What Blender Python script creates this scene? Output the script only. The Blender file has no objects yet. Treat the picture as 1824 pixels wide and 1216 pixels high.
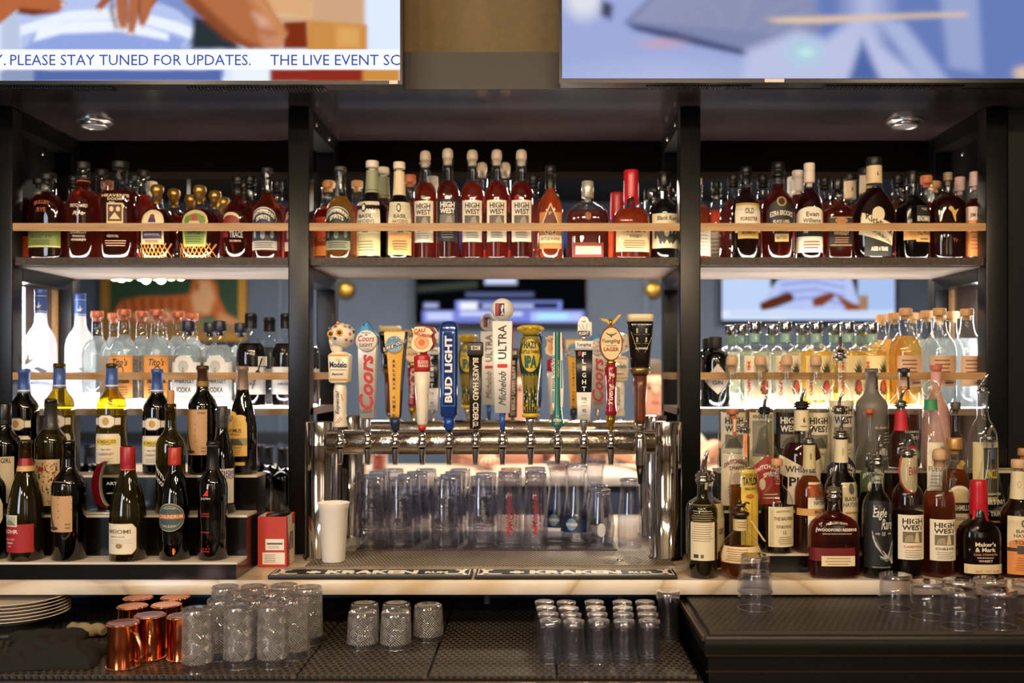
import bpy, bmesh, math, random
import numpy as np
from mathutils import Vector, Matrix
from mathutils.geometry import tessellate_polygon
random.seed(7)
PI = math.pi
# ---- survey of the place: camera height, lens and principal point recovered from the photograph
F = 1773.33; CX = 955.0; CY = 663.0; HC = 1.45
ZC = .927                     # counter top
ZT = HC + .3275
ZM = HC - .104
T1, T2, T3 = .9715, 1.0775, 1.1723     # wine riser steps
R1, R2, R3 = ZC + .05, ZC + .15, ZC + .25
S = bpy.context.scene
COL = S.collection
def PX(px, Y): return (px - CX) * Y / F
def PZ(py, Y): return HC + (CY - py) * Y / F

# ------------------------------------------------------------------ materials
def lin(c):
    return c / 12.92 if c <= .04045 else ((c + .055) / 1.055) ** 2.4
def rgb(h):
    h = h.lstrip('#')
    return tuple(lin(int(h[i:i + 2], 16) / 255) for i in (0, 2, 4))
_mc = {}
def newmat(name):
    m = bpy.data.materials.new(name); m.use_nodes = True
    nt = m.node_tree; nt.nodes.clear()
    out = nt.nodes.new('ShaderNodeOutputMaterial')
    return m, nt, out
def N(nt, t, **kw):
    n = nt.nodes.new(t)
    for k, v in kw.items():
        if k.startswith('i_'):
            n.inputs[k[2:].replace('_', ' ')].default_value = v
        else:
            setattr(n, k, v)
    return n
def M(h, rough=.5, metal=0.0, coat=0.0, spec=.5):
    key = ('M', h, rough, metal, coat, spec)
    if key in _mc: return _mc[key]
    m, nt, out = newmat('paint_' + h[1:])
    b = N(nt, 'ShaderNodeBsdfPrincipled')
    b.inputs['Base Color'].default_value = (*rgb(h), 1)
    b.inputs['Roughness'].default_value = rough
    b.inputs['Metallic'].default_value = metal
    b.inputs['Specular IOR Level'].default_value = spec
    if coat:
        b.inputs['Coat Weight'].default_value = coat
        b.inputs['Coat Roughness'].default_value = .04
    nt.links.new(b.outputs[0], out.inputs[0])
    _mc[key] = m
    return m
def G(h='#fafcfb', rough=.02, edge=.75, base=.045, milk=0.0, milkcol='#ffffff', bump=0.0, bscale=60):
    """thin clear glass: looking through it, with the reflections growing towards its edges"""
    key = ('G', h, rough, edge, base, milk, milkcol, bump, bscale)
    if key in _mc: return _mc[key]
    m, nt, out = newmat('glass_' + h[1:])
    tr = N(nt, 'ShaderNodeBsdfTransparent'); tr.inputs[0].default_value = (*rgb(h), 1)
    gl = N(nt, 'ShaderNodeBsdfGlossy'); gl.inputs[0].default_value = (1, 1, 1, 1); gl.inputs['Roughness'].default_value = rough
    lw = N(nt, 'ShaderNodeLayerWeight'); lw.inputs[0].default_value = .5
    pw = N(nt, 'ShaderNodeMath', operation='POWER'); pw.inputs[1].default_value = 3.2
    ma = N(nt, 'ShaderNodeMath', operation='MULTIPLY_ADD'); ma.inputs[1].default_value = edge; ma.inputs[2].default_value = base
    nt.links.new(lw.outputs['Facing'], pw.inputs[0]); nt.links.new(pw.outputs[0], ma.inputs[0])
    mx = N(nt, 'ShaderNodeMixShader')
    nt.links.new(ma.outputs[0], mx.inputs[0])
    src = tr
    if milk:
        d = N(nt, 'ShaderNodeBsdfDiffuse'); d.inputs[0].default_value = (*rgb(milkcol), 1)
        t2 = N(nt, 'ShaderNodeBsdfTranslucent'); t2.inputs[0].default_value = (*rgb(milkcol), 1)
        a = N(nt, 'ShaderNodeMixShader'); a.inputs[0].default_value = .5
        nt.links.new(d.outputs[0], a.inputs[1]); nt.links.new(t2.outputs[0], a.inputs[2])
        c = N(nt, 'ShaderNodeMixShader'); c.inputs[0].default_value = milk
        nt.links.new(tr.outputs[0], c.inputs[1]); nt.links.new(a.outputs[0], c.inputs[2]); src = c
    if bump:
        tc = N(nt, 'ShaderNodeTexCoord'); no = N(nt, 'ShaderNodeTexNoise'); no.inputs['Scale'].default_value = bscale
        bp = N(nt, 'ShaderNodeBump'); bp.inputs['Strength'].default_value = bump; bp.inputs['Distance'].default_value = .004
        nt.links.new(tc.outputs['Object'], no.inputs['Vector']); nt.links.new(no.outputs[0], bp.inputs['Height'])
        nt.links.new(bp.outputs[0], gl.inputs['Normal']); nt.links.new(bp.outputs[0], lw.inputs['Normal'])
    nt.links.new(src.outputs[0], mx.inputs[1]); nt.links.new(gl.outputs[0], mx.inputs[2])
    nt.links.new(mx.outputs[0], out.inputs[0])
    _mc[key] = m
    return m
def LQ(h, refr=.28, glow=.42, ior=1.2, bump=0.0, lift=.34):
    """a drink: part refracting, part plainly see-through, a little scattering"""
    key = ('L', h, refr, glow, ior, bump)
    if key in _mc: return _mc[key]
    m, nt, out = newmat('drink_' + h[1:])
    c = (*[v + (1 - v) * lift * (.3 + .7 * v) for v in rgb(h)], 1)
    tr = N(nt, 'ShaderNodeBsdfTransparent'); tr.inputs[0].default_value = c
    rf = N(nt, 'ShaderNodeBsdfRefraction'); rf.inputs[0].default_value = c; rf.inputs['IOR'].default_value = ior; rf.inputs['Roughness'].default_value = .0
    tl = N(nt, 'ShaderNodeBsdfTranslucent'); tl.inputs[0].default_value = c
    if bump:
        tc = N(nt, 'ShaderNodeTexCoord'); no = N(nt, 'ShaderNodeTexNoise'); no.inputs['Scale'].default_value = 70
        bp = N(nt, 'ShaderNodeBump'); bp.inputs['Strength'].default_value = bump; bp.inputs['Distance'].default_value = .006
        nt.links.new(tc.outputs['Object'], no.inputs['Vector']); nt.links.new(no.outputs[0], bp.inputs['Height'])
        nt.links.new(bp.outputs[0], rf.inputs['Normal'])
    a = N(nt, 'ShaderNodeMixShader'); a.inputs[0].default_value = refr
    nt.links.new(tr.outputs[0], a.inputs[1]); nt.links.new(rf.outputs[0], a.inputs[2])
    b = N(nt, 'ShaderNodeMixShader'); b.inputs[0].default_value = glow
    nt.links.new(a.outputs[0], b.inputs[1]); nt.links.new(tl.outputs[0], b.inputs[2])
    nt.links.new(b.outputs[0], out.inputs[0])
    _mc[key] = m
    return m
def EM(h, s):
    key = ('E', h, s)
    if key in _mc: return _mc[key]
    m, nt, out = newmat('light_' + h[1:])
    e = N(nt, 'ShaderNodeEmission'); e.inputs[0].default_value = (*rgb(h), 1); e.inputs[1].default_value = s
    nt.links.new(e.outputs[0], out.inputs[0])
    _mc[key] = m
    return m
def attr_mat(name, emit=0.0):
    m, nt, out = newmat(name)
    a = N(nt, 'ShaderNodeVertexColor', layer_name='Col')
    if emit:
        e = N(nt, 'ShaderNodeEmission'); e.inputs[1].default_value = emit
        nt.links.new(a.outputs[0], e.inputs[0]); nt.links.new(e.outputs[0], out.inputs[0])
    else:
        b = N(nt, 'ShaderNodeBsdfPrincipled'); b.inputs['Roughness'].default_value = .35
        nt.links.new(a.outputs[0], b.inputs['Base Color']); nt.links.new(b.outputs[0], out.inputs[0])
    return m
def ramp_mat(name, stops, scale=(1, 1, 1), detail=6, nscale=4, distort=0, rough=.4, bump=0, wave=None, coat=0, nrough=.6, metal=0):
    """noise- or wave-driven material with a colour ramp"""
    m, nt, out = newmat(name)
    tc = N(nt, 'ShaderNodeTexCoord'); mp = N(nt, 'ShaderNodeMapping'); mp.inputs['Scale'].default_value = scale
    nt.links.new(tc.outputs['Object'], mp.inputs[0])
    if wave:
        t = N(nt, 'ShaderNodeTexWave', wave_type='BANDS', bands_direction=wave)
        t.inputs['Scale'].default_value = nscale; t.inputs['Distortion'].default_value = distort
        t.inputs['Detail'].default_value = detail
    else:
        t = N(nt, 'ShaderNodeTexNoise'); t.inputs['Scale'].default_value = nscale
        t.inputs['Detail'].default_value = detail; t.inputs['Distortion'].default_value = distort; t.inputs['Roughness'].default_value = nrough
    nt.links.new(mp.outputs[0], t.inputs['Vector'])
    r = N(nt, 'ShaderNodeValToRGB'); el = r.color_ramp.elements
    while len(el) < len(stops): el.new(.5)
    for e, (p, c) in zip(el, stops): e.position = p; e.color = (*rgb(c), 1)
    nt.links.new(t.outputs['Fac'], r.inputs[0])
    b = N(nt, 'ShaderNodeBsdfPrincipled'); b.inputs['Roughness'].default_value = rough; b.inputs['Metallic'].default_value = metal
    if coat: b.inputs['Coat Weight'].default_value = coat
    nt.links.new(r.outputs[0], b.inputs['Base Color'])
    if bump:
        bp = N(nt, 'ShaderNodeBump'); bp.inputs['Strength'].default_value = bump; bp.inputs['Distance'].default_value = .002
        nt.links.new(t.outputs['Fac'], bp.inputs['Height']); nt.links.new(bp.outputs[0], b.inputs['Normal'])
    nt.links.new(b.outputs[0], out.inputs[0])
    return m
def perforated(name, col, hole, sx, sy, rough=.5, metal=0):
    """rows of oblong holes, staggered, pressed through a sheet"""
    m, nt, out = newmat(name)
    tc = N(nt, 'ShaderNodeTexCoord')
    br = N(nt, 'ShaderNodeTexBrick'); br.offset = .5
    br.inputs['Color1'].default_value = (*rgb(hole), 1); br.inputs['Color2'].default_value = (*rgb(hole), 1)
    br.inputs['Mortar'].default_value = (*rgb(col), 1)
    br.inputs['Scale'].default_value = 16; br.inputs['Mortar Size'].default_value = sx * 16 * .19
    br.inputs['Brick Width'].default_value = sx * 16; br.inputs['Row Height'].default_value = sy * 16
    br.inputs['Mortar Smooth'].default_value = .1
    nt.links.new(tc.outputs['Object'], br.inputs['Vector'])
    b = N(nt, 'ShaderNodeBsdfPrincipled'); b.inputs['Roughness'].default_value = rough; b.inputs['Metallic'].default_value = metal
    nt.links.new(br.outputs['Color'], b.inputs['Base Color'])
    bp = N(nt, 'ShaderNodeBump'); bp.inputs['Strength'].default_value = 1; bp.inputs['Distance'].default_value = .003
    nt.links.new(br.outputs['Fac'], bp.inputs['Height']); nt.links.new(bp.outputs[0], b.inputs['Normal'])
    nt.links.new(b.outputs[0], out.inputs[0])
    return m

# ------------------------------------------------------------------ mesh building
class MB:
    def __init__(s): s.v = []; s.f = []; s.mi = []; s.sm = []; s.mats = []
    def add(s, v, f, m, smooth=False):
        if m not in s.mats: s.mats.append(m)
        k = s.mats.index(m); b = len(s.v)
        s.v.extend(v)
        for q in f:
            s.f.append([i + b for i in q]); s.mi.append(k); s.sm.append(smooth)
        return s
    def box(s, x0, y0, z0, x1, y1, z1, m):
        v = [(x, y, z) for z in (z0, z1) for y in (y0, y1) for x in (x0, x1)]
        return s.add(v, [(0, 2, 3, 1), (4, 5, 7, 6), (0, 1, 5, 4), (2, 6, 7, 3), (0, 4, 6, 2), (1, 3, 7, 5)], m)
    def rbox(s, x0, y0, z0, x1, y1, z1, m, r=.004, seg=4):
        """box with rounded vertical edges and a small chamfer above and below"""
        r = min(r, (x1 - x0) * .49, (y1 - y0) * .49)
        def ring(ins, z):
            o = []
            rr = max(r - ins, .0002)
            for cx, cy, a0 in ((x1 - ins - rr, y1 - ins - rr, 0), (x0 + ins + rr, y1 - ins - rr, 90), (x0 + ins + rr, y0 + ins + rr, 180), (x1 - ins - rr, y0 + ins + rr, 270)):
                for i in range(seg + 1):
                    a = math.radians(a0 + 90 * i / seg)
                    o.append((cx + rr * math.cos(a), cy + rr * math.sin(a), z))
            return o
        c = min(r * .4, (z1 - z0) * .3, .003)
        return s.loft([ring(c, z0), ring(0, z0 + c), ring(0, z1 - c), ring(c, z1)], m, True, True)
    def loft(s, rings, m, cap0=False, cap1=False, smooth=True, close=False):
        n = len(rings[0]); v = [p for r in rings for p in r]; f = []
        k = len(rings)
        for i in range(k if close else k - 1):
            a = i * n; b = ((i + 1) % k) * n
            for j in range(n):
                j2 = (j + 1) % n
                f.append((a + j, a + j2, b + j2, b + j))
        s.add(v, f, m, smooth)
        if cap0: s.add(rings[0], [tuple(reversed(range(n)))], m)
        if cap1: s.add(rings[-1], [tuple(range(n))], m)
        return s
    def lathe(s, prof, m, segs=32, at=(0, 0, 0), dep=1.0, n=2.0, R=None, axis='z', smooth=True):
        """prof: (radius, height). with dep/n the wide parts take a flattened, squarer section"""
        ax, ay, az = at; rings = []
        for r, h in prof:
            r = max(r, 1e-5); d, e = sect(r, R, dep, n); ring = []
            for i in range(segs):
                a = 2 * PI * i / segs
                c, q = math.cos(a), math.sin(a)
                x = r * math.copysign(abs(c) ** (2 / e), c); y = d * r * math.copysign(abs(q) ** (2 / e), q)
                if axis == 'z': ring.append((ax + x, ay + y, az + h))
                elif axis == 'x': ring.append((ax + h, ay + x, az + y))
                else: ring.append((ax + x, ay + h, az - y))
            rings.append(ring)
        return s.loft(rings, m, smooth=smooth)
    def tube(s, pts, rad, m, segs=10, cap=True):
        rings = []; pts = [Vector(p) for p in pts]
        up = None
        for i, p in enumerate(pts):
            t = (pts[min(i + 1, len(pts) - 1)] - pts[max(i - 1, 0)]).normalized()
            if up is None: up = Vector((0, 0, 1)) if abs(t.z) < .9 else Vector((0, 1, 0))
            a = t.cross(up).normalized(); b = a.cross(t).normalized(); up = b
            r = rad[i] if isinstance(rad, (list, tuple)) else rad
            rings.append([tuple(p + a * r * math.cos(2 * PI * k / segs) + b * r * math.sin(2 * PI * k / segs)) for k in range(segs)])
        return s.loft(rings, m, cap, cap)
    def prism(s, pts, y0, y1, m, side=None):
        """outline in x,z pushed through from y0 (front) to y1"""
        n = len(pts)
        tri = tessellate_polygon([[Vector((x, z, 0)) for x, z in pts]])
        a = [(x, y0, z) for x, z in pts]; b = [(x, y1, z) for x, z in pts]
        s.add(a, [tuple(t) for t in tri], m); s.add(b, [tuple(reversed(t)) for t in tri], m)
        return s.add(a + b, [(i, (i + 1) % n, n + (i + 1) % n, n + i) for i in range(n)], side or m)
    def ball(s, c, r, m, sx=1, sy=1, sz=1, segs=20, rows=12):
        prof = [(r * math.sin(PI * i / rows), -r * math.cos(PI * i / rows)) for i in range(rows + 1)]
        rings = [[(c[0] + a * sx * math.cos(2 * PI * k / segs), c[1] + a * sy * math.sin(2 * PI * k / segs), c[2] + h * sz) for k in range(segs)] for a, h in [(max(a, 1e-5), h) for a, h in prof]]
        return s.loft(rings, m)
    def mesh(s, name, recalc=True):
        me = bpy.data.meshes.new(name)
        me.from_pydata(s.v, [], s.f)
        for m in s.mats: me.materials.append(m)
        me.polygons.foreach_set('material_index', s.mi)
        me.polygons.foreach_set('use_smooth', s.sm)
        if recalc:
            bm = bmesh.new(); bm.from_mesh(me)
            bmesh.ops.remove_doubles(bm, verts=bm.verts, dist=2e-6)
            bmesh.ops.recalc_face_normals(bm, faces=bm.faces); bm.to_mesh(me); bm.free()
        me.update()
        return me
    def build(s, name, parent=None, loc=(0, 0, 0), rz=0, recalc=True):
        return put(name, s.mesh(name, recalc), parent, loc, rz)
def put(name, me, parent=None, loc=(0, 0, 0), rz=0):
    o = bpy.data.objects.new(name, me); COL.objects.link(o)
    o.location = loc; o.rotation_euler = (0, 0, rz)
    if parent: o.parent = parent
    return o
def sect(r, R, dep, n):
    if R is None or (dep == 1 and n == 2): return dep, n
    t = min(1, max(0, (r / R - .45) / .25))
    return 1 + (dep - 1) * t, 2 + (n - 2) * t
def tag(o, label, cat, group=None, kind=None):
    o['label'] = label; o['category'] = cat
    if group: o['group'] = group
    if kind: o['kind'] = kind
    return o
def thing(name, label, cat, loc=(0, 0, 0), rz=0, group=None):
    return tag(put(name, None, None, loc, rz), label, cat, group)
def struct(name, mb, loc=(0, 0, 0)):
    o = mb.build(name, None, loc); o['kind'] = 'structure'
    o['label'] = STRUCT_LABEL.get(name, name.replace('_', ' ')); o['category'] = name.split('_')[0]
    return o
STRUCT_LABEL = {}

# ------------------------------------------------------------------ writing and marks laid onto a surface
_tx = {}
def glyphs(t, bold=.0, shear=0.0):
    key = (t, bold, shear)
    if key not in _tx:
        cu = bpy.data.curves.new('t', 'FONT'); cu.body = t; cu.resolution_u = 2; cu.offset = bold; cu.shear = shear
        o = bpy.data.objects.new('t', cu)
        me = bpy.data.meshes.new_from_object(o)
        v = np.array([(a.co.x, a.co.y) for a in me.vertices]) if len(me.vertices) else np.zeros((0, 2))
        f = [tuple(p.vertices) for p in me.polygons]
        if len(v):
            lo, hi = v.min(0), v.max(0); v = (v - lo) / np.maximum(hi - lo, 1e-6) - .5
        _tx[key] = (v, f)
        bpy.data.objects.remove(o); bpy.data.curves.remove(cu); bpy.data.meshes.remove(me)
    return _tx[key]
class Round:
    """front of a bottle; u in radii (radians on a round one), v in bottle heights"""
    def __init__(s, prof, R, H, dep=1, n=2):
        s.h = [p[1] for p in prof]; s.r = [p[0] for p in prof]; s.R = R; s.H = H; s.dep = dep; s.n = n
        s.rnd = dep == 1 and n == 2
    def pt(s, u, v, e):
        z = v * s.H; r = float(np.interp(z, s.h, s.r))
        if s.rnd: return (math.sin(u) * (r + e), -math.cos(u) * (r + e), z)
        d, n = sect(r, s.R, s.dep, s.n)
        if r < .55 * s.R and abs(u) <= PI and v > .6: return (math.sin(u) * (r + e), -math.cos(u) * (d * r + e), z)
        x = u * s.R; q = min(abs(x / r), .995)
        return (x, -d * r * (1 - q ** n) ** (1 / n) - e, z)
class Flat:
    def __init__(s, y=0, W=1, H=1, x0=0, z0=0, slope=0): s.y = y; s.W = W; s.H = H; s.x0 = x0; s.z0 = z0; s.slope = slope
    def pt(s, u, v, e): return (s.x0 + u * s.W, s.y - e + s.slope * v * s.H, s.z0 + v * s.H)
class Lying:
    """a horizontal face seen from above: u to the right, v away"""
    def __init__(s, z, W=1, H=1): s.z = z; s.W = W; s.H = H
    def pt(s, u, v, e): return (u * s.W, v * s.H, s.z + e)
def decal(mb, sf, ops, e0=.0005, de=.00013, rough=.55):
    flat = not isinstance(sf, Round) and not getattr(sf, 'curved', False)
    de = min(de, .0022 / max(1, len(ops)))
    for k, op in enumerate(ops):
        e = e0 + de * k; t = op[0]
        def cols(u0, u1, span, m, step=.13, nv=1):
            n = 1 if flat and nv == 1 and t == 'r' else max(2, int(abs(u1 - u0) / step) + 1)
            if t in 'ep': n = max(n, 14)
            v = []; f = []
            for i in range(n + 1):
                u = u0 + (u1 - u0) * i / n; a, b = span(u)
                for j in range(nv + 1): v.append(sf.pt(u, a + (b - a) * j / nv, e))
            for i in range(n):
                for j in range(nv):
                    a = i * (nv + 1) + j; f.append((a, a + nv + 1, a + nv + 2, a + 1))
            mb.add(v, f, m, True)
        def mm(c): return c if not isinstance(c, str) else M(c, rough)
        if t == 'r':
            _, u0, v0, u1, v1, c = op; cols(u0, u1, lambda u: (v0, v1), mm(c), nv=1 if flat else 3)
        elif t == 'e':
            _, u, v, ru, rv, c = op
            cols(u - ru, u + ru, lambda x: (v - rv * math.sqrt(max(0, 1 - ((x - u) / ru) ** 2)), v + rv * math.sqrt(max(0, 1 - ((x - u) / ru) ** 2))), mm(c), nv=1 if flat else 6)
        elif t == 'p':          # convex outline
            _, pts, c = op
            us = [p[0] for p in pts]
            def span(x):
                ys = []
                for i in range(len(pts)):
                    (a, b), (c2, d) = pts[i], pts[(i + 1) % len(pts)]
                    if abs(a - c2) < 1e-9:
                        if abs(x - a) < 1e-6: ys += [b, d]
                    elif min(a, c2) - 1e-9 <= x <= max(a, c2) + 1e-9: ys.append(b + (d - b) * (x - a) / (c2 - a))
                return (min(ys), max(ys)) if ys else (0, 0)
            cols(min(us), max(us), span, mm(c), nv=1 if flat else 4)
        elif t == 'q':          # any outline
            _, pts, c = op
            tri = tessellate_polygon([[Vector((a, b, 0)) for a, b in pts]])
            P = list(pts); T_ = [tuple(q) for q in tri]
            if not flat:         # keep big outlines lying on the curve
                stack, T_ = T_, []
                while stack:
                    q = stack.pop(); L = [(abs(P[q[i]][0] - P[q[(i + 1) % 3]][0]), i) for i in range(3)]
                    m_, i = max(L)
                    if m_ < .16 or len(P) > 900: T_.append(q); continue
                    A, B, D = q[i], q[(i + 1) % 3], q[(i + 2) % 3]
                    P.append(((P[A][0] + P[B][0]) / 2, (P[A][1] + P[B][1]) / 2)); n = len(P) - 1
                    stack += [(A, n, D), (n, B, D)]
            mb.add([sf.pt(a, b, e) for a, b in P], T_, mm(c), False)
        elif t == 'l':          # stroke
            _, pts, w, c = op
            v = []; f = []; asp = getattr(sf, 'H', 1) / getattr(sf, 'W', getattr(sf, 'R', 1))
            for i, (a, b) in enumerate(pts):
                a0, b0 = pts[max(i - 1, 0)]; a1, b1 = pts[min(i + 1, len(pts) - 1)]
                dx, dy = (a1 - a0), (b1 - b0) * asp; L = math.hypot(dx, dy) or 1
                nx, ny = -dy / L * w * asp, dx / L * w
                v += [sf.pt(a + nx, b + ny, e), sf.pt(a - nx, b - ny, e)]
            for i in range(len(pts) - 1): f.append((2 * i, 2 * i + 1, 2 * i + 3, 2 * i + 2))
            mb.add(v, f, mm(c), False)
        elif t == 'x':          # rows of print too small to read
            _, u0, v0, u1, v1, rows, c = op
            rnd = random.Random(int(1000 * abs(u0 + v0)) + rows)
            for i in range(rows):
                vv = v1 - (v1 - v0) * (i + .5) / rows; hh = abs(v1 - v0) / rows * .18; w0 = (u1 - u0)
                a = u0 + w0 * rnd.uniform(0, .12); b = u1 - w0 * rnd.uniform(0, .15)
                t = 'r'; cols(a, b, lambda u: (vv - hh, vv + hh), mm(c), nv=1)
        elif t == 't':
            _, s, u, v, w, h, c = op[:7]
            o = op[7] if len(op) > 7 else {}
            gv, gf = glyphs(s, o.get('b', .02), o.get('s', 0))
            rot = o.get('rot', 0); arch = o.get('arch', 0)
            P = []
            for a, b in gv:
                if rot == 90: a, b = -b, a
                elif rot == -90: a, b = b, -a
                elif rot == 180: a, b = -a, -b
                elif rot: 
                    q = math.radians(rot); 
                    b = b + a * math.tan(q) * w / h
                P.append(sf.pt(u + a * w, v + b * h - arch * (2 * a) ** 2, e + .0001))
            mb.add(P, gf, mm(c), False)
    return mb

def settle(it, rounds=400):
    """nudge things apart until no two footprints touch; it: dicts x, y, rx, ry, and limits x0 x1 y0 y1"""
    for p in it: p['hx'], p['hy'] = p['x'], p['y']
    for n in range(rounds):
        worst = 0
        for i in range(len(it)):
            p = it[i]
            for j in range(i):
                q = it[j]; ax, ay = p['rx'] + q['rx'] + .0012, p['ry'] + q['ry'] + .0012
                dx, dy = p['x'] - q['x'], p['y'] - q['y']; d = math.hypot(dx / ax, dy / ay)
                if d < 1:
                    worst = max(worst, 1 - d)
                    if d < 1e-3: dx, dy, d = .001, .001, math.hypot(.001 / ax, .001 / ay)
                    k = (1 / d - 1) * .5
                    wy = 1.15; wx = .8
                    p['x'] += dx * k * wx; q['x'] -= dx * k * wx; p['y'] += dy * k * wy; q['y'] -= dy * k * wy
        pull = .06 * max(0, 1 - n / (rounds * .6))
        for p in it:
            p['x'] += (p['hx'] - p['x']) * pull; p['y'] += (p['hy'] - p['y']) * pull * .4
            p['x'] = min(max(p['x'], p.get('x0', -9)), p.get('x1', 9)); y0, y1 = p['y0'], p['y1']
            for a, b in p.get('posts', ()):
                if a - p['rx'] < p['x'] < b + p['rx']: y0, y1 = max(y0, 2.923 + p['ry']), min(y1, 3.227 - p['ry'])
            p['y'] = min(max(p['y'], y0), max(y0, y1))
        if worst < .002 and n > rounds * .3: break
    return it

def vspan(op):
    t = op[0]
    if t in 'rx': return (min(op[2], op[4]), max(op[2], op[4]))
    if t == 'e': return (op[2] - op[4], op[2] + op[4])
    if t == 't': return (op[3] - op[5] / 2 - (op[7] if len(op) > 7 else {}).get('arch', 0), op[3] + op[5] / 2)
    v = [q[1] for q in op[1]]; return (min(v), max(v))
def clusters(ops, gap=.045):
    """separate labels: groups of marks with clear glass between them"""
    sp = sorted((vspan(o), i) for i, o in enumerate(ops)); out = []; top = -9
    for (lo, hi), i in sp:
        if lo > top + gap: out.append([])
        out[-1].append(i); top = max(top, hi)
    return [[ops[i] for i in sorted(c)] for c in out]
# ------------------------------------------------------------------ bottles
SH = {
 'bord': [(.93,0),(1,.012),(1,.60),(.98,.635),(.88,.675),(.66,.715),(.47,.752),(.40,.79),(.38,.84),(.365,.955),(.41,.957),(.41,.982),(.37,1)],
 'burg': [(.93,0),(1,.012),(1,.36),(.98,.43),(.90,.52),(.72,.625),(.54,.71),(.43,.77),(.38,.83),(.355,.955),(.40,.957),(.40,.985),(.36,1)],
 'flute': [(.90,0),(1,.015),(1,.30),(.985,.42),(.93,.54),(.78,.64),(.58,.72),(.43,.78),(.38,.84),(.36,.955),(.40,.96),(.40,.985),(.36,1)],
 'west': [(.90,0),(.98,.012),(1,.04),(1,.55),(.97,.61),(.87,.66),(.68,.695),(.52,.715),(.47,.74),(.47,.84),(.43,.88),(.50,.885),(.50,.90),(.42,.905),(.42,.93)],
 'dome': [(.92,0),(1,.015),(1,.50),(.97,.56),(.87,.62),(.68,.675),(.47,.71),(.40,.735),(.38,.80),(.36,.90),(.42,.905),(.42,.93),(.36,.935)],
 'bull': [(.90,0),(.98,.02),(1,.06),(1,.56),(.97,.63),(.86,.70),(.62,.75),(.36,.775),(.30,.80),(.29,.90),(.34,.905),(.34,.93)],
 'pin': [(.92,0),(1,.02),(1,.46),(.97,.52),(.86,.585),(.66,.64),(.46,.685),(.36,.735),(.34,.78),(.37,.87),(.40,.95),(.40,.965)],
 'crown': [(.66,0),(.78,.015),(.88,.06),(.98,.22),(1,.34),(.97,.48),(.86,.58),(.62,.66),(.36,.70),(.29,.73),(.28,.85)],
 'maker': [(.93,0),(.99,.015),(1,.05),(1,.42),(.98,.47),(.90,.52),(.70,.565),(.48,.60),(.40,.635),(.385,.70),(.40,.76),(.37,.90),(.37,.95)],
 'flat': [(.93,0),(.99,.02),(1,.05),(1,.52),(.97,.58),(.87,.64),(.66,.69),(.42,.725),(.27,.75),(.24,.78),(.24,.90)],
 'square': [(.96,0),(1,.015),(1,.56),(.97,.60),(.84,.64),(.60,.68),(.46,.71),(.41,.76),(.38,.82),(.37,.93),(.40,.935),(.40,.96)],
 'jack': [(.96,0),(1,.015),(1,.575),(.97,.61),(.82,.64),(.60,.665),(.54,.70),(.58,.75),(.50,.82),(.42,.86),(.40,.96)],
 'basil': [(.93,0),(1,.015),(1,.48),(.97,.54),(.84,.59),(.60,.63),(.46,.66),(.44,.70),(.40,.80),(.37,.90),(.40,.905),(.40,.93)],
 'tito': [(.92,0),(1,.015),(1,.52),(.98,.57),(.90,.62),(.72,.665),(.50,.70),(.42,.73),(.38,.85),(.37,.91),(.41,.915),(.41,.93)],
 'goose': [(.90,0),(.97,.02),(1,.06),(1,.44),(.985,.53),(.90,.59),(.72,.64),(.50,.68),(.40,.72),(.37,.80),(.36,.96)],
 'hend': [(.94,0),(1,.02),(1,.66),(.95,.72),(.80,.78),(.50,.82),(.38,.845),(.36,.90)],
 'campo': [(.94,0),(1,.02),(1,.60),(.985,.645),(.93,.67),(.76,.685),(.74,.70),(.60,.72),(.40,.735),(.35,.75),(.35,.87),(.38,.875)],
 'agave': [(.93,0),(1,.02),(1,.54),(.97,.60),(.86,.66),(.66,.71),(.50,.75),(.42,.80),(.36,.87),(.38,.93)],
 'blant': [(.55,0),(.72,.012),(.86,.05),(.98,.20),(1,.28),(.95,.36),(.78,.46),(.55,.53),(.36,.565),(.33,.60),(.33,.76),(.37,.765),(.37,.79)],
 'balv': [(.93,0),(1,.015),(1,.44),(.99,.50),(.93,.57),(.78,.635),(.55,.685),(.38,.715),(.33,.745),(.40,.79),(.38,.86),(.33,.90),(.36,.905),(.36,.93)],
 'krak': [(.93,0),(1,.02),(1,.53),(.98,.58),(.86,.63),(.64,.675),(.44,.71),(.38,.73),(.36,.84)],
 'angel': [(.90,0),(.99,.02),(1,.08),(.97,.25),(.86,.40),(.66,.53),(.46,.64),(.36,.72),(.32,.78),(.32,.88)],
 'four': [(.92,0),(.98,.02),(1,.08),(1,.58),(.96,.65),(.80,.70),(.52,.735),(.36,.76),(.31,.79),(.36,.88),(.42,.90),(.30,.905)],
 'wheat': [(.92,0),(1,.015),(1,.53),(.98,.59),(.88,.65),(.70,.695),(.48,.725),(.40,.755),(.385,.90),(.385,.95)],
 'kick': [(.74,0),(.84,.02),(.95,.15),(1,.32),(.99,.42),(.92,.52),(.76,.60),(.54,.65),(.40,.68),(.36,.72),(.34,.92)],
 'cham': [(.9,0),(1,.02),(1,.36),(.97,.44),(.87,.55),(.68,.66),(.50,.74),(.42,.79),(.40,.86)],
 'silo': [(.92,0),(1,.015),(1,.64),(.98,.67),(.85,.71),(.58,.745),(.40,.77),(.37,.80),(.37,.90),(.43,.905),(.43,.93)],
}
GLASS = G()
STEEL = M('#c9c7c4', .18, 1.0); RUBBER = M('#141414', .45)
AMB = '#c8611a'; RED = '#8e2412'; DRK = '#5a1508'; GOLD = '#f0b84a'; PALE = '#f2d9a0'
K = {}
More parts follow.
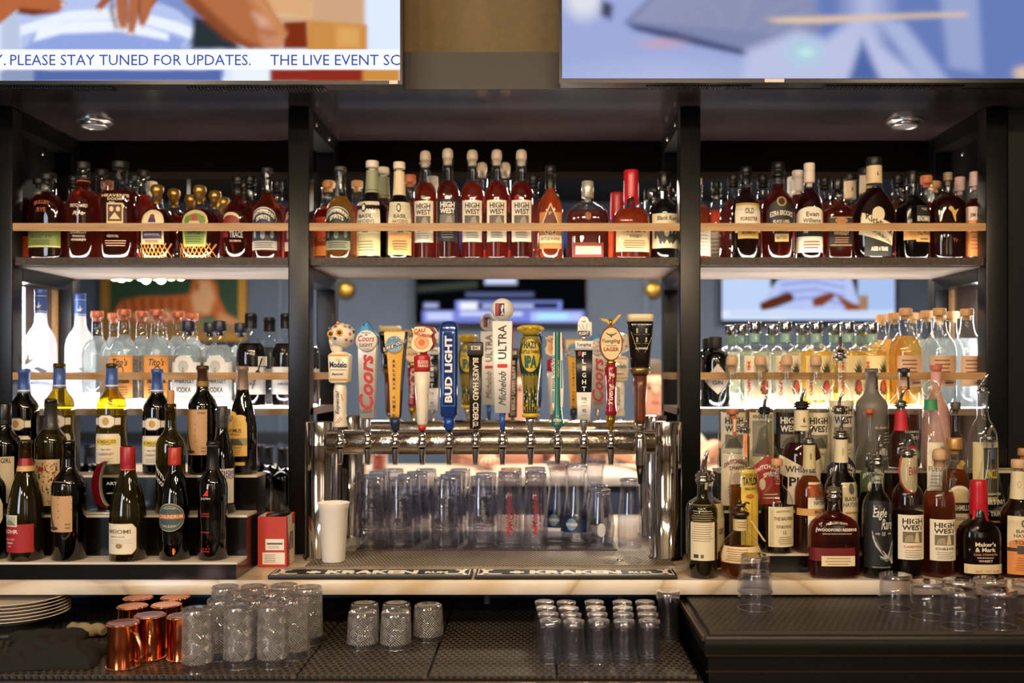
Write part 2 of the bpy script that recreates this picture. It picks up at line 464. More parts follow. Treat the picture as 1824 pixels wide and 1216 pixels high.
def kind(name, shape, hw, top, Y, zs, dep=1, n=2, glass=None, liq=None, level=.7, cap=None, ops=(), neck=None, extra=None, thick=.0024, stub='whiskey_bottle', bump=0, liqargs={}, e0=.0005):
    """measured: half width and top in photo pixels at depth Y on surface zs"""
    H = PZ(top, Y) - zs; R = hw * Y / F
    sh = SH[shape]; top_h = sh[-1][1]
    kk = cap[1] / top_h if cap and cap[0] == 'pour' else 1.0     # a poured bottle ends where its pourer starts
    prof = [(r * R, h * H * kk) for r, h in sh]
    K[name] = dict(prof=prof, H=H, R=R, dep=dep, n=n, glass=glass or GLASS, liq=liq, level=level, cap=cap, ops=ops, neck=neck, extra=extra, thick=thick, stub=stub, bump=bump, la=liqargs, e0=e0, me=None)
def pourer(mb, mb2, rn, h0, H, lean=0, steel=True):
    """speed pourer: rubber stopper with ribs, steel collar, slanted spout (mb2)"""
    z0 = h0 * H; c = rn
    L = H - z0
    mb.lathe([(c * .8, -.006), (c * .82, 0), (c * 1.16, 0), (c * 1.16, L * .08), (c * .95, L * .10), (c * .95, L * .16), (c * 1.2, L * .17), (c * 1.2, L * .23), (c * .9, L * .25), (c * .9, L * .33), (c * .55, L * .36), (1e-5, L * .37)], RUBBER if not steel else STEEL, 20, (0, 0, z0))
    mb.lathe([(c * 1.22, L * .02), (c * 1.24, L * .05), (c * 1.0, L * .07)], RUBBER, 20, (0, 0, z0))
    mb2.tube([(0, 0, z0 + L * .34), (0, -.001, z0 + L * .55), (.002 + lean, -.005, z0 + L * .78), (.004 + lean * 2, -.012, H)], [.0052, .0050, .0044, .0034], STEEL, 10)
def make_meshes(k):
    H, R, prof, dep, n = k['H'], k['R'], k['prof'], k['dep'], k['n']
    rec = {'R': R, 'dep': dep, 'n': n}
    parts = []
    full = [(1e-5, .0001)] + prof
    if k['cap'] and k['cap'][0] == 'open': pass
    else: full = full + [(1e-5, prof[-1][1])]
    g = MB().lathe(full, k['glass'], 36, **rec)
    if k['bump']: pass
    parts.append(('glass', g.mesh('glass'), []))
    rn = prof[-1][0]
    if k['liq']:
        lv = k['level'] * H; t = k['thick']; lp = []
        for i, (r, h) in enumerate(prof):
            if h <= lv: lp.append((max(r - t, .002), max(h, .007) if i else .007))
        rl = float(np.interp(lv, [p[1] for p in prof], [p[0] for p in prof]))
        lp = [q for q in lp if q[1] >= .007]
        lp += [(max(rl - t, .002), lv)]
        l = MB().lathe([(1e-5, .007)] + lp + [(1e-5, lv)], k['liq'] if not isinstance(k['liq'], str) else LQ(k['liq'], **k['la']), 32, **rec)
        parts.append(('liquid', l.mesh('liquid'), []))
    sf = Round(prof, R, H, dep, n)
    for oo in clusters(k['ops']): parts.append(('label', decal(MB(), sf, oo, k['e0']).mesh('label', False), []))
    if k['neck']: parts.append(('neck_label', decal(MB(), sf, k['neck'], .0007).mesh('neck_label', False), []))
    c = k['cap']
    if c:
        t = c[0]; mb = MB()
        if t == 'foil':            # capsule drawn over the neck
            h0, col = c[1], c[2]
            pr = [(float(np.interp(h0 * H, sf.h, sf.r)) + .0006, h0 * H)] + [(r + .0009, h) for r, h in prof if h > h0 * H] + ([(rn * 1.04 + .0009, prof[-1][1] + .001), (rn * 1.02 + .0009, H - .0015), (rn, H)] if prof[-1][1] < H * .985 else []) + [(1e-5, H)]
            mb.lathe(pr, M(col, .38, .25), 28)
            for (a, b, cc) in c[3:]:
                ra = float(np.interp(a * H, sf.h, sf.r)); rb = float(np.interp(b * H, sf.h, sf.r))
                mb.lathe([(ra + .0014, a * H), (rb + .0014, b * H)], M(cc, .5), 28)
            parts.append(('foil', mb.mesh('foil'), []))
        elif t in ('screw', 'cork', 'cap'):   # (t, h0, r, colour, rough, metal)
            h0, r, col = c[1] * H, c[2] * R, c[3]
            ro = c[4] if len(c) > 4 else .5; me = c[5] if len(c) > 5 else 0
            m = M(col, ro, me) if isinstance(col, str) else col
            e = min(.003, r * .2)
            mb.lathe([(r * .55, h0 - .012), (r * .56, h0), (r * .97, h0), (r, h0 + .001), (r, H - e), (r - e * .4, H - e * .3), (r - e, H), (1e-5, H)], m, 28)
            if t == 'screw':
                for q in range(3): mb.lathe([(r + .0001, h0 + .004 + q * .0035), (r + .0005, h0 + .005 + q * .0035), (r + .0001, h0 + .006 + q * .0035)], m, 28)
            parts.append(('stopper' if t == 'cork' else 'cap', mb.mesh(t), []))
        elif t == 'knob':          # rounded wooden or glass stopper
            h0, r, col = c[1] * H, c[2] * R, c[3]; m = M(col, c[4] if len(c) > 4 else .55) if isinstance(col, str) else col
            L = H - h0
            mb.lathe([(rn * .8, h0 - .016), (rn * .8, h0), (r * .85, h0), (r, h0 + L * .2), (r, h0 + L * .6), (r * .85, h0 + L * .88), (r * .5, H), (1e-5, H)], m, 28)
            parts.append(('stopper', mb.mesh('stopper'), []))
        elif t == 'stop':          # bar stopper in an opened, foiled wine bottle
            h0, r, col = c[1] * H, c[2] * R, c[3]
            mb.lathe([(r * .6, h0 - .008), (r * .62, h0), (r * .75, h0), (r * .75, h0 + .004), (r, h0 + .005), (r, H - .003), (r * .9, H), (1e-5, H)], M(col, .6), 24)
            parts.append(('stopper', mb.mesh('stopper'), []))
            f0, fc = c[4], c[5]
            mb = MB(); pr = [(float(np.interp(f0 * H, sf.h, sf.r)) + .0006, f0 * H)] + [(q + .0009, h) for q, h in prof if f0 * H < h <= h0] + [(rn * .7, h0)]
            mb.lathe(pr, M(fc, .38, .25), 28)
            for (a, b, cc) in c[6:]:
                ra = float(np.interp(a * H, sf.h, sf.r)); rb = float(np.interp(b * H, sf.h, sf.r))
                mb.lathe([(ra + .0014, a * H), (rb + .0014, b * H)], M(cc, .5), 28)
            parts.append(('foil', mb.mesh('foil'), []))
        elif t == 'pour':
            mb2 = MB(); pourer(mb, mb2, max(rn, .0115), c[1], H, c[2] if len(c) > 2 else 0, c[3] if len(c) > 3 else True)
            parts.append(('pourer', mb.mesh('pourer'), [('spout', mb2.mesh('spout'))]))
        elif t == 'wax':           # dipped wax with drips running down the shoulder
            h0, col = c[1], c[2]; m = M(col, .3)
            ring = []; segs = 40; hs = [H, H, H - .003, H * .93, H * .86, None]
            rs = lambda h: float(np.interp(h, sf.h, sf.r)) + .0016
            rings = []
            for i, h in enumerate(hs):
                rg = []
                for q in range(segs):
                    a = 2 * PI * q / segs
                    if i == 0: r, z = 1e-4, H
                    elif i == 1: r, z = rn * 1.02, H
                    elif h is None:
                        z = (h0 - .13 * max(0, math.sin(a * 5 + 1.2)) ** 4 - .06 * max(0, math.sin(a * 3 + 4)) ** 2) * H; r = rs(z)
                    else: z = h; r = max(rs(h), rn * 1.1)
                    rg.append((r * math.cos(a), r * math.sin(a), z))
                rings.append(rg)
                if i == 4:
                    for w in (.25, .5, .75):
                        rg = []
                        for q in range(segs):
                            a = 2 * PI * q / segs
                            zb = (h0 - .13 * max(0, math.sin(a * 5 + 1.2)) ** 4 - .06 * max(0, math.sin(a * 3 + 4)) ** 2) * H
                            z = H * .86 * (1 - w) + zb * w; r = rs(z); rg.append((r * math.cos(a), r * math.sin(a), z))
                        rings.append(rg)
            mb.loft(rings, m); parts.append(('wax_seal', mb.mesh('wax_seal'), []))
        elif t == 'ornate':        # fluted gold crown stopper
            h0, r, col = c[1] * H, c[2] * R, c[3]; m = M(col, .3, .8); L = H - h0
            mb.lathe([(r * .6, h0 - .01), (r * .62, h0 + L * .08), (r * .78, h0 + L * .1), (r * .72, h0 + L * .34), (r * .98, h0 + L * .50), (r * 1.04, h0 + L * .62), (r * .98, h0 + L * .80), (r * .82, h0 + L * .93), (r * .4, H), (1e-5, H)], m, 20)
            parts.append(('stopper', mb.mesh('stopper'), []))
        elif t == 'custom':
            for nm, fn in c[1:]:
                mb = MB(); fn(mb, H, R, rn); parts.append((nm, mb.mesh(nm), []))
    if k['extra']:
        for nm, fn in k['extra']:
            mb = MB(); fn(mb, H, R, sf); parts.append((nm, mb.mesh(nm), []))
    k['me'] = parts
def bottle(kd, px, Y, zs, label, group=None, rot=0.0, cat='bottle', lean=0):
    k = K[kd]
    if k['me'] is None: make_meshes(k)
    r = thing(k['stub'], label, cat, (PX(px, Y), Y, zs + .0004), rot, group)
    for nm, me, subs in k['me']:
        o = put(nm, me, r)
        for sn, sm in subs: put(sn, sm, o)
    return r

# ---- kinds on the top shelf
YF, YB, YC, YD = 2.945, 3.035, 3.125, 3.205
def txt(q, u, v, w, h, c='#1d1a18', **o): return ('t', q, u, v, w, h, c, o)
CR = '#e9dfc8'; INK = '#1d1a18'; WHT = '#efe6d4'; GLD = '#b99546'; ORG = '#d8772f'
kind('orange_label_whiskey', 'bull', 31, 311, YF, ZT, .72, 2.6, liq=DRK, level=.74, cap=('cork', .93, .36, '#161413'),
     ops=[('r', -.93, .06, .93, .30, '#b4471f'), txt('BOURBON', 0, .19, 1.0, .035, '#3a140a'), ('x', -.6, .09, .6, .15, 3, '#5a2010'), txt('WHISKEY', 0, .52, .9, .05, '#7c2c14')])
kind('green_label_whiskey', 'bull', 31, 311, YF, ZT, .72, 2.6, liq='#8a2210', level=.79, cap=('cork', .93, .36, '#161413'),
     ops=[('r', -.93, .14, .93, .36, '#66702e'), ('r', -.93, .15, .93, .157, '#c9c08a'), ('r', -.93, .343, .93, .35, '#c9c08a'), txt('BULLEIT RYE', 0, .265, 1.15, .035, '#23260f'), ('x', -.6, .17, .6, .23, 3, '#34381a'),
          txt('BULLEIT', 0, .66, .85, .045, '#a8562c', arch=.02), txt('RYE', 0, .57, .5, .05, '#a8562c')])
kind('etched_whiskey', 'wheat', 28, 289, YF, ZT, liq='#b8471c', level=.83, cap=('cork', .93, .40, '#191513'),
     ops=[txt('PRITCHARD', 0, .54, 1.1, .035, '#e0cdb8'), txt('Rye', 0, .46, .7, .05, '#e0cdb8', s=.3), txt('STRAIGHT', 0, .27, 1, .022, '#e0cdb8'), txt('TENNESSEE', 0, .235, .8, .02, '#e0cdb8'), txt('WHISKEY', 0, .2, .95, .022, '#e0cdb8')], neck=[('r', -PI, .80, PI, .805, GLD)])
kind('arched_whiskey', 'silo', 31, 287, YF, ZT, 1, 3.2, liq='#a63a14', level=.69, cap=('cork', .93, .46, '#14110f'),
     ops=[txt("HEAVEN'S", 0, .635, 1.5, .028, '#e4cfa0'), txt('DOOR', 0, .60, .8, .028, '#e4cfa0'), ('r', -.45, .36, .45, .56, '#d9c184'), ('r', -.38, .38, .38, .545, '#4a2412'), ('e', -.18, .50, .12, .025, '#d9c184'), ('e', .18, .50, .12, .025, '#d9c184'), ('p', [(-.3, .40), (.3, .40), (0, .47)], '#d9c184'),
          txt('REVIVAL', -.1, .235, .65, .026, '#ddb79b'), ('x', -.6, .13, .6, .20, 3, '#c99c7c')], neck=[('e', 0, .85, .33, .035, '#1a1512')])
def lattice(v1=.25):
    o = []
    for i in range(8):
        a = -.92 + i * .21; c = a + .37
        o.append(('l', [(a, .03), ((a + c) / 2, (.03 + v1) / 2), (c, v1)], .006, GLASSLINE)); o.append(('l', [(c, .03), ((a + c) / 2, (.03 + v1) / 2), (a, v1)], .006, GLASSLINE))
    return o
GLASSLINE = M('#d08a48', .08, .3)
kind('purple_label_whiskey', 'crown', 32, 329, YF, ZT, .8, 2.2, liq='#8c2a10', level=.67, cap=('ornate', .79, .35, '#a98342'),
     ops=lattice(.22) + [('r', -.62, .2, .62, .42, '#cdb583'), ('e', 0, .50, .62, .15, '#d8c493'), ('e', 0, .50, .5, .115, '#e3d3a8'), ('e', 0, .555, .14, .035, '#7d1f22'), ('p', [(-.22, .48), (.22, .48), (.16, .54), (-.16, .54)], '#3a2a5a'), ('r', -.52, .27, .52, .38, '#3b2f62'), txt('CROWN ROYAL', 0, .325, .85, .03, '#e6d8b0'), ('x', -.4, .215, .4, .255, 2, '#5a4a38')])
kind('apple_label_whiskey', 'crown', 37, 329, YF, ZT, .8, 2.2, liq='#8c2a10', level=.67, cap=('ornate', .79, .31, '#a98342'),
     ops=lattice(.22) + [('p', [(-.54, .17), (.54, .17), (.6, .42), (-.6, .42)], '#a6a75a'), ('e', 0, .50, .62, .15, '#c9b97c'), ('e', 0, .50, .52, .12, '#6f8040'), ('e', 0, .545, .14, .045, '#a8382c'), ('p', [(-.3, .45), (.3, .45), (.22, .50), (-.22, .50)], '#c9b97c'), ('p', [(-.46, .20), (.46, .20), (.51, .39), (-.51, .39)], '#74883c'), txt('APPLE', 0, .35, .6, .045, '#26300f'), ('x', -.4, .22, .4, .31, 3, '#33401a')])
kind('trace_whiskey', 'dome', 27, 314, YF, ZT, liq='#94290f', level=.80, cap=('foil', .80, '#15110f'),
     ops=[('e', -.25, .49, .62, .07, '#cdb990'), ('e', -.25, .455, .62, .07, '#7a2410'), txt('TRACE', .15, .30, .85, .075, '#e6d6c8'), ('r', -.95, .27, -.4, .33, '#8d1f1d'), txt('BOURBON', .1, .225, .7, .025, '#c8a08a')])
def switch_ops(c, c2, t='BOURBON WHISKEY', light='#e0d6c0'):
    return [('r', -1.0, .10, 1.0, .44, c), ('e', 0, .44, 1.0, .13, c), ('e', 0, .435, .95, .125, light), ('e', 0, .43, .92, .12, c), ('r', -1.0, .12, 1.0, .40, c),
            txt('SWITCHGRASS', 0, .52, 1.55, .045, light, arch=.07, b=.035), txt('SPIRITS', 0, .455, .95, .045, light, arch=.03, b=.035), txt(t, 0, .345, 1.3, .035, light), ('e', 0, .27, .17, .05, c2), ('e', -.62, .27, .13, .04, c2), ('e', .62, .27, .13, .04, c2), ('r', -.95, .105, .95, .2, c2), ('x', -.7, .12, .7, .19, 3, c)]
kind('navy_label_whiskey', 'pin', 26, 300, YF, ZT, liq='#b5561c', level=.73, cap=('cork', .955, .40, '#1c1918'), ops=switch_ops('#1f2638', '#9a948a'))
kind('crimson_label_whiskey', 'pin', 26, 300, YF, ZT, liq='#a8301c', level=.70, cap=('cork', .955, .40, '#8b6a4a'), ops=switch_ops('#6e1c26', '#b09a8c', 'RYE WHISKEY'))
kind('darkgreen_label_whiskey', 'pin', 26, 298, YF, ZT, liq='#e8b860', level=.68, cap=('cork', .955, .42, '#3c3a38'), ops=switch_ops('#22291f', '#767a62', 'Apple Brandy'))
kind('scarlet_whiskey', 'dome', 25, 317, YF, ZT, liq='#a8160c', level=.66, cap=('cork', .93, .38, '#c08a5a'), ops=[('r', -1, .08, 1, .55, '#b5401c'), ('e', .35, .40, .2, .06, '#e3c28a'), txt('Redemption', 0, .27, 1.3, .06, '#e8b878', s=.3), ('r', -1, .08, 1, .2, '#d9853a')])
BASIL = lambda c1, c2, belt, low, t2='': [('r', -.98, .05, .98, .58, c1), ('r', -.98, .05, .98, .27, low), ('e', -.12, .52, .17, .045, '#4a4640'), ('e', -.12, .52, .1, .028, c1), txt('BASIL', 0, .435, .95, .04, '#4a4640'), txt("HAYDEN'S", 0, .385, 1.15, .038, '#4a4640'), txt(t2 or 'KENTUCKY', 0, .335, .9, .026, c2), ('r', -1.02, .285, 1.02, .31, belt), ('r', -.2, .275, .2, .32, belt), ('x', -.6, .09, .6, .2, 4, c2)]
kind('belted_green_whiskey', 'basil', 28, 284, YF, ZT, 1, 2, liq='#52150a', level=.68, cap=('cork', .93, .41, '#d8cdb8'), ops=BASIL('#ddd5bf', '#6b6654', '#6c6e4a', '#c9bd86'), neck=[('r', -PI, .68, PI, .90, '#8f9474'), ('r', -PI, .70, PI, .71, '#5c6046')])
kind('belted_cream_whiskey', 'basil', 24, 290, YF, ZT, 1, 2, liq='#4a1208', level=.66, cap=('cork', .93, .44, '#d8c8ae'), ops=BASIL('#dccfae', '#6b5a44', '#3a2a20', '#d8a463'), neck=[('r', -PI, .66, PI, .90, '#d9c6a0')])
WEST = lambda bg, fg, pic, name='': [('r', -.92, .165, .98, .535, bg), txt('HIGH', 0.05, .487, 1.25, .052, fg, b=.035), txt('WEST', 0.05, .432, 1.28, .048, fg, b=.035), ('r', -.62, .31, .68, .40, pic), ('p', [(-.1, .33), (.5, .33), (.3, .395), (.05, .38)], '#8c8474'), txt(name or 'BOURBON', 0.03, .295, 1.0, .02, fg), ('x', -.5, .19, .6, .275, 4, '#8c8474')]
kind('cream_label_bourbon', 'west', 21, 267, YF, ZT, liq='#a8350f', level=.71, cap=('knob', .905, .46, '#b8a892', .45), ops=WEST('#ddd2bc', INK, '#5c5448'), bump=1, liqargs={'bump': .6})
kind('navy_label_bourbon', 'west', 21, 266, YF, ZT, liq='#8a200f', level=.71, cap=('knob', .905, .46, '#b8a892', .45), ops=WEST('#171a22', '#e6dccb', '#6a645a'), liqargs={'bump': .6})
kind('diamond_label_whiskey', 'dome', 23, 296, YF, ZT, liq='#cf6a18', level=.78, cap=('foil', .76, '#181310'),
     ops=[('r', -1, .12, 1, .50, '#b47a44'), ('p', [(-.75, .36), (0, .17), (.75, .36), (0, .60)], '#d9bb8c'), ('p', [(-.66, .36), (0, .2), (.66, .36), (0, .57)], '#5a2616'), txt('RYE', 0, .27, .5, .06, '#e0c9a0'), ('r', -1, .18, 1, .26, '#d8c498'), txt('BOTTLED IN BOND', 0, .22, 1.5, .03, '#3a2a1c')])
kind('broad_whiskey', 'flat', 38, 323, YF, ZT, .5, 3.4, liq='#7a1d08', level=.63, cap=('cork', .79, .285, '#b9b2a4', .2, .4),
     ops=[('e', 0, .55, .15, .05, '#8a4a22'), txt('RESERVE', 0, .42, 1.3, .04, '#e2d3bc'), ('r', -.72, .04, .72, .22, '#6d1a0c'), ('r', -.58, .075, .6, .175, '#dcc49a'), ('x', -.5, .085, .5, .165, 3, '#8a7a5c')])
kind('red_wax_whiskey', 'maker', 32, 304, YF, ZT, .8, 3, liq='#c25a14', level=.57, cap=('wax', .70, '#b01826'),
     ops=[('r', -.93, .09, .93, .37, '#dfc394'), ('e', -.36, .335, .16, .035, '#8a7352'), txt('Mark', .28, .335, .85, .07, '#2a1d14', b=.03), txt('WHISKY', .1, .255, .7, .035, '#3a2a1c'), ('x', -.6, .12, .7, .22, 4, '#7c6547')])
def loops(mb, H, R, sf):
    for s in (-1, 1):
        cx = s * R * .62; cz = H * .755
        mb.tube([(cx + s * R * .26 * math.cos(a), 0, cz + R * .3 * math.sin(a)) for a in [(-.6 + 1.2 * i / 10) * PI for i in range(11)]] if s > 0 else [(cx - R * .26 * math.cos(a), 0, cz + R * .3 * math.sin(a)) for a in [(-.6 + 1.2 * i / 10) * PI for i in range(11)]], .0042, G('#f2f4f4', edge=.8, base=.12), 10)
kind('handled_rum', 'krak', 27, 304, YF, ZT, liq='#0c0503', level=.70, cap=('screw', .84, .42, '#0d0c0c', .3), extra=[('handle', loops)],
     ops=[('r', -1.1, .14, 1.1, .52, '#d6c9a4'), txt('Black Rum', 0, .47, 1.4, .05, '#2a2620', s=.2), ('e', -.05, .33, .24, .08, '#4a453c'), ('e', -.05, .33, .2, .066, '#c8bb98')] + [('l', [(-.05 + .12 * q, .27), (-.05 + .3 * q, .21), (-.05 + .46 * q, .26), (-.05 + .52 * q, .36)], .03, '#4a453c') for q in (-1.4, -.7, .7, 1.4)] + [txt('94', .82, .30, .26, .05, '#2a2620')])
kind('white_back_whiskey', 'dome', 26, 315, YF, ZT, liq='#c4601c', level=.66, cap=('cork', .93, .38, '#c8b493'), ops=[('r', -1.0, .06, 1.0, .42, '#e9e2d2'), ('x', -.7, .12, .7, .36, 6, '#b8b0a0')])
kind('gold_strip_whiskey', 'dome', 26, 298, YF, ZT, liq='#5e1a0a', level=.78, cap=('foil', .83, '#100e0d'),
     ops=[('r', -1, .29, 1, .60, '#ddd2b8'), ('r', -1, .575, 1, .60, GLD), txt('OLD', .05, .515, .6, .06, INK), txt('FORESTER', .05, .43, 1.2, .04, INK), ('r', -.75, .225, .75, .33, '#c9a552'), txt('BOURBON', 0, .285, .9, .03, '#3a2d14')])
kind('black_badge_whiskey', 'dome', 29, 290, YF, ZT, .95, 2.2, liq='#9c2f0e', level=.78, cap=('foil', .86, '#0e0c0b'),
     ops=[('e', 0, .44, .85, .17, '#171412'), ('e', 0, .585, .3, .05, '#a98844'), ('e', 0, .585, .2, .035, '#1a1614'), txt('EZRA BROOKS', 0, .47, 1.35, .05, '#d8cfbc', arch=.02), ('r', -.8, .34, .8, .355, '#c9b88c'), txt('BLACK LABEL', 0, .385, 1.0, .03, '#d8cfbc'), ('r', -.42, .18, .42, .26, '#cbb27a'), txt('KENTUCKY', 0, .22, .7, .03, INK)])
kind('white_badge_whiskey', 'dome', 23.5, 291, YF, ZT, .92, 2.4, liq='#7c200a', level=.74, cap=('cork', .80, .41, '#dbc8b4'),
     ops=[('r', -1, .08, 1, .47, '#ded2ba'), ('e', 0, .47, 1, .07, '#ded2ba'), txt('Evan', .1, .465, .95, .05, INK), txt('Williams', .05, .40, 1.3, .045, INK), ('r', -1, .24, 1, .33, '#1b1a19'), ('e', -.4, .29, .25, .05, '#1b1a19'), txt('100', -.4, .29, .3, .035, '#e0d6c2'), ('x', -.7, .11, .7, .2, 3, '#7c2c22')])
kind('square_black_label_whiskey', 'jack', 22.5, 318, YF, ZT, 1, 6, liq='#b5511a', level=.72, cap=('screw', .86, .44, '#0f0e0d', .3),
     ops=[('r', -.93, .16, .93, .52, '#1a1613'), ('r', -.85, .175, .85, .182, '#c79a62'), ('r', -.85, .505, .85, .512, '#c79a62'), ('e', 0, .47, .5, .035, '#a5693a'), txt('Tennessee', 0, .385, 1.0, .04, '#c98a55', s=.3), txt('WHISKEY', 0, .32, 1.2, .045, '#dcb48a', b=.035), ('x', -.6, .2, .6, .28, 3, '#a8784c'), txt('No 7', 0, .78, .5, .03, '#d8c0a0')])
kind('kick_whiskey', 'kick', 38, 281, YF, ZT, .62, 2, liq='#64180a', level=.70, cap=('screw', .92, .36, '#15110f', .4),
     neck=[('r', -PI, .745, PI, .915, '#d3bb92'), txt('6', .1, .835, .22, .045, '#2a2018', b=.04)],
     ops=[('r', -.62, .04, .72, .27, '#16130f'), ('p', [(-.85, .25), (.75, .14), (.8, .34), (-.8, .46)], '#dbc9a4'), ('e', -.02, .44, .3, .07, '#dbc9a4'), txt('KickBack', .05, .345, 1.3, .065, '#2a2018', rot=-7, b=.03), txt('BOURBON', .05, .24, 1.1, .035, '#5a4a34', rot=-7), txt('AGED 6 YEARS', .05, .11, .8, .04, '#d8ccb0')])
kind('full_proof_whiskey', 'square', 26, 305, YF, ZT, .95, 3.4, liq='#2c0b05', level=.72, cap=('screw', .86, .38, '#0f0d0c', .35),
     ops=[('r', -.2, .42, .93, .60, '#1a1714'), txt('BENCHMARK', .36, .455, 1.05, .06, '#d9cfba', b=.03), txt('FULL', .36, .56, .4, .025, '#b5a98e'), ('r', -.95, .22, .95, .37, '#d49a52'), ('r', -.25, .20, .92, .38, '#d8a562'), txt('FULL PROOF', .34, .30, 1.0, .05, '#33200f'), ('x', 0, .21, .7, .25, 1, '#6a4a28')])
kind('gold_emblem_whiskey', 'four', 31, 308, YF, ZT, .8, 2.4, liq='#7c160c', level=.73, cap=('cork', .905, .25, '#8a7256'),
     ops=[('q', [(-.3, .57), (-.1, .53), (0, .47), (.1, .42), (.14, .43), (.12, .50), (.3, .57), (.06, .55), (-.05, .59), (-.2, .60)], '#c9a04e'), txt('Yr', .1, .22, .3, .05, '#7a3a24')])
kind('white_cap_bourbon', 'square', 18.5, 305, YF, ZT, 1, 4, liq='#b54d14', level=.70, cap=('screw', .84, .50, '#d0b4ae', .5),
     ops=[('r', -.93, .05, .93, .60, '#d98c4c'), ('r', -.93, .45, .93, .60, '#dcc7b4'), txt('JIM BEAM', 0, .50, 1.5, .055, INK, b=.035), ('e', 0, .425, .2, .03, '#7a2d1c'), txt('BOURBON', 0, .335, 1.35, .055, '#4a2312'), ('x', -.7, .12, .7, .28, 4, '#a8602c')])
kind('six_neck_whiskey', 'kick', 30, 300, YB, ZT, .62, 2, liq='#64180a', level=.68, cap=('screw', .93, .40, '#15110f', .4), neck=[('r', -PI, .735, PI, .92, '#d6c3a0'), txt('6', 0, .835, .3, .05, '#2a2018', b=.04)])
# plainer bottles that stand behind the front row
kind('black_cork_whiskey', 'wheat', 26, 302, YB, ZT, liq='#a83a16', level=.74, cap=('cork', .93, .42, '#161311'))
kind('black_cap_whiskey', 'dome', 25, 312, YB, ZT, liq='#7c2410', level=.72, cap=('foil', .87, '#121010'))
kind('cork_top_whiskey', 'dome', 25, 312, YB, ZT, liq='#a8451a', level=.70, cap=('cork', .92, .42, '#c79a6c'))
kind('orange_cap_whiskey', 'dome', 24, 312, YB, ZT, liq='#a8451a', level=.70, cap=('cork', .91, .44, '#c0714a'))
kind('gold_cap_whiskey', 'crown', 30, 336, YB, ZT, .8, 2.2, liq='#8c2a10', level=.67, cap=('ornate', .79, .36, '#a98342'))
kind('white_cap_whiskey', 'dome', 24, 304, YB, ZT, .92, 2.4, liq='#7c200a', level=.74, cap=('cork', .78, .41, '#d9d2c8'))
kind('red_wax_tall', 'maker', 30, 334, YB, ZT, .8, 3, liq='#c25a14', level=.57, cap=('wax', .70, '#b01826'))
kind('handled_rum_back', 'krak', 26, 325, YB, ZT, liq='#0c0503', level=.70, cap=('screw', .84, .42, '#0d0c0c', .3), extra=[('handle', loops)], stub='rum_bottle')
kind('white_label_back', 'dome', 22, 314, YB, ZT, liq='#a8451a', level=.66, cap=('foil', .86, '#171514'), ops=[('r', -1.0, .06, 1.0, .40, '#e6dfd0'), ('x', -.7, .12, .7, .34, 5, '#a39a8a')])
K['handled_rum']['stub'] = 'rum_bottle'

# ---- middle shelf
VD = dict(refr=.35, glow=.2, ior=1.12, lift=0)
CLEAR = LQ('#f4f8f8', **VD)
FROST = G('#f2f6f8', .25, .4, .06, .62, '#f3f6fa')
kind('frosted_vodka', 'goose', 27, 515, 2.96, ZM, glass=FROST, liq=None, cap=('foil', .80, '#3c5c9c', (.81, .815, '#c9d2e6'), (.94, .945, '#c9a9b2')), stub='vodka_bottle',
     ops=[('q', [(-.9, .36), (-.5, .40), (-.3, .47), (-.25, .40), (.2, .42), (-.3, .37)], '#b9c0c8'), ('p', [(-.5, .24), (.3, .22), (.5, .29), (-.2, .31)], '#a9bbe0'), ('q', [(.0, .33), (.5, .29), (.7, .24), (.8, .31), (.3, .34)], '#6a7486'), ('p', [(-.9, .2), (.9, .19), (.9, .215), (-.9, .225)], '#c3cfe8')],
     neck=[('q', [(-.5, .86), (-.1, .855), (.1, .895), (.2, .86), (.6, .87), (.15, .84), (-.2, .84)], '#d8ccb4')])
kind('copper_cap_vodka', 'tito', 26, 551, 2.95, ZM, liq=CLEAR, level=.74, cap=('screw', .93, .44, '#b8694c', .35, .3), stub='vodka_bottle',
     ops=[('r', -.95, .09, .8, .53, '#d9954a'), ('r', -.9, .10, .75, .104, '#8a5424'), ('r', -.9, .516, .75, .52, '#8a5424'), txt("Tito's", -.05, .46, 1.0, .075, '#3a2412', s=.3), ('e', .0, .375, .22, .05, '#5a3a1c'), ('e', 0, .375, .15, .034, '#d9954a'), txt('Handmade', -.05, .27, 1.2, .05, '#3a2412', s=.3), ('x', -.6, .12, .5, .22, 4, '#7a5428')])
kind('arched_label_vodka', 'wheat', 27, 571, 2.95, ZM, liq=CLEAR, level=.72, cap=('screw', .875, .42, '#20263c', .35), stub='vodka_bottle',
     ops=[('r', -1.15, .06, 1.15, .52, '#d6d5cd'), ('e', 0, .52, .65, .075, '#d6d5cd'), ('e', 0, .47, .35, .07, '#b0b1a8'), ('r', -.05, .40, .05, .46, '#8c8d85'), txt('WHEATLEY', 0, .305, 1.4, .05, '#4a4c4a'), txt('VODKA', 0, .205, 1.0, .065, '#4a4c4a', b=.03), ('x', -.8, .09, .8, .14, 2, '#8c8d85'), ('r', .88, .08, 1.12, .46, '#c4c3ba')])
kind('dark_amaro', 'wheat', 26, 558, 2.95, ZM, .95, 2.2, liq='#2a0503', level=.68, cap=('foil', .84, '#17151a'), stub='liqueur_bottle',
     ops=[('r', -1.0, .33, 1.0, .43, '#d3cfc6'), ('r', -1.0, .14, 1.0, .32, '#cbc6bc'), txt('AMARO', 0, .25, 1.0, .03, '#7a6a60'), ('r', .62, .44, 1.1, .54, '#d9d4c8')], extra=[('paddle', lambda mb, H, R, sf: (mb.tube([(.012, -R * 1.10, H * .20), (.040, -R * 1.02, H * .52)], .0022, M('#171312', .4), 8), mb.ball((.028, -R * 1.10, H * .37), .007, M('#3a0f0c', .4))))])
K['dark_amaro_close'] = dict(K['dark_amaro'], extra=None)
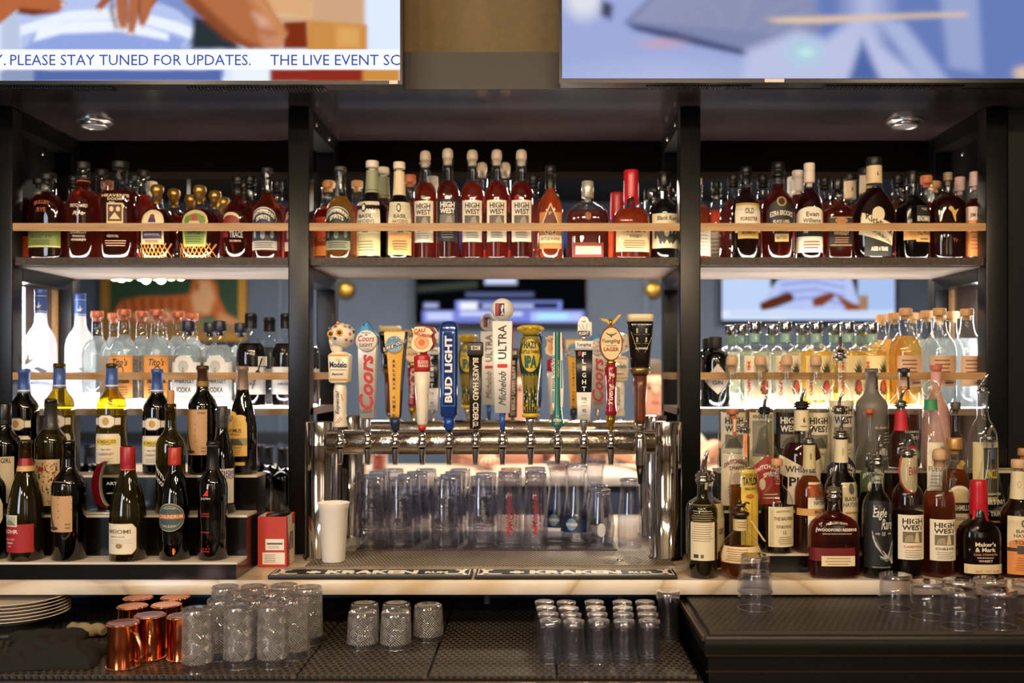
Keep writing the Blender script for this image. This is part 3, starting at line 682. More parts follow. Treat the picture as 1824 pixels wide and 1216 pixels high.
kind('dark_amaro_plain', 'wheat', 25, 565, 3.035, ZM, .95, 2.2, liq='#1a0303', level=.66, cap=('foil', .84, '#17151a'), stub='liqueur_bottle', ops=[('r', -1.0, .30, 1.0, .42, '#d3cfc6'), txt('NONINO', 0, .36, 1.2, .03, '#7a6a60')])
kind('black_gin', 'hend', 26, 600, 2.95, ZM, glass=M('#070808', .08, 0, .6), liq=None, cap=('cork', .84, .46, '#1b1615', .6), stub='gin_bottle',
     ops=[('p', [(-1.0, .38), (0, .19), (1.0, .38), (0, .62)], '#bfae9a'), ('p', [(-.9, .38), (0, .22), (.9, .38), (0, .59)], '#cbbba6'), txt('GIN', 0, .35, .7, .055, INK), ('e', 0, .46, .16, .04, '#9c8b78')])
AGV = lambda: [('q', sum([[(.48 + .46 * math.sin(a) * q, .375 + .20 * math.cos(a) * q) for q in ((.5,) if i % 2 else (1.0,))] for i, a in enumerate([(-1.5 + 3.0 * j / 16) for j in range(17)])], []) + [(.62, .34), (.34, .34)], '#35361f'), ('e', .48, .235, .32, .085, '#7a4a2a'), ('e', .48, .25, .21, .06, '#c94a24')] + [('e', .48 + .3 * math.cos(k), .225 + .07 * math.sin(k), .06, .016, '#5a3a20') for k in (3.4, 4.0, 4.7, 5.4, 6.0)]
def campo(c): return [('r', -.95, .09, .98, .60, c), txt('Mi', -.6, .485, .22, .10, '#cf4a26', rot=-90, b=.04), txt('CAMPO', -.6, .27, .24, .26, '#cf4a26', rot=-90, b=.04), txt('TEQUILA', -.78, .46, .07, .12, '#c98a5a', rot=-90)] + AGV()
SILV = ('cap', .87, .47, '#b8bcc6', .12, 1.0)
TEAL = [('r', -PI, .76, PI, .86, '#86aea2'), ('e', 0, .81, .2, .03, '#b9ccc2')]
kind('agave_label_blanco', 'campo', 26.5, 573, 2.95, ZM, liq=LQ('#f7f6ea', **VD), level=.66, cap=SILV, stub='tequila_bottle', ops=campo('#e3d6b4'), neck=TEAL)
kind('agave_label_reposado', 'campo', 26.5, 573, 2.95, ZM, liq=LQ('#fbe0a0', refr=.35, glow=.22, ior=1.12), level=.66, cap=SILV, stub='tequila_bottle', ops=campo('#e5cf94'), neck=TEAL)
kind('blanco_plain', 'campo', 26, 577, 3.035, ZM, liq=LQ('#f7f6ea', **VD), level=.66, cap=SILV, stub='tequila_bottle', neck=TEAL)
kind('reposado_plain', 'campo', 26, 576, 3.035, ZM, liq=LQ('#fbe0a0', refr=.35, glow=.22, ior=1.12), level=.66, cap=SILV, stub='tequila_bottle', neck=TEAL)
SUER = [('r', -.85, .215, .85, .52, '#c39b74'), ('x', -.6, .30, .4, .49, 5, '#6a4a34'), ('x', 0, .225, .7, .27, 1, '#6a4a34')]
CORK = ('cork', .925, .40, '#c0925e')
kind('kraft_label_clear', 'agave', 29, 549, 2.95, ZM, liq=LQ('#f4f7f6', **VD), level=.70, cap=CORK, stub='tequila_bottle', ops=SUER)
kind('kraft_label_gold', 'agave', 29, 549, 2.95, ZM, liq=LQ('#f9d188', refr=.35, glow=.22, ior=1.12), level=.72, cap=CORK, stub='tequila_bottle', ops=SUER)
kind('cork_clear_back', 'agave', 28, 553, 3.035, ZM, liq=LQ('#f4f7f6', **VD), level=.70, cap=CORK, stub='tequila_bottle')
kind('cork_gold_back', 'agave', 28, 557, 3.035, ZM, liq=LQ('#f9d188', refr=.35, glow=.22, ior=1.12), level=.72, cap=CORK, stub='tequila_bottle')

# ---- wine on the stepped riser
WINE = M('#0b0304', .05, 0, .5); OLIVE = G('#c4b13c', .03, .6, .05, .10, '#c9b02c'); DKGLASS = G('#7a7430', .03, .65, .06, .06, '#8a7a20'); BLKGLASS = G('#3a3d22', .03, .7, .07)
DARKLIQ = M('#070304', .12); GRN = LQ('#a58a12', refr=.5, glow=.05, ior=1.12)
def ROMB(): 
    c = '#e8dcc4'
    return [('r', -1.0, .44, 1.0, .515, '#4a4f66'), ('r', -1.0, .447, 1.0, .508, c), ('p', [(-.6, .44), (-.3, .415), (.3, .415), (.6, .44), (.6, .515), (.3, .54), (-.3, .54), (-.6, .515)], '#4a4f66'), ('p', [(-.56, .447), (-.29, .424), (.29, .424), (.56, .447), (.56, .508), (.29, .531), (-.29, .531), (-.56, .508)], c), ('e', 0, .478, .24, .035, '#bf9a58'),
            ('p', [(-1.0, .09), (1.0, .09), (1.0, .34), (.85, .372), (-.85, .372), (-1.0, .34)], '#4a4f66'), ('p', [(-.97, .097), (.97, .097), (.97, .338), (.84, .365), (-.84, .365), (-.97, .338)], c), ('r', -.75, .265, .75, .325, '#e6cc5c'), txt('ROMBAUER', 0, .297, 1.35, .032, '#7a6a1c'), txt('VINEYARDS', 0, .273, .7, .012, '#7a6a1c'), txt('Napa Valley', 0, .225, .7, .022, '#8a8478', s=.3), txt('CABERNET', 0, .185, 1.1, .022, '#8a8478'), ('x', -.5, .11, .5, .155, 3, '#a8a294')]
BLUEF = (.775, '#4a66a8')
kind('collared_red_wine', 'bord', 24.5, 657, 2.735, T3, glass=BLKGLASS, liq=DARKLIQ, level=.74, cap=('foil', .77, '#44609f', (.785, .80, '#d9d6cf')), ops=ROMB(), stub='wine_bottle')
kind('collared_white_wine', 'bord', 25.5, 647, 2.735, T3, glass=OLIVE, liq=DARKLIQ, level=.53, cap=('stop', .955, .38, '#3a302c', .775, '#44609f', (.79, .805, '#d9d6cf')), ops=ROMB(), stub='wine_bottle')
STRIPE = lambda b: [('r', -.97, b, .72, b + .42, '#bd9468'), ('r', -.97, b + .415, .72, b + .42, '#5a4632')] + [('l', [(-.95, b + .29 - .055 * i + .02), (-.1, b + .32 - .055 * i + .02), (.70, b + .385 - .055 * i + .02)], .003, '#4a3828') for i in range(5)] + [('q', [(-.97, b + .30), (-.90, b + .24), (-.72, b + .10), (-.48, b + .02), (-.30, b + .02), (-.62, b + .12), (-.86, b + .26)], '#33302e'), ('e', -.45, b + .03, .35, .015, '#3a3430'), txt('DON SAINT', .35, b + .385, .5, .016, '#4a3828'), ('x', .3, b + .02, .65, b + .08, 2, '#7a5f42')]
kind('striped_label_wine', 'bord', 25.5, 651, 2.735, T3, glass=BLKGLASS, liq=DARKLIQ, level=.76, cap=('foil', .80, '#4a3018', (.81, .855, '#8a6a24')), ops=STRIPE(.18), stub='wine_bottle')
kind('striped_label_low', 'bord', 28.5, 784, 2.565, T1, glass=BLKGLASS, liq=DARKLIQ, level=.68, ops=STRIPE(.245), stub='wine_bottle')
kind('fifty_label_wine', 'burg', 25, 652, 2.735, T3, glass=BLKGLASS, liq=DARKLIQ, level=.76, cap=('foil', .78, '#8b7361', (.79, .797, '#b09a86')), stub='wine_bottle',
     ops=[('p', [(-1.05, .17), (.75, .17), (.75, .47), (.6, .52), (-.6, .55), (-1.05, .53)], '#d9b05c'), ('e', -.5, .535, .5, .045, '#dcb768'), ('e', .2, .52, .5, .03, '#dcb768'), txt('50', -.6, .515, .5, .055, '#8c3f2a', s=.2), txt('CAYMUS', -.25, .405, 1.2, .035, '#4a3718'), txt('VINEYARDS', -.2, .37, .9, .018, '#8a6a2c'), ('r', -1.05, .27, .74, .335, '#8f8870'), ('p', [(-.9, .27), (.5, .27), (.2, .325), (-.7, .33)], '#4c4a40'), txt('ANNIVERSARY', -.15, .25, 1.1, .02, '#8a5a2c'), ('x', -.6, .18, .4, .235, 3, '#a8823c'), ('r', -.6, .085, .6, .115, '#c9a04c')])
kind('swirl_label_wine', 'bord', 28, 718, 2.65, T2, glass=BLKGLASS, liq=DARKLIQ, level=.60, cap=('screw', .80, .42, '#151313', .3), stub='wine_bottle',
     ops=[('r', -.98, .10, .85, .52, '#dfd3b8'), txt('FLORA GIRL', -.1, .485, 1.5, .045, INK)] + [('l', [(-.2 + .3 * math.cos(a * 1.7 + j), .3 + .14 * math.sin(a + j)) for a in [q * .5 for q in range(10)]], .006, '#3a362f') for j in range(4)])
def comic():
    o = [('r', -.98, .075, .98, .475, '#cdb68c')]; rr = random.Random(4); cs = ['#5a2c24', '#8a3a2c', '#3d3556', '#2a2622', '#7a5a3a', '#b5622c', '#5c4a68']
    for i in range(150):
        u = rr.uniform(-.93, .8); v = rr.uniform(.085, .45); w = rr.uniform(.03, .12); h = rr.uniform(.006, .022)
        if u + w > .95 or v + h > .47: continue
        o.append(('r', u, v, u + w, v + h, rr.choice(cs)) if i % 3 else ('e', u + .05, v + .01, w * .4, h * .7, rr.choice(cs)))
    return o + [('r', -.38, .375, .0, .41, '#9c1f26')]
kind('picture_label_wine', 'bord', 26.5, 710, 2.65, T2, glass=DKGLASS, liq=DARKLIQ, level=.50, cap=('stop', .965, .40, '#4b4642', .73, '#3b3937'), ops=comic(), stub='wine_bottle')
kind('smith_olive_wine', 'bord', 25, 719, 2.65, T2, glass=DKGLASS, liq=DARKLIQ, level=.30, cap=('custom', ('stopper', lambda mb, H, R, rn: mb.lathe([(rn * .62, H - .02), (rn * .66, H), (rn * .70, H + .034), (rn * .62, H + .036), (1e-5, H + .036)], M('#bd8a58', .8), 20))), stub='wine_bottle',
     ops=[txt('SMITH', -.3, .375, 1.1, .045, '#e8e2d4', rot=-8), txt('& HOOK', -.3, .30, 1.0, .045, '#e8e2d4', rot=-6)])
kind('violet_label_wine', 'burg', 23, 723, 2.65, T2, glass=BLKGLASS, liq=DARKLIQ, level=.66, cap=('screw', .79, .42, '#2e2b2a', .4), stub='wine_bottle', ops=[('r', -.98, .10, .98, .42, '#d8d0c4')] + [('e', -.8 + .16 * (i % 11), .33 + .02 * (i // 11) + .004 * (i % 3), .05, .009, ['#4a3a8c', '#6a5ab0', '#2f2a60'][i % 3]) for i in range(44)])
kind('red_label_wine', 'burg', 30, 783, 2.565, T1, glass=DKGLASS, liq=DARKLIQ, level=.34, cap=('stop', .945, .40, '#2c2a29', .74, '#8f2a30', (.742, .785, '#caa25e')), stub='wine_bottle',
     ops=[('r', -1.05, .075, 1.0, .31, '#9d1d22'), ('r', -.88, .29, .1, .385, '#ddd2b6'), ('r', -.8, .30, .02, .375, '#b0b2a2'), ('p', [(-.8, .30), (.02, .30), (-.2, .335), (-.5, .35)], '#7c7f70'), txt('J.LOHR', -.4, .245, 1.1, .042, '#ecd9c8'), txt('SEVEN OAKS', -.4, .185, .75, .017, '#dba79a'), txt('SYRAH', -.4, .155, .5, .016, '#ecd9c8'), txt('2021', -.4, .127, .3, .014, '#dba79a')])
kind('white_label_pinot', 'burg', 31, 794, 2.565, T1, glass=DKGLASS, liq=DARKLIQ, level=.36, cap=('screw', .785, .42, '#9c1f2a', .35), neck=[('r', -PI, .795, PI, .825, '#caa870')], stub='wine_bottle',
     ops=[('p', [(-.98, .065), (.68, .065), (.9, .11), (.9, .29), (.68, .335), (-.98, .335)], '#b5893c'), ('p', [(-.96, .07), (.67, .07), (.88, .112), (.88, .288), (.67, .33), (-.96, .33)], '#e6ddc8'), txt('MEIOMI', -.1, .265, 1.35, .036, '#6a604c'), txt('PINOT NOIR', -.15, .22, .85, .015, '#8a8068'), ('e', -.05, .14, .2, .022, '#a0814a'), ('x', -.8, .155, .75, .2, 3, '#cfc5ae')])
kind('teal_label_wine', 'flute', 26, 796, 2.565, T1, glass=BLKGLASS, liq=DARKLIQ, level=.70, cap=('screw', .84, .43, '#b3372a', .35), stub='wine_bottle',
     ops=[('e', 0, .385, 1.05, .125, '#b49a66'), ('e', 0, .385, 1.02, .118, '#3d5c62'), ('e', 0, .39, .85, .095, '#b49a66'), ('e', 0, .39, .83, .09, '#35525a'), ('r', -1.0, .37, 1.0, .415, '#b4572c'), txt('CONUNDRUM', 0, .393, 1.75, .03, '#e8d09a'), txt('RED BLEND', 0, .31, .9, .016, '#c9b98c'), txt('CALIFORNIA', 0, .465, .8, .014, '#c9b98c')])
kind('red_triangle_wine', 'bord', 25.5, 785, 2.565, T1, glass=BLKGLASS, liq=DARKLIQ, level=.76, cap=('foil', .76, '#1d1b1b', (.955, .962, '#c9c4bc')), stub='wine_bottle',
     ops=[('p', [(-.4, .545), (0, .545), (0, .605)], '#cf2330'), txt('JUSTIN', -.22, .52, .72, .022, '#d8cfc2'), txt('CABERNET', -.25, .395, .68, .012, '#c22a30'), txt('SAUVIGNON', -.25, .375, .68, .012, '#c22a30'), txt('PASO ROBLES', -.25, .24, .68, .012, '#c22a30'), txt('2 0 2 1', -.25, .10, .68, .014, '#c22a30'), txt('CALIFORNIA', -.25, .08, .68, .012, '#c22a30')])
kind('faceted_label_wine', 'bord', 27, 792, 2.565, T1, glass=BLKGLASS, liq=DARKLIQ, level=.7, cap=('foil', .76, '#1d1b1b'), stub='wine_bottle', ops=[('p', [(-.9, .30), (.5, .30), (.8, .36), (.8, .48), (.5, .56), (-.9, .56)], '#e0d6bd'), ('x', -.6, .34, .6, .5, 5, '#6b6048')])
kind('far_wine', 'bord', 22, 790, 3.55, ZC, glass=BLKGLASS, liq=DARKLIQ, level=.75, cap=('foil', .76, '#14121a'), stub='wine_bottle')

# ---- speed bottles, lower right
kind('big_label_brandy', 'silo', 26, 811, 2.54, ZC, glass=DKGLASS, liq=M('#090402', .1), level=.63, cap=('pour', .78, 0), stub='liqueur_bottle',
     ops=[('r', -1.1, .15, .75, .60, '#e0d3b4'), ('e', -.95, .585, .05, .01, INK), ('x', -.98, .3, .6, .56, 14, '#9a8c70'), ('r', -.8, .17, -.45, .2, '#3a342a'), ('r', -.3, .17, -.1, .2, '#6a6250'), ('r', .78, .15, .95, .6, '#2a2418'), ('r', 1.05, .15, 1.5, .6, '#cbb98c')], neck=[('r', .2, .72, .75, .79, '#b8b294')])
kind('wide_clear_liqueur', 'silo', 34, 803, 2.655, ZC, 1, 2, liq='#7a2d12', level=.28, cap=('pour', .74, 0), stub='liqueur_bottle',
     ops=[('r', -1.3, .16, -.72, .56, '#4a4038'), ('r', .4, .16, 1.2, .56, '#d9c9a2'), txt('CAFE', .8, .33, .4, .05, INK)])
def horse(mb, H, R, rn):
    m = M('#55483c', .35, .85); z = H * .80
    mb.lathe([(rn * .8, z - .014), (rn * .85, z - .004), (rn * 1.1, z - .003), (rn * 1.15, z + .004), (rn * .8, z + .008), (1e-5, z + .009)], m, 24)
    b = z + .022
    mb.ball((0, 0, b), .0062, m, 2.1, .75, .9)
    mb.ball((-.002, 0, b + .009), .0045, m, 1.3, .7, 1.2)                 # rider
    mb.ball((-.004, 0, b + .015), .0026, m)
    mb.tube([(.010, 0, b + .002), (.016, 0, b + .008), (.020, 0, b + .007), (.024, 0, b + .004)], [.0034, .0026, .0024, .0014], m, 8)
    mb.tube([(-.012, 0, b + .001), (-.018, 0, b + .002), (-.023, 0, b - .002)], [.002, .0016, .0008], m, 8)
    for x, dx in ((.009, .010), (.007, .004), (-.009, -.010), (-.007, -.004)):
        mb.tube([(x, .001, b - .003), (x + dx * .6, .001, b - .009), (x + dx, .001, b - .013)], [.002, .0014, .001], m, 6)
kind('horse_topped_bourbon', 'blant', 37.5, 886, 2.56, ZC, 1, 2, liq='#dc8a44', level=.37, cap=('custom', ('stopper', horse)),
     ops=[('r', -1.25, .22, 1.2, .42, '#d9c093'), ('x', -.95, .24, .35, .40, 6, '#8a6a42'), ('x', .5, .26, 1.1, .36, 3, '#8a6a42')], neck=[('r', -PI, .60, PI, .745, '#ccb78a'), ('x', -.7, .63, .7, .72, 3, '#8a7248')],
     extra=[('tag_band', lambda mb, H, R, sf: mb.prism([(R * .34, H * .74), (R * .42, H * .74), (R * 1.1, H * .47), (R * .95, H * .49)], -R * .55, -R * .545, M('#c7ab70', .6)))])
kind('reserve_bourbon', 'flat', 45, 828, 2.545, ZC, .5, 3.4, liq='#b0381c', level=.575, cap=('pour', .70, 0), stub='whiskey_bottle',
     ops=[txt("DISTILLER'S SELECT", 0, .495, .85, .018, '#dccbb4', arch=.012), txt('WOODFORD RESERVE', 0, .435, 1.55, .026, '#e6d6c0', b=.03), txt('KENTUCKY STRAIGHT BOURBON WHISKEY', 0, .40, 1.15, .011, '#dccbb4'), ('r', -1.0, .16, .7, .275, '#6a0f10'), ('r', -.62, .115, .70, .205, '#e2d2ac'), ('x', -.5, .12, .6, .195, 3, '#a08c64')], neck=[('r', -PI, .745, PI, .80, '#5a4a3a')])
def eagle():
    w = '#b5b2ac'
    return [('r', -1.3, .075, 1.3, .545, '#0c0e12'), txt('Eagle', -.12, .455, .95, .085, '#d6d2c8', s=.35, b=.01), txt('Rare', .38, .385, .85, .075, '#d6d2c8', s=.35, b=.01), txt('AGED', -.28, .318, .3, .014, '#c9c5bc'), txt('10', .12, .318, .22, .028, '#c9c5bc'), txt('YEARS', .55, .318, .34, .014, '#c9c5bc'),
            ('q', [(-.66, .344), (-.43, .29), (-.23, .24), (.04, .205), (.40, .166), (.57, .205), (.76, .25), (1.0, .275), (1.06, .22), (.94, .166), (1.0, .128), (.76, .108), (.57, .135), (.27, .124), (-.04, .143), (-.16, .166), (.19, .155), (-.08, .186), (-.43, .236), (-.61, .29)], w)] + [('l', [(-.56 + .13 * q, .318 - .030 * q), (-.36 + .13 * q, .262 - .022 * q)], .006, '#4a4a4c') for q in range(5)] + [('l', [(.60 + .09 * q, .15 + .01 * q), (.72 + .08 * q, .215 + .012 * q)], .006, '#5a5a5c') for q in range(4)] + [('e', .80, .118, .10, .011, '#ece8de'), ('q', [(.88, .120), (1.0, .112), (.90, .106)], '#8a8880'), ('l', [(-.10, .148), (.2, .135), (.5, .142)], .005, '#5a5a5c'), txt('KENTUCKY STRAIGHT BOURBON', 0, .085, 1.2, .009, '#a8a59c')]
kind('eagle_bourbon', 'wheat', 26, 775, 2.55, ZC, glass=GLASS, liq='#2a0a04', level=.655, cap=('pour', .79, .0), ops=eagle(), e0=.0006)
HWOPS = lambda t, c: [('r', -.92, .14, .95, .46, '#e2d8c0'), txt('HIGH', 0.05, .415, 1.35, .042, '#3a342c', b=.035), txt('WEST', 0.05, .37, 1.4, .038, '#3a342c', b=.035), ('r', -.6, .26, .68, .34, '#6b6252'), ('p', [(-.5, .265), (.1, .265), (.0, .32), (-.4, .31)], '#9a8c6c'), ('p', [(.1, .265), (.45, .265), (.35, .335), (.2, .335)], '#cdb98a'), txt(t, .04, .233, 1.15, .018, c), ('x', -.5, .15, .6, .215, 4, '#a89c84')]
kind('campfire_bourbon', 'west', 27.5, 781, 2.56, ZC, liq='#6e2410', level=.47, cap=('pour', .88, 0), ops=HWOPS('CAMPFIRE', '#cf6a33'))
kind('double_rye_bourbon', 'west', 27.5, 799, 2.56, ZC, liq='#c8702a', level=.66, cap=('knob', .905, .44, '#c39a72'), ops=HWOPS('DOUBLE RYE', '#4a443a'), liqargs={'bump': .4})
kind('cask_whisky', 'maker', 36, 855, 2.55, ZC, .8, 3, liq='#5a1c0c', level=.60, cap=('wax', .70, '#b01826'),
     ops=[('r', -.92, .06, .92, .155, '#d9c69a'), txt("24-01  113.7  56.85", .1, .085, 1.2, .025, '#c2542c'), txt("Maker's", 0, .36, 1.0, .045, '#dcc7ae', b=.03), txt('& Mark', 0, .305, 1.0, .045, '#dcc7ae', b=.03), txt('CASK STRENGTH', 0, .255, 1.15, .022, '#cf8a6c'), txt('WHISKY', 0, .19, .7, .026, '#dcc7ae'), ('x', -.5, .21, .5, .235, 1, '#cdb59a')])
kind('toast_bourbon', 'basil', 31, 818, 2.55, ZC, liq='#7a2a10', level=.66, cap=('cork', .925, .40, '#c9a07c'), ops=[('r', -1.05, .04, 1.05, .53, '#dcc9a2'), ('r', -1.05, .04, 1.05, .27, '#d88b48'), ('e', -.2, .29, .8, .05, '#d88b48'), ('e', -.1, .47, .2, .035, '#5a5246'), ('e', -.1, .47, .11, .02, '#dcc9a2'), txt('BASIL', -.1, .405, .9, .03, '#5a5246'), txt("HAYDEN", -.1, .367, 1.15, .028, '#5a5246'), txt('TOAST', -.1, .31, 1.1, .032, '#4a3a2a'), ('r', -1.07, .235, 1.07, .265, '#3a2a1e'), ('r', -.5, .215, .1, .285, '#4a4038'), ('x', -.6, .07, .5, .19, 6, '#b5682c')], neck=[('r', -PI, .665, PI, .90, '#d6c8a4'), ('e', -.35, .79, .25, .03, '#a8946c'), ('e', -.35, .79, .18, .022, '#d6c8a4')])
# second row of the right riser
kind('yellow_label_bourbon', 'dome', 26.5, 748, 2.64, R1, 1, 2, liq='#e6b24a', level=.5, cap=('pour', .92, .004), ops=[('r', .0, .04, 1.3, .63, '#d9b843'), txt('COLONEL E.H.', .7, .59, 1.1, .026, '#6a541a'), txt('TAYLOR', .7, .545, 1.2, .06, INK, b=.03), txt('SMALL BATCH', .7, .49, .9, .022, '#6a541a'), ('e', .6, .43, .3, .018, '#b5662c'), ('r', .7, .05, .75, .40, '#a8862c'), ('r', .25, .05, .3, .40, '#a8862c')], neck=[('r', .05, .72, .75, .90, '#d9926a'), ('r', .25, .74, .55, .88, '#c97a52')])
kind('cream_label_scotch', 'balv', 29, 816, 2.64, R1, liq='#4a3410', level=.44, cap=('cork', .925, .36, '#c98f66'), ops=[('r', -.75, .075, 1.1, .50, '#d9cda6'), txt('SINGLE MALT', .25, .455, 1.0, .02, '#6a5f44', arch=.01), txt('THE BALVENIE', .25, .375, 1.3, .036, '#3a3222'), txt('DOUBLEWOOD', .25, .29, 1.0, .032, '#3a3222'), txt('12', .25, .23, .2, .04, '#3a3222'), ('r', -.65, .09, -.4, .48, '#c8ba8c'), ('x', -.2, .1, .8, .19, 4, '#8a7e5c')], neck=[('x', -.4, .72, .4, .8, 3, '#b05a3c')])
kind('malted_rye_whiskey', 'basil', 26, 758, 2.64, R1, liq='#d8853a', level=.60, cap=('pour', .86, 0), ops=[('r', -.35, .05, 1.3, .56, '#dcd2b6'), ('r', -1.2, .30, 1.3, .355, '#c99652'), ('e', .55, .515, .17, .035, '#5a5448'), txt('BASIL', .55, .44, .8, .032, '#5a5448'), txt('HAYDEN', .55, .40, 1.0, .032, '#5a5448'), txt('MALTED', .55, .33, .9, .03, '#5a5448')], neck=[('r', -PI, .66, PI, .85, '#c6b98a'), ('e', 0, .76, .2, .03, '#8c8258')])
kind('dark_belted_whiskey', 'basil', 28.5, 741, 2.64, R1, liq='#180604', level=.66, cap=('pour', .84, 0), ops=[('r', -.2, .12, 1.2, .52, '#d6c8a4'), ('e', .4, .475, .2, .04, '#5a5246'), txt('BASIL', .4, .40, .9, .032, '#5a5246'), txt('HAYDEN', .4, .36, 1.1, .032, '#5a5246'), ('x', -.1, .28, .9, .32, 1, '#b57a4c')], neck=[('r', -PI, .66, PI, .83, '#d8caa6'), ('e', 0, .74, .2, .03, '#b5a478')])
kind('arch_label_whiskey', 'bull', 22, 780, 2.64, R1, 1, 3.5, liq='#c97f22', level=.72, cap=('screw', .90, .62, '#b58c4c', .35, .4), ops=[('r', -.93, .42, .93, .50, '#ded2b6'), ('e', 0, .50, .93, .09, '#ded2b6'), ('e', 0, .50, .75, .065, '#c9b98c'), ('r', -.93, .35, .93, .44, '#26201a'), txt('BUSHMILLS', 0, .395, 1.7, .05, '#e0d6c0', b=.03), ('r', -.93, .05, .93, .345, '#dccfae'), txt('ORIGINAL', 0, .30, 1.1, .032, '#5a4c34'), ('e', .4, .17, .3, .06, '#9a96b0'), ('r', -.93, .03, .93, .055, INK)])
kind('wing_bourbon', 'angel', 32, 757, 2.64, R1, .6, 2.2, liq='#120503', level=.30, cap=('pour', .88, 0), ops=[txt("ANGEL'S ENVY", .0, .395, 1.5, .04, '#d9d4c8', b=.03), txt('+ TRIPLE', .1, .30, 1.0, .035, '#d9d4c8'), txt('Louisville', 0, .46, .9, .025, '#c9c4b8', s=.3), ('x', -.6, .22, .6, .26, 1, '#b8863c')], neck=[('r', -.05, .73, .3, .86, '#2f4c86')])
kind('dark_square_cork', 'square', 22, 798, 2.64, R1, 1, 4, liq='#180704', level=.6, cap=('cork', .93, .40, '#a87844'))
kind('dark_red_whiskey', 'dome', 22, 820, 2.64, R1, liq='#4a0d06', level=.64, cap=('cork', .92, .4, '#2a2420'))
# third row
SW2 = lambda c: [('p', [(-1.1, .06), (1.1, .06), (1.1, .37), (0, .50), (-1.1, .37)], c), ('l', [(-1.05, .36), (0, .485), (1.05, .36)], .006, '#e0d6c0'), txt('SWITCHGRASS', 0, .39, 1.75, .042, '#e8dfc8', arch=.06, b=.04), txt('SPIRITS', .2, .325, 1.0, .042, '#e8dfc8', arch=.02, b=.04), ('e', -.35, .235, .2, .05, '#d9c9ae'), ('x', -.3, .10, .8, .16, 2, '#e0d6c0')]
kind('white_grass_spirit', 'pin', 27, 728, 2.722, R2, liq='#e2c27a', level=.22, cap=('cork', .945, .40, '#a8623c'), ops=[('r', -1.1, .05, 1.1, .56, '#dacfb4'), txt('SWITCHGRASS', 0, .49, 1.7, .045, '#7a2c24', arch=.05, b=.03), txt('SPIRITS', 0, .42, 1.0, .04, '#7a2c24'), ('e', 0, .32, .3, .06, '#c0a890'), ('x', -.6, .1, .6, .25, 5, '#8a7a64')], neck=[('r', -.3, .74, .45, .93, '#b5623c'), ('r', -.15, .76, .3, .9, '#d9c4a0')])
kind('red_grass_spirit', 'pin', 27, 706, 2.722, R2, liq='#e8c88c', level=.15, cap=('pour', .86, -.001, False), ops=SW2('#9c2a24'))
kind('green_grass_spirit', 'pin', 25, 728, 2.722, R2, liq='#e8d29a', level=.10, cap=('cork', .955, .36, '#a8552e'), ops=SW2('#4a6238') + [txt('APPLE', .1, .265, 1.1, .05, '#e0d6c0', b=.04)])
kind('purple_grass_spirit', 'pin', 28, 701, 2.722, R2, liq='#e8c88c', level=.12, cap=('pour', .84, 0), ops=SW2('#2c2348'))
kind('pig_rye', 'kick', 36, 694, 2.722, R2, .8, 2, liq='#a83c1c', level=.55, cap=('pour', .85, 0, False), ops=[('p', [(-1.1, .30), (-.2, .22), (1.1, .33), (1.1, .45), (-.2, .37), (-1.1, .46)], '#dcd0b2'), ('r', -.8, .05, .8, .30, '#dcd0b2'), txt('WHISTLE', -.2, .345, 1.4, .055, INK), txt('PIG', -.3, .24, .9, .08, INK, b=.03)], neck=[('r', -PI, .66, PI, .83, '#d8c9a4'), txt('6', .1, .75, .3, .05, '#2a2018', b=.04), ('x', -.4, .68, .5, .71, 1, '#8a7a58')])
kind('red_oval_bourbon', 'dome', 27, 694, 2.722, R2, liq='#b5611c', level=.18, cap=('pour', .86, 0), ops=[('e', .35, .34, .98, .20, '#b5202a'), ('e', .4, .335, .92, .18, '#d9c9a0'), txt('EVAN', .45, .33, .8, .07, '#b5202a', b=.03)], neck=[('r', -PI, .66, PI, .825, '#b8202c')])
def globe(mb, H, R, rn): mb.ball((0, 0, H * .935), H * .062, G('#f4f2ea', .02, .8, .08), 1.15, 1.15, 1, 20, 12); mb.lathe([(rn * .9, H * .85), (rn * 1.2, H * .868), (rn * 1.2, H * .88)], G('#f4f2ea', .02, .8, .08), 20)
kind('globe_top_tequila', 'cham', 26, 676, 2.722, R2, liq='#f4f4ee', level=.0, cap=('custom', ('stopper', globe)), stub='tequila_bottle', ops=[('r', -.6, .04, 1.0, .52, '#e2dac6'), ('q', sum([[(.5 + .30 * math.sin(a) * q, .44 + .06 * math.cos(a) * q) for q in ((.5,) if i % 2 else (1.0,))] for i, a in enumerate([(-1.4 + 2.8 * j / 12) for j in range(13)])], []), '#3a3a34'), txt('DE', .45, .37, .3, .035, '#6a6456'), txt('FUEGO', .1, .32, 1.2, .04, '#6a6456'), ('x', -.45, .07, .3, .28, 8, '#b0a894')], neck=[('r', -PI, .765, PI, .845, '#2f8a56')])
kind('deer_gin', 'square', 18, 716, 2.722, R2, 1, 3, liq='#eef0f0', level=.45, cap=('cork', .93, .48, '#4a4644'), stub='gin_bottle', ops=[('l', [(-.2, .42), (.0, .40), (.3, .44), (.5, .42)], .02, '#c9a24c'), ('l', [(.0, .40), (.1, .35), (.3, .33)], .03, '#c9a24c'), ('l', [(.1, .36), (.2, .40), (.25, .46)], .016, '#c9a24c'), ('l', [(.2, .34), (.15, .27)], .02, '#c9a24c'), ('r', -.9, .05, .9, .22, '#d9d2c0')])
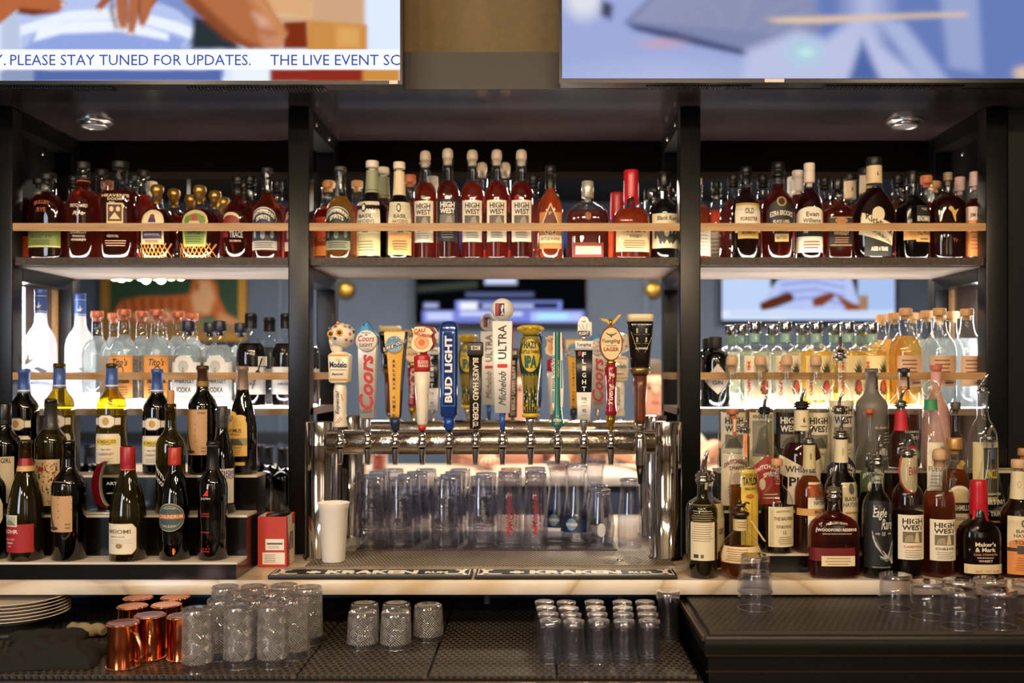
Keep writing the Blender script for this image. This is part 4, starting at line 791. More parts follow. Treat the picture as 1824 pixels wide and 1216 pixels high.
kind('pine_label_liqueur', 'dome', 25.5, 666, 2.722, R2, liq='#6e2a12', level=.14, cap=('pour', .87, .003), stub='liqueur_bottle', ops=[('r', -1.1, .06, .9, .50, '#d8c995'), ('r', -.35, .10, .75, .46, '#2a2620'), ('r', -.3, .11, .7, .45, '#4a4232'), txt('UNCLE', .2, .27, .9, .07, '#e0c04c', b=.03), ('p', [(.0, .34), (.5, .34), (.25, .44)], '#2a2620')], neck=[('r', .15, .72, .5, .90, '#5a5650')])
# fourth row
def west_spirit(c, fg): return [('r', -1.1, .02, 1.1, .50, c), txt('HIGH', 0, .43, 1.4, .06, fg, b=.035), txt('WEST', 0, .36, 1.4, .055, fg, b=.035), ('r', -.7, .19, .7, .31, '#7a725e'), ('p', [(-.6, .2), (.6, .2), (.2, .29), (-.4, .27)], '#4e4a40'), ('x', -.6, .05, .6, .16, 4, '#9a8e74')]
WK = ('knob', .90, .44, '#c7a27c')
kind('knob_cork_cream', 'west', 24, 632, 2.802, R3, liq='#5a1c0a', level=.18, cap=WK, ops=west_spirit('#d9cfb4', INK), liqargs={'bump': .3}, glass=G('#f6f8f4', .03, .75, .06, 0, '#ffffff', .5, 60))
kind('knob_cork_sketch', 'west', 24, 632, 2.802, R3, liq='#d9a43c', level=.52, cap=WK, ops=[('r', -1.1, .02, 1.1, .50, '#d3c7a4'), ('r', -.8, .12, .8, .43, '#8a826a'), ('p', [(-.6, .15), (.5, .13), (.3, .4), (-.3, .36)], '#5c5748'), txt('RENDEZVOUS', 0, .465, 1.5, .03, INK)], glass=G('#f6f8f4', .03, .75, .06, 0, '#ffffff', .5, 60))
kind('knob_cork_black', 'west', 24, 632, 2.802, R3, liq='#7a2c0e', level=.3, cap=WK, ops=west_spirit('#1a1917', '#e2d8c2'), glass=G('#f6f8f4', .03, .75, .06, 0, '#ffffff', .5, 60))
kind('pour_top_west', 'west', 24, 590, 2.802, R3, liq='#5a1c0a', level=.46, cap=('pour', .80, -.003), ops=west_spirit('#d9cfb4', INK), glass=G('#f6f8f4', .03, .75, .06, 0, '#ffffff', .5, 60))
kind('grey_mezcal', 'bord', 28.5, 656, 2.802, R3, glass=M('#6a655e', .45), liq=None, cap=('cork', .955, .40, '#1a1918'), stub='mezcal_bottle', ops=[('r', -.2, .05, 1.2, .40, '#4e4a46'), txt('EL SILENCIO', .4, .42, 1.2, .018, '#d6d0c4')] + [('l', [(.35, .16), (.35 + .3 * math.sin(a), .16 + .06 * math.cos(a))], .02, '#cdc8bc') for a in [(-1.4 + 2.8 * j / 10) for j in range(11)]] + [txt('ESPADIN', .35, .12, .9, .025, '#cdc8bc'), ('x', .3, .26, .9, .38, 4, '#b5b0a4'), ('r', -.2, .24, .2, .26, '#b5b0a4')], neck=[('r', .3, .79, .85, .92, '#26221f')])
kind('reposado_mezcal', 'bord', 27, 656, 2.802, R3, liq='#8a4a12', level=.54, cap=('cork', .955, .40, '#1a1918'), stub='mezcal_bottle', ops=[('r', -.5, .04, 1.0, .41, '#1e1b18'), txt('CASAMIGOS', .2, .38, 1.2, .022, '#d6d0c4'), txt('The best', .35, .33, .7, .05, '#d6d0c4', s=.3)] + [('l', [(.3, .14), (.3 + .4 * math.sin(a), .14 + .07 * math.cos(a))], .03, '#7fa07c') for a in [(-1.4 + 2.8 * j / 10) for j in range(11)]], neck=[('r', .1, .79, .65, .92, '#26221f')])
kind('pink_gin', 'goose', 24, 650, 2.802, R3, glass=M('#c99a90', .3), liq=None, cap=('custom', ('stopper', lambda mb, H, R, rn: mb.lathe([(rn * .9, H * .93), (rn * 1.05, H * .935), (rn * 1.3, H), (1e-5, H)], M('#b5604c', .5), 24))), stub='gin_bottle', ops=[('e', .3 + .16 * i, .56 - .025 * j, .05, .009, M('#d8aaa0', .3)) for i in range(4) for j in range(4)] + [('e', .55, .60, .04, .01, M('#d8aaa0', .3)), ('e', .55, .45, .04, .01, M('#d8aaa0', .3))])
# ------------------------------------------------------------------ bottles in their places
PEND = []
PXS = [(-1.566, -1.505), (-.713, -.652), (.413, .473), (1.293, 1.355)]
def place(rows, zs, group):
    for r in rows:
        k = K[r[0]]; fat = 1.025 + min(.08, .06 * (k['n'] - 2)) + (.03 if 'label_whiskey' in r[0] and k['dep'] == .8 else 0); rx, ry = k['R'] * fat, k['R'] * k['dep'] * fat
        if r[0] == 'handled_rum': rx *= 1.0
        p = dict(x=PX(r[1], r[2]), y=r[2], rx=rx, ry=ry, z=zs, kd=r[0], lab=r[3], g=group, rot=r[4] if len(r) > 4 else 0.0)
        if zs == ZT: p.update(x0=-1.554 + rx, x1=1.343 - rx, y0=2.897 + ry, y1=3.2505 - ry, posts=PXS)
        elif zs == ZM:
            p.update(x0=-1.549 + rx, x1=1.338 - rx, y0=2.897 + ry, y1=3.2485 - ry, posts=PXS)
            if p['x'] < 0: p['x1'] = -.664 - rx
            else: p['x0'] = .419 + rx
        elif zs == T3: p.update(y0=2.70, y1=2.784 - ry)
        elif zs == T2: p.update(y0=2.64, y1=2.6885 - ry)
        elif zs == T1: p.update(y0=2.53, y1=2.5985 - ry)
        elif zs == R3: p.update(y0=2.762 + ry * .7, y1=2.852 - ry)
        elif zs == R2: p.update(y0=2.682 + ry * .7, y1=2.7605 - ry)
        elif zs == R1: p.update(y0=2.60 + ry * .7, y1=2.6805 - ry)
        else: p.update(y0=2.508 + ry * (.95 if r[0] != 'horse_topped_bourbon' else .62), y1=(2.5985 - ry) if p['x'] + rx > .507 and r[2] < 3 else 2.75 if r[2] < 3 else 3.64 - ry)
        PEND.append(p)
g = 'whiskeys on the top shelf'
place([
 ('orange_label_whiskey', 36, YF, 'dark whiskey bottle with orange-red label, first on top shelf at far left', .15),
 ('green_label_whiskey', 86, YF, 'dark red whiskey bottle with olive green label, second from left on top shelf'),
 ('etched_whiskey', 151, YF, 'amber whiskey with pale etched lettering and clear tall neck, third from left on top shelf', .1),
 ('arched_whiskey', 209, YF, 'high-shouldered amber bottle with small square gold emblem on top shelf', .1),
 ('purple_label_whiskey', 277, YF, 'squat cut-glass whiskey with cream and purple label and gold stopper'),
 ('apple_label_whiskey', 353, YF, 'squat cut-glass whiskey with green label and gold stopper'),
 ('trace_whiskey', 429, YF, 'dark red whiskey with black capsule and white lettering beside the green-labelled squat one'),
 ('navy_label_whiskey', 479, YF, 'pin-shaped whiskey bottle with navy label near the left upright post', -.05),
 ('crimson_label_whiskey', 526, YF, 'pin-shaped whiskey with crimson label half hidden behind the left post', .1),
], ZT, g)
place([
 ('black_cork_whiskey', 52, YB, 'dark bottle behind first two on top shelf, black stopper at far left'),
 ('black_cap_whiskey', 123, YB, 'whiskey bottle behind the olive-labelled one, dark neck to its right'),
 ('black_cork_whiskey', 180, YB, 'black-corked whiskey between the etched bottle and the square-emblem bottle, set back'),
 ('orange_cap_whiskey', 198, YC, 'orange-topped whiskey peeping left of the square-emblem bottle'),
 ('black_cork_whiskey', 234, YB, 'black-corked whiskey right behind the square-emblem bottle'),
 ('black_cork_whiskey', 250, YC, 'black-corked whiskey second behind the square-emblem bottle'),
 ('white_cap_whiskey', 266, YD, 'white-capped whiskey behind the purple-labelled squat bottle'),
 ('gold_cap_whiskey', 310, YB, 'gold-stoppered squat whiskey just behind and right of purple-labelled one'),
 ('gold_cap_whiskey', 340, YC + .01, 'gold-stoppered squat whiskey lowest between purple and green labelled ones'),
 ('gold_cap_whiskey', 383, YB + .03, 'gold-stoppered squat whiskey just behind and right of green-labelled one'),
 ('gold_cap_whiskey', 399, YD - .02, 'gold-stoppered squat whiskey furthest behind green-labelled one'),
 ('black_cap_whiskey', 446, YB + .02, 'black-capped whiskey behind, between white-lettered and navy-labelled bottles'),
 ('black_cap_whiskey', 494, YC, 'dark-capped whiskey set back beside the left post'),
], ZT, 'bottles behind on the top shelf')
place([
 ('scarlet_whiskey', 566, YF, 'bright red whiskey with orange label just right of the left post', .1),
 ('darkgreen_label_whiskey', 612, YF, 'pin-shaped pale spirit with dark green label beside bright red whiskey', -.1),
 ('belted_green_whiskey', 659, YF, 'whiskey with white label, olive belt and grey-green neck wrap', -.3),
 ('belted_cream_whiskey', 711, YF, 'whiskey with pale label and cream neck wrap left of tall five', .2),
 ('cream_label_bourbon', 754, YF, 'tall bourbon with cream label, leftmost of the five alike', -.15),
 ('navy_label_bourbon', 798, YF, 'tall bourbon with navy label, second of the five tall ones'),
 ('cream_label_bourbon', 841, YF, 'tall bourbon with cream label, in the middle of the five'),
 ('cream_label_bourbon', 884, YF, 'tall bourbon with cream label, fourth of the five alike'),
 ('cream_label_bourbon', 927, YF, 'tall bourbon with cream label, rightmost of the five alike'),
 ('diamond_label_whiskey', 982, YF, 'amber rye with black capsule and brown diamond label', .0),
 ('broad_whiskey', 1046, YF, 'broad flat whiskey decanter with small cream strip low on front'),
 ('red_wax_whiskey', 1124, YF, 'squarish amber whisky sealed in dripping red wax on top shelf', .1),
 ('handled_rum', 1184, YF, 'black rum with two small glass loop handles and octopus label', .1),
], ZT, g)
place([
 ('cork_top_whiskey', 586, YC, 'cork-topped whiskey behind bright red one by the left post'),
 ('cork_top_whiskey', 636, YC, 'cork-topped whiskey between dark green label and olive belted bottles'),
 ('belted_green_whiskey', 682, YB + .02, 'second olive-belted whiskey standing behind the first', -.1),
 ('orange_cap_whiskey', 730, YB, 'orange-capped whiskey behind the cream neck wrap one'),
 ('white_cap_whiskey', 771, YC, 'white-capped whiskey between first and second of five tall bourbons'),
 ('cream_label_bourbon', 860, YC, 'tall cream-labelled bourbon half seen behind the middle of the five'),
 ('cream_label_bourbon', 899, YC, 'tall cream-labelled bourbon half seen behind the fourth of the five'),
 ('black_cap_whiskey', 950, YB + .01, 'dark whiskey behind the rightmost of five tall bourbons'),
 ('red_wax_tall', 1101, YC, 'red wax sealed whisky standing behind the other red wax one'),
 ('handled_rum_back', 1156, YC, 'black rum with loop handles standing behind the octopus-labelled rum'),
], ZT, 'bottles behind on the top shelf')
place([
 ('white_back_whiskey', 1243, YF, 'amber whiskey with white paper back label right of the right post', .1),
 ('gold_strip_whiskey', 1329, YF, 'dark whiskey with white label edged in gold and black capsule'),
 ('black_badge_whiskey', 1388, YF, 'red-brown whiskey with round black badge label and black capsule'),
 ('white_badge_whiskey', 1443, YF, 'whiskey with white rounded label and tall white cap in front row', -.1),
 ('square_black_label_whiskey', 1488, YF, 'square amber whiskey with black label and black cap'),
 ('kick_whiskey', 1560, YF, 'fat round whiskey with slanting cream label and numbered neck wrap', .05),
 ('full_proof_whiskey', 1629, YF, 'near-black square-shouldered whiskey with small orange label', .15),
 ('gold_emblem_whiskey', 1687, YF, 'dark red whiskey with gold flower emblem and cork stopper'),
 ('white_cap_bourbon', 1733, YF, 'square bourbon with white and orange label at right end of top shelf', -.1),
], ZT, g)
place([
 ('white_label_back', 1276, YC, 'white-labelled whiskey in the gap right of the right post, third row'),
 ('black_cap_whiskey', 1306, YB, 'black-capped whiskey behind the gold-edged white label bottle'),
 ('black_cap_whiskey', 1359, YB + .01, 'dark-capped whiskey between gold-edged label and black badge bottles'),
 ('white_cap_whiskey', 1421, YB, 'white-capped whiskey first behind the front white-capped one'),
 ('white_cap_whiskey', 1412, YC + .01, 'white-capped whiskey second behind the front white-capped one'),
 ('black_cap_whiskey', 1468, YB + .04, 'dark-capped whiskey behind the square black-labelled bottle'),
 ('six_neck_whiskey', 1543, YB, 'round whiskey with cream neck wrap close behind the fat slant-labelled one'),
 ('six_neck_whiskey', 1514, YC, 'round whiskey with cream neck wrap left of the fat slant-labelled one', .1),
 ('black_cap_whiskey', 1598, YB, 'black-capped whiskey between fat slant-labelled and near-black bottles'),
 ('black_cap_whiskey', 1614, YC + .01, 'black-capped whiskey set back behind the near-black bottle'),
 ('orange_cap_whiskey', 1650, YB + .01, 'orange-capped whiskey left behind the gold flower emblem bottle'),
 ('cork_top_whiskey', 1664, YC + .01, 'cork-topped whiskey furthest behind the gold flower emblem bottle'),
 ('white_cap_bourbon', 1710, YB, 'white-capped bourbon second in line at right end of top shelf'),
], ZT, 'bottles behind on the top shelf')
# ---- middle shelf
g = 'clear spirits on the lit middle shelf'
YM, YN, YO, YP = 2.95, 3.035, 3.12, 3.2
place([
 ('frosted_vodka', 70, 2.96, 'frosted white vodka bottle with blue foil at left end of lit shelf'),
 ('frosted_vodka', 143, 3.13, 'frosted white vodka bottle with blue foil set further back on lit shelf', .3),
 ('copper_cap_vodka', 222, YM, 'copper-capped vodka with tan label, frontmost on lit shelf', .15),
 ('copper_cap_vodka', 279, YM, 'copper-capped vodka in front row touching the arched-label vodka', .4),
 ('copper_cap_vodka', 173, YN, 'copper-capped vodka leftmost of its row beside set-back frosted bottle', 2.6),
 ('copper_cap_vodka', 252, YN, 'copper-capped vodka in second row between the two front ones', .2),
 ('copper_cap_vodka', 317, YN + .01, 'copper-capped vodka in second row just left behind arched label', .5),
 ('copper_cap_vodka', 203, YO + .01, 'copper-capped vodka in third row at left', 2.0),
 ('copper_cap_vodka', 291, YO, 'copper-capped vodka in third row in the middle', 1.0),
 ('copper_cap_vodka', 340, YO + .02, 'copper-capped vodka in third row at right behind navy cap', 1.5),
 ('arched_label_vodka', 336, YM, 'vodka with navy cap and arched grey label, left one of the front pair'),
 ('arched_label_vodka', 392, YM, 'vodka with navy cap and arched grey label, right one of the front pair'),
 ('arched_label_vodka', 374, YN + .01, 'navy-capped vodka behind between the front pair'),
 ('arched_label_vodka', 429, YN + .06, 'navy-capped vodka behind the dark liqueur bottle'),
], ZM, g)
place([
 ('dark_amaro', 446, YM, 'dark brown liqueur with black capsule and pale label left of post', .1),
 ('dark_amaro_close', 508, YM, 'dark brown liqueur half hidden by the left post', .1),
 ('dark_amaro_plain', 480, YN + .01, 'dark liqueur with black capsule between the two front dark liqueurs'),
 ('dark_amaro_plain', 556, 3.06, 'dark liqueur seen through the gap right of the left post'),
 ('black_gin', 1274, YM, 'black apothecary gin bottle with pale diamond label'),
 ('black_gin', 1263, YN + .02, 'black apothecary gin bottle behind the diamond-labelled one'),
], ZM, 'dark bottles on the middle shelf')
g = 'agave spirits on the lit middle shelf'
place([
 ('agave_label_blanco', 1346, YM, 'clear tequila with agave label and chrome cap, leftmost in front row'),
 ('agave_label_blanco', 1403, YM, 'clear tequila with agave label and chrome cap, second in front row', .05),
 ('agave_label_reposado', 1460, YM, 'golden tequila with agave label and chrome cap beside the clear ones'),
 ('agave_label_reposado', 1517, YM, 'golden tequila with agave label and chrome cap, middle golden one in front'),
 ('agave_label_reposado', 1573, YM, 'golden tequila with agave label and chrome cap beside kraft-labelled gold bottle', .05),
 ('blanco_plain', 1321, YN, 'chrome-capped clear tequila in second row at the left end'),
 ('blanco_plain', 1375, YN, 'chrome-capped clear tequila in second row between the two front clear ones'),
 ('reposado_plain', 1430, YN, 'chrome-capped golden tequila in second row, leftmost golden'),
 ('reposado_plain', 1487, YN, 'chrome-capped golden tequila in second row, next golden to the right'),
 ('reposado_plain', 1540, YN, 'chrome-capped golden tequila in second row, rightmost golden'),
 ('blanco_plain', 1304, YO, 'chrome-capped clear tequila in third row behind the gin'),
 ('reposado_plain', 1455, YO + .01, 'chrome-capped golden tequila in third row'),
 ('kraft_label_gold', 1632, YM, 'golden tequila with kraft paper label and cork stopper'),
 ('kraft_label_clear', 1692, YM, 'clear tequila with kraft paper label and cork, left of two', -.1),
 ('kraft_label_clear', 1752, YM, 'clear tequila with kraft paper label and cork at the shelf end', .1),
 ('cork_gold_back', 1594, YN + .01, 'cork-topped golden tequila behind rightmost chrome-capped one'),
 ('cork_gold_back', 1577, YO + .02, 'cork-topped golden tequila deepest behind rightmost chrome-capped one'),
 ('cork_clear_back', 1661, YN + .01, 'cork-topped clear tequila in second row behind the kraft gold bottle'),
 ('cork_clear_back', 1722, YN + .01, 'cork-topped clear tequila in second row between the kraft clear ones'),
 ('cork_clear_back', 1622, YO + .02, 'cork-topped clear tequila in third row, left one'),
 ('cork_clear_back', 1700, YO + .02, 'cork-topped clear tequila in third row, right one'),
], ZM, g)
# ---- wine
g = 'wine bottles on the stepped riser'
place([
 ('collared_red_wine', 43, 2.735, 'red wine with blue foil and shaped collar label at left of top step', -.1),
 ('collared_white_wine', 106, 2.735, 'yellow-green wine with blue foil and stopper, left of two on top step', .2),
 ('collared_white_wine', 199, 2.735, 'yellow-green wine with blue foil and stopper, right of two on top step'),
 ('collared_red_wine', 280, 2.735, 'red wine with blue foil and collar label, middle of top step', .0),
 ('striped_label_wine', 361, 2.735, 'red wine with tan line-drawn label on the top step', -.1),
 ('fifty_label_wine', 432, 2.735, 'red wine with yellow scalloped label at right end of top step', -.15),
], T3, g)
place([
 ('swirl_label_wine', 8, 2.645, 'black-capped wine with white line-art label at left edge of middle step', .2),
 ('picture_label_wine', 91, 2.645, 'wine with busy multicoloured picture label and grey stopper'),
 ('smith_olive_wine', 304, 2.645, 'olive wine bottle with a bare cork standing out of its neck', -.2),
 ('violet_label_wine', 396, 2.645, 'grey-capped slender wine with purple mosaic label', .3),
], T2, g)
place([
 ('faceted_label_wine', -17, 2.565, 'dark wine cut by the left picture edge on the lowest step', .6),
 ('red_label_wine', 48, 2.56, 'burgundy-shaped wine with wide red label and red foil', -.1),
 ('striped_label_low', 124, 2.56, 'unfoiled red wine with tan line-drawn label on the lowest step', -.1),
 ('white_label_pinot', 230, 2.56, 'burgundy-shaped wine with cream clipped-corner label and red screw cap', -.05),
 ('teal_label_wine', 311, 2.56, 'dark wine with oval teal label crossed by orange ribbon'),
 ('red_triangle_wine', 379, 2.56, 'black wine bottle with a small red triangle and no paper label', .0),
], T1, g)
# ---- speed bottles
g = 'open bottles on the counter front'
place([
 ('big_label_brandy', 1257, 2.55, 'dark liqueur with tall cream back label and steel pourer by the post', .0),
 ('wide_clear_liqueur', 1256, 2.665, 'wide clear bottle nearly empty behind the cream back label one', .0),
 ('horse_topped_bourbon', 1318, 2.548, 'round faceted bourbon with bronze horse and rider stopper'),
 ('reserve_bourbon', 1485, 2.548, 'broad flat dark red bourbon decanter with steel pourer on the counter'),
 ('eagle_bourbon', 1568, 2.552, 'black bourbon bottle with silver diving eagle'),
 ('campfire_bourbon', 1621, 2.555, 'bourbon with cream picture label and pourer next to the eagle bottle', -.05),
 ('double_rye_bourbon', 1677, 2.555, 'bourbon with cream picture label and wooden knob stopper on the counter', -.05),
 ('cask_whisky', 1741, 2.548, 'dark squarish whisky dipped in red wax on the counter', .0),
 ('toast_bourbon', 1803, 2.552, 'bourbon with belted cream and orange label at right edge of counter', .0),
], ZC, g)
place([
 ('yellow_label_bourbon', 1325, 2.64, 'nearly clear bourbon with tall yellow label and orange neck strip', -.4),
 ('cream_label_scotch', 1382, 2.645, 'bulb-shouldered scotch with cream label and copper stopper', .0),
 ('malted_rye_whiskey', 1438, 2.64, 'amber rye with tan neck wrap and brown-belted white label', .0),
 ('dark_belted_whiskey', 1495, 2.645, 'near-black whiskey with cream neck wrap behind the flat decanter', .0),
 ('dark_red_whiskey', 1551, 2.645, 'dark red whiskey hidden behind the eagle bottle'),
 ('arch_label_whiskey', 1700, 2.64, 'amber square whiskey with white arched label over black band', .0),
 ('wing_bourbon', 1764, 2.645, 'tapering clear bourbon with white lettering on its glass and long pourer', .0),
 ('dark_square_cork', 1820, 2.64, 'dark square cork-stoppered bottle behind the orange label bourbon'),
], R1, 'second row of open bottles at right')
place([
 ('white_grass_spirit', 1312, 2.722, 'pin-shaped clear spirit with white label and copper stopper', .1),
 ('red_grass_spirit', 1366, 2.722, 'pin-shaped clear spirit with red label and pourer'),
 ('pig_rye', 1429, 2.720, 'wide rye whiskey with cream wrap label and numbered neck', .0),
 ('purple_grass_spirit', 1500, 2.722, 'pin-shaped clear spirit with purple label and pourer'),
 ('green_grass_spirit', 1545, 2.722, 'pin-shaped clear spirit with green apple label and cork', .1),
 ('red_oval_bourbon', 1597, 2.722, 'clear bourbon with red neck band and red-rimmed oval label', .1),
 ('globe_top_tequila', 1650, 2.722, 'clear tequila with glass globe stopper and green neck band', .0),
 ('deer_gin', 1698, 2.722, 'clear gin with grey stopper and gold stag on the glass'),
 ('pine_label_liqueur', 1745, 2.722, 'clear liqueur with cream label framing a dark panel, tall pourer', .0),
], R2, 'third row of open bottles at right')
place([
 ('knob_cork_cream', 1307, 2.802, 'knob-corked embossed whiskey, first of five along the back row'),
 ('knob_cork_sketch', 1360, 2.802, 'knob-corked embossed whiskey with sketched tan label, second along back row'),
 ('knob_cork_black', 1404, 2.802, 'knob-corked embossed whiskey with black label, third along back row'),
 ('knob_cork_cream', 1449, 2.802, 'knob-corked embossed whiskey with cream label, fourth along back row'),
 ('pour_top_west', 1497, 2.802, 'embossed whiskey with tall pourer and cream label in back row'),
 ('grey_mezcal', 1550, 2.802, 'matt grey mezcal bottle with black cap', .1),
 ('reposado_mezcal', 1606, 2.802, 'half-full amber mezcal with black label and black cap', .1),
 ('pink_gin', 1667, 2.802, 'matt pink gin bottle with embossed dots and pink stopper', .0),
], R3, 'back row of open bottles at right')
# ---- dark wine standing on the far half of the counter
place([('far_wine', x, y, l) for x, y, l in (
 (128, 3.55, 'dark wine far behind the riser, between picture label and trophy'), (160, 3.47, 'dark wine far behind the riser, just left of the trophy'),
 (446, 3.60, 'dark wine on far side of counter, leftmost of group beside post'), (462, 3.52, 'dark wine on far side of counter, second of group beside post'),
 (478, 3.44, 'dark wine on far side of counter, third of group beside post'), (503, 3.40, 'dark wine on far side of counter, closest to left post'))], ZC, 'dark wine on the far side of the counter')

for grp in ((ZT,), (ZM,), (T3, T2, T1), (R3, R2, R1, ZC)):
    it = [p for p in PEND if p['z'] in grp and not (p['z'] == ZC and p['kd'] == 'far_wine')]
    settle(it, 900)
settle([p for p in PEND if p['kd'] == 'far_wine'])
for p in PEND:
    bottle(p['kd'], CX + p['x'] * F / p['y'], p['y'], p['z'], p['lab'], p['g'], p['rot'])
# ------------------------------------------------------------------ room shell
STRUCT_LABEL.update({'floor': 'dark floor of the bar', 'ceiling_front': 'dark ceiling above the bar', 'ceiling_far': 'black ceiling of the far room', 'wall_far': 'blue-grey wall of the far room',
  'wall_left': 'dark left wall', 'wall_right': 'dark right wall', 'wall_behind': 'wall behind the viewer', 'wall_upper': 'brown wall between the two televisions',
  'ceiling_soffit': 'glossy dark soffit over the bar shelves', 'trim_1': 'dark header behind the shelves', 'wall_lower': 'blue panel under the counter', 'wall_end': 'black end panel right of the shelves',
  'trim_2': 'panel moulding on the far wall'})
BLK = M('#0c0c0d', .35); MATTE = M('#16120f', .7)
WALLB = ramp_mat('blue_wall', [(.35, '#46566e'), (.65, '#4e5f78')], nscale=3, rough=.6)
struct('floor', MB().box(-4, -3, -.1, 4, 7.3, 0, M('#4a3a2c', .5)))
struct('ceiling_front', MB().box(-4, -3, 3.3, 4, 2.82, 3.4, M('#4a443c', .8)))
struct('ceiling_far', MB().box(-4, 3.4, 2.68, 4, 7.3, 2.78, M('#0b0b0c', .8)))
struct('wall_far', MB().box(-4, 7.2, 0, 4, 7.3, 2.7, WALLB))
struct('wall_left', MB().box(-4.1, -3, 0, -4, 7.3, 3.4, M('#5a5450', .7)))
struct('wall_right', MB().box(4, -3, 0, 4.1, 7.3, 3.4, M('#5a5450', .7)))
struct('wall_behind', MB().box(-4, -3.1, 0, 4, -3, 3.4, M('#8a7a66', .8)))
mb = MB()
for x in (-1.86, -.36, .78, 1.9): mb.box(x, 7.18, .3, x + .03, 7.2, 2.5, M('#56667f', .5))
mb.box(-4, 7.17, .95, 4, 7.2, 1.02, M('#1d222b', .5))
struct('trim_2', mb)
struct('wall_upper', MB().box(-4, 2.79, HC + .80, 4, 2.85, 3.3, ramp_mat('brown_wall', [(.3, '#5e4e36'), (.7, '#685838')], nscale=40, rough=.8, bump=.3)))
SOFZ = HC + .763
mb = MB().box(-3.2, 2.69, SOFZ, 3.2, 3.34, SOFZ + .10, ramp_mat('soffit_lacquer', [(.3, '#251e20'), (.7, '#372e31')], scale=(1, 1, 1), nscale=2.2, rough=.22, bump=.05, coat=.3))
mb.box(-3.2, 2.684, SOFZ + .0005, 3.2, 2.6899, SOFZ + .10, M('#1b1413', .55))
struct('ceiling_soffit', mb)
struct('trim_1', MB().box(-3.2, 3.28, HC + .66, 3.2, 3.40, SOFZ, M('#100c09', 1.0, 0, 0, .0)))
struct('wall_end', MB().box(1.375, 2.90, ZC, 2.4, 3.3, SOFZ, M('#101011', .3)))

# ------------------------------------------------------------------ shelving unit
POST = ramp_mat('black_steel', [(.3, '#0c0c0d'), (.7, '#151516')], nscale=6, rough=.35, metal=.3)
WOODR = ramp_mat('rail_oak', [(.3, '#9a7448'), (.7, '#b8905c')], scale=(1.5, 20, 20), nscale=5, rough=.5, detail=4)
WOODS = ramp_mat('shelf_underside', [(.3, '#a39484'), (.7, '#c2b4a2')], scale=(1.2, 30, 10), nscale=3, rough=.4, detail=4)
LIP = ramp_mat('shelf_edge', [(.3, '#241b15'), (.7, '#4a3a2c')], scale=(30, 30, 30), nscale=3, rough=.6)
LEDT = EM('#fff2e0', 17); LEDM = EM('#fbf8ff', 16); LEDV = EM('#f6f7ff', 36); LEDTR = EM('#ffeeda', 66); LEDMR = EM('#fbf8ff', 38)
unit = thing('shelving_unit', 'black steel back-bar shelving with wooden rails and white light strips', 'shelving', (0, 3.07, ZC))
def part(nm, mb, p=unit): 
    o = mb.build(nm, None); o.parent = p; o.matrix_parent_inverse = Matrix.Translation(-Vector(p.location)); return o
XS = [(-1.566, -1.505), (-.713, -.652), (.413, .473), (1.293, 1.355)]
for x0, x1 in XS:
    for y0, y1 in ((2.86, 2.92), (3.23, 3.29)):
        part('post', MB().rbox(x0, y0, ZC, x1, y1, SOFZ - .002, POST, .004))
    part('top_bar', MB().box(x0, 2.92, SOFZ - .05, x1, 3.23, SOFZ - .002, POST))
    part('shelf_bracket', MB().box(x0, 2.92, ZT - .062, x1, 3.23, ZT - .020, POST))
    bx = x1 if x0 < 0 else x0; s = 1 if x0 < 0 else -1
    for yb in (2.95, 3.13) if abs(x0) < 1 else ():
        part('bolt', MB().lathe([(.006, 0), (.006, .003), (.003, .005), (1e-5, .0055)] if s > 0 else [(.006, 0), (.006, -.003), (.003, -.005), (1e-5, -.0055)], STEEL, 12, (bx, yb, SOFZ - .03), axis='x'))
bays = [(-1.505, -.713), (-.652, .413), (.473, 1.293)]; OUTL, OUTR = -1.557, 1.346
for i, (a, b) in enumerate(bays):
    mb = MB().box(a - .058 if i else OUTL, 2.882, ZT - .012, b + .058 if i < 2 else OUTR, 3.27, ZT, LIP)
    mb.box(a, 2.90, ZT - .022, b, 3.265, ZT - .0121, WOODS); mb.box(a, 2.876, ZT - .018, b, 2.881, ZT + .0045, LIP); mb.box(a, 2.881, ZT - .018, b, 2.90, ZT - .0001, LIP)
    part('top_shelf', mb)
    part('rail', MB().box(a, 2.862, HC + .408, b, 2.873, HC + .429, WOODR))
    part('light_strip', MB().box(a + .01, 2.884, ZT + .0002, b - .01, 2.894, ZT + .003, LEDT))
    part('light_strip', MB().box(a + .01, 3.252, ZT + .0002, b - .01, 3.264, ZT + .012, LEDTR))
    if i != 1:
        a2 = OUTL if i == 0 else a - .06; b2 = b + .061 if i == 0 else OUTR
        mb = MB().box(a2, 2.875, ZM - .020, b2, 3.27, ZM, ramp_mat('mid_shelf', [(.3, '#6a5a4a'), (.7, '#8a7866')], scale=(1.2, 30, 10), nscale=3, rough=.4))
        part('middle_shelf', mb)
        part('rail', MB().box(a, 2.862, HC - .021, b, 2.873, HC, WOODR))
        part('light_strip', MB().box(a2 + .002, 2.885, ZM + .0002, b2 - .002, 2.895, ZM + .003, LEDM))
        part('light_strip', MB().box(a2 + .002, 3.250, ZM + .0002, b2 - .002, 3.264, ZM + .036, LEDMR))
for x, s in ((-.652, -1), (.413, 1)):      # rails along the open inner ends
    part('rail', MB().box(x - .008, 2.92, HC - .021, x + .004, 3.23, HC, WOODR))
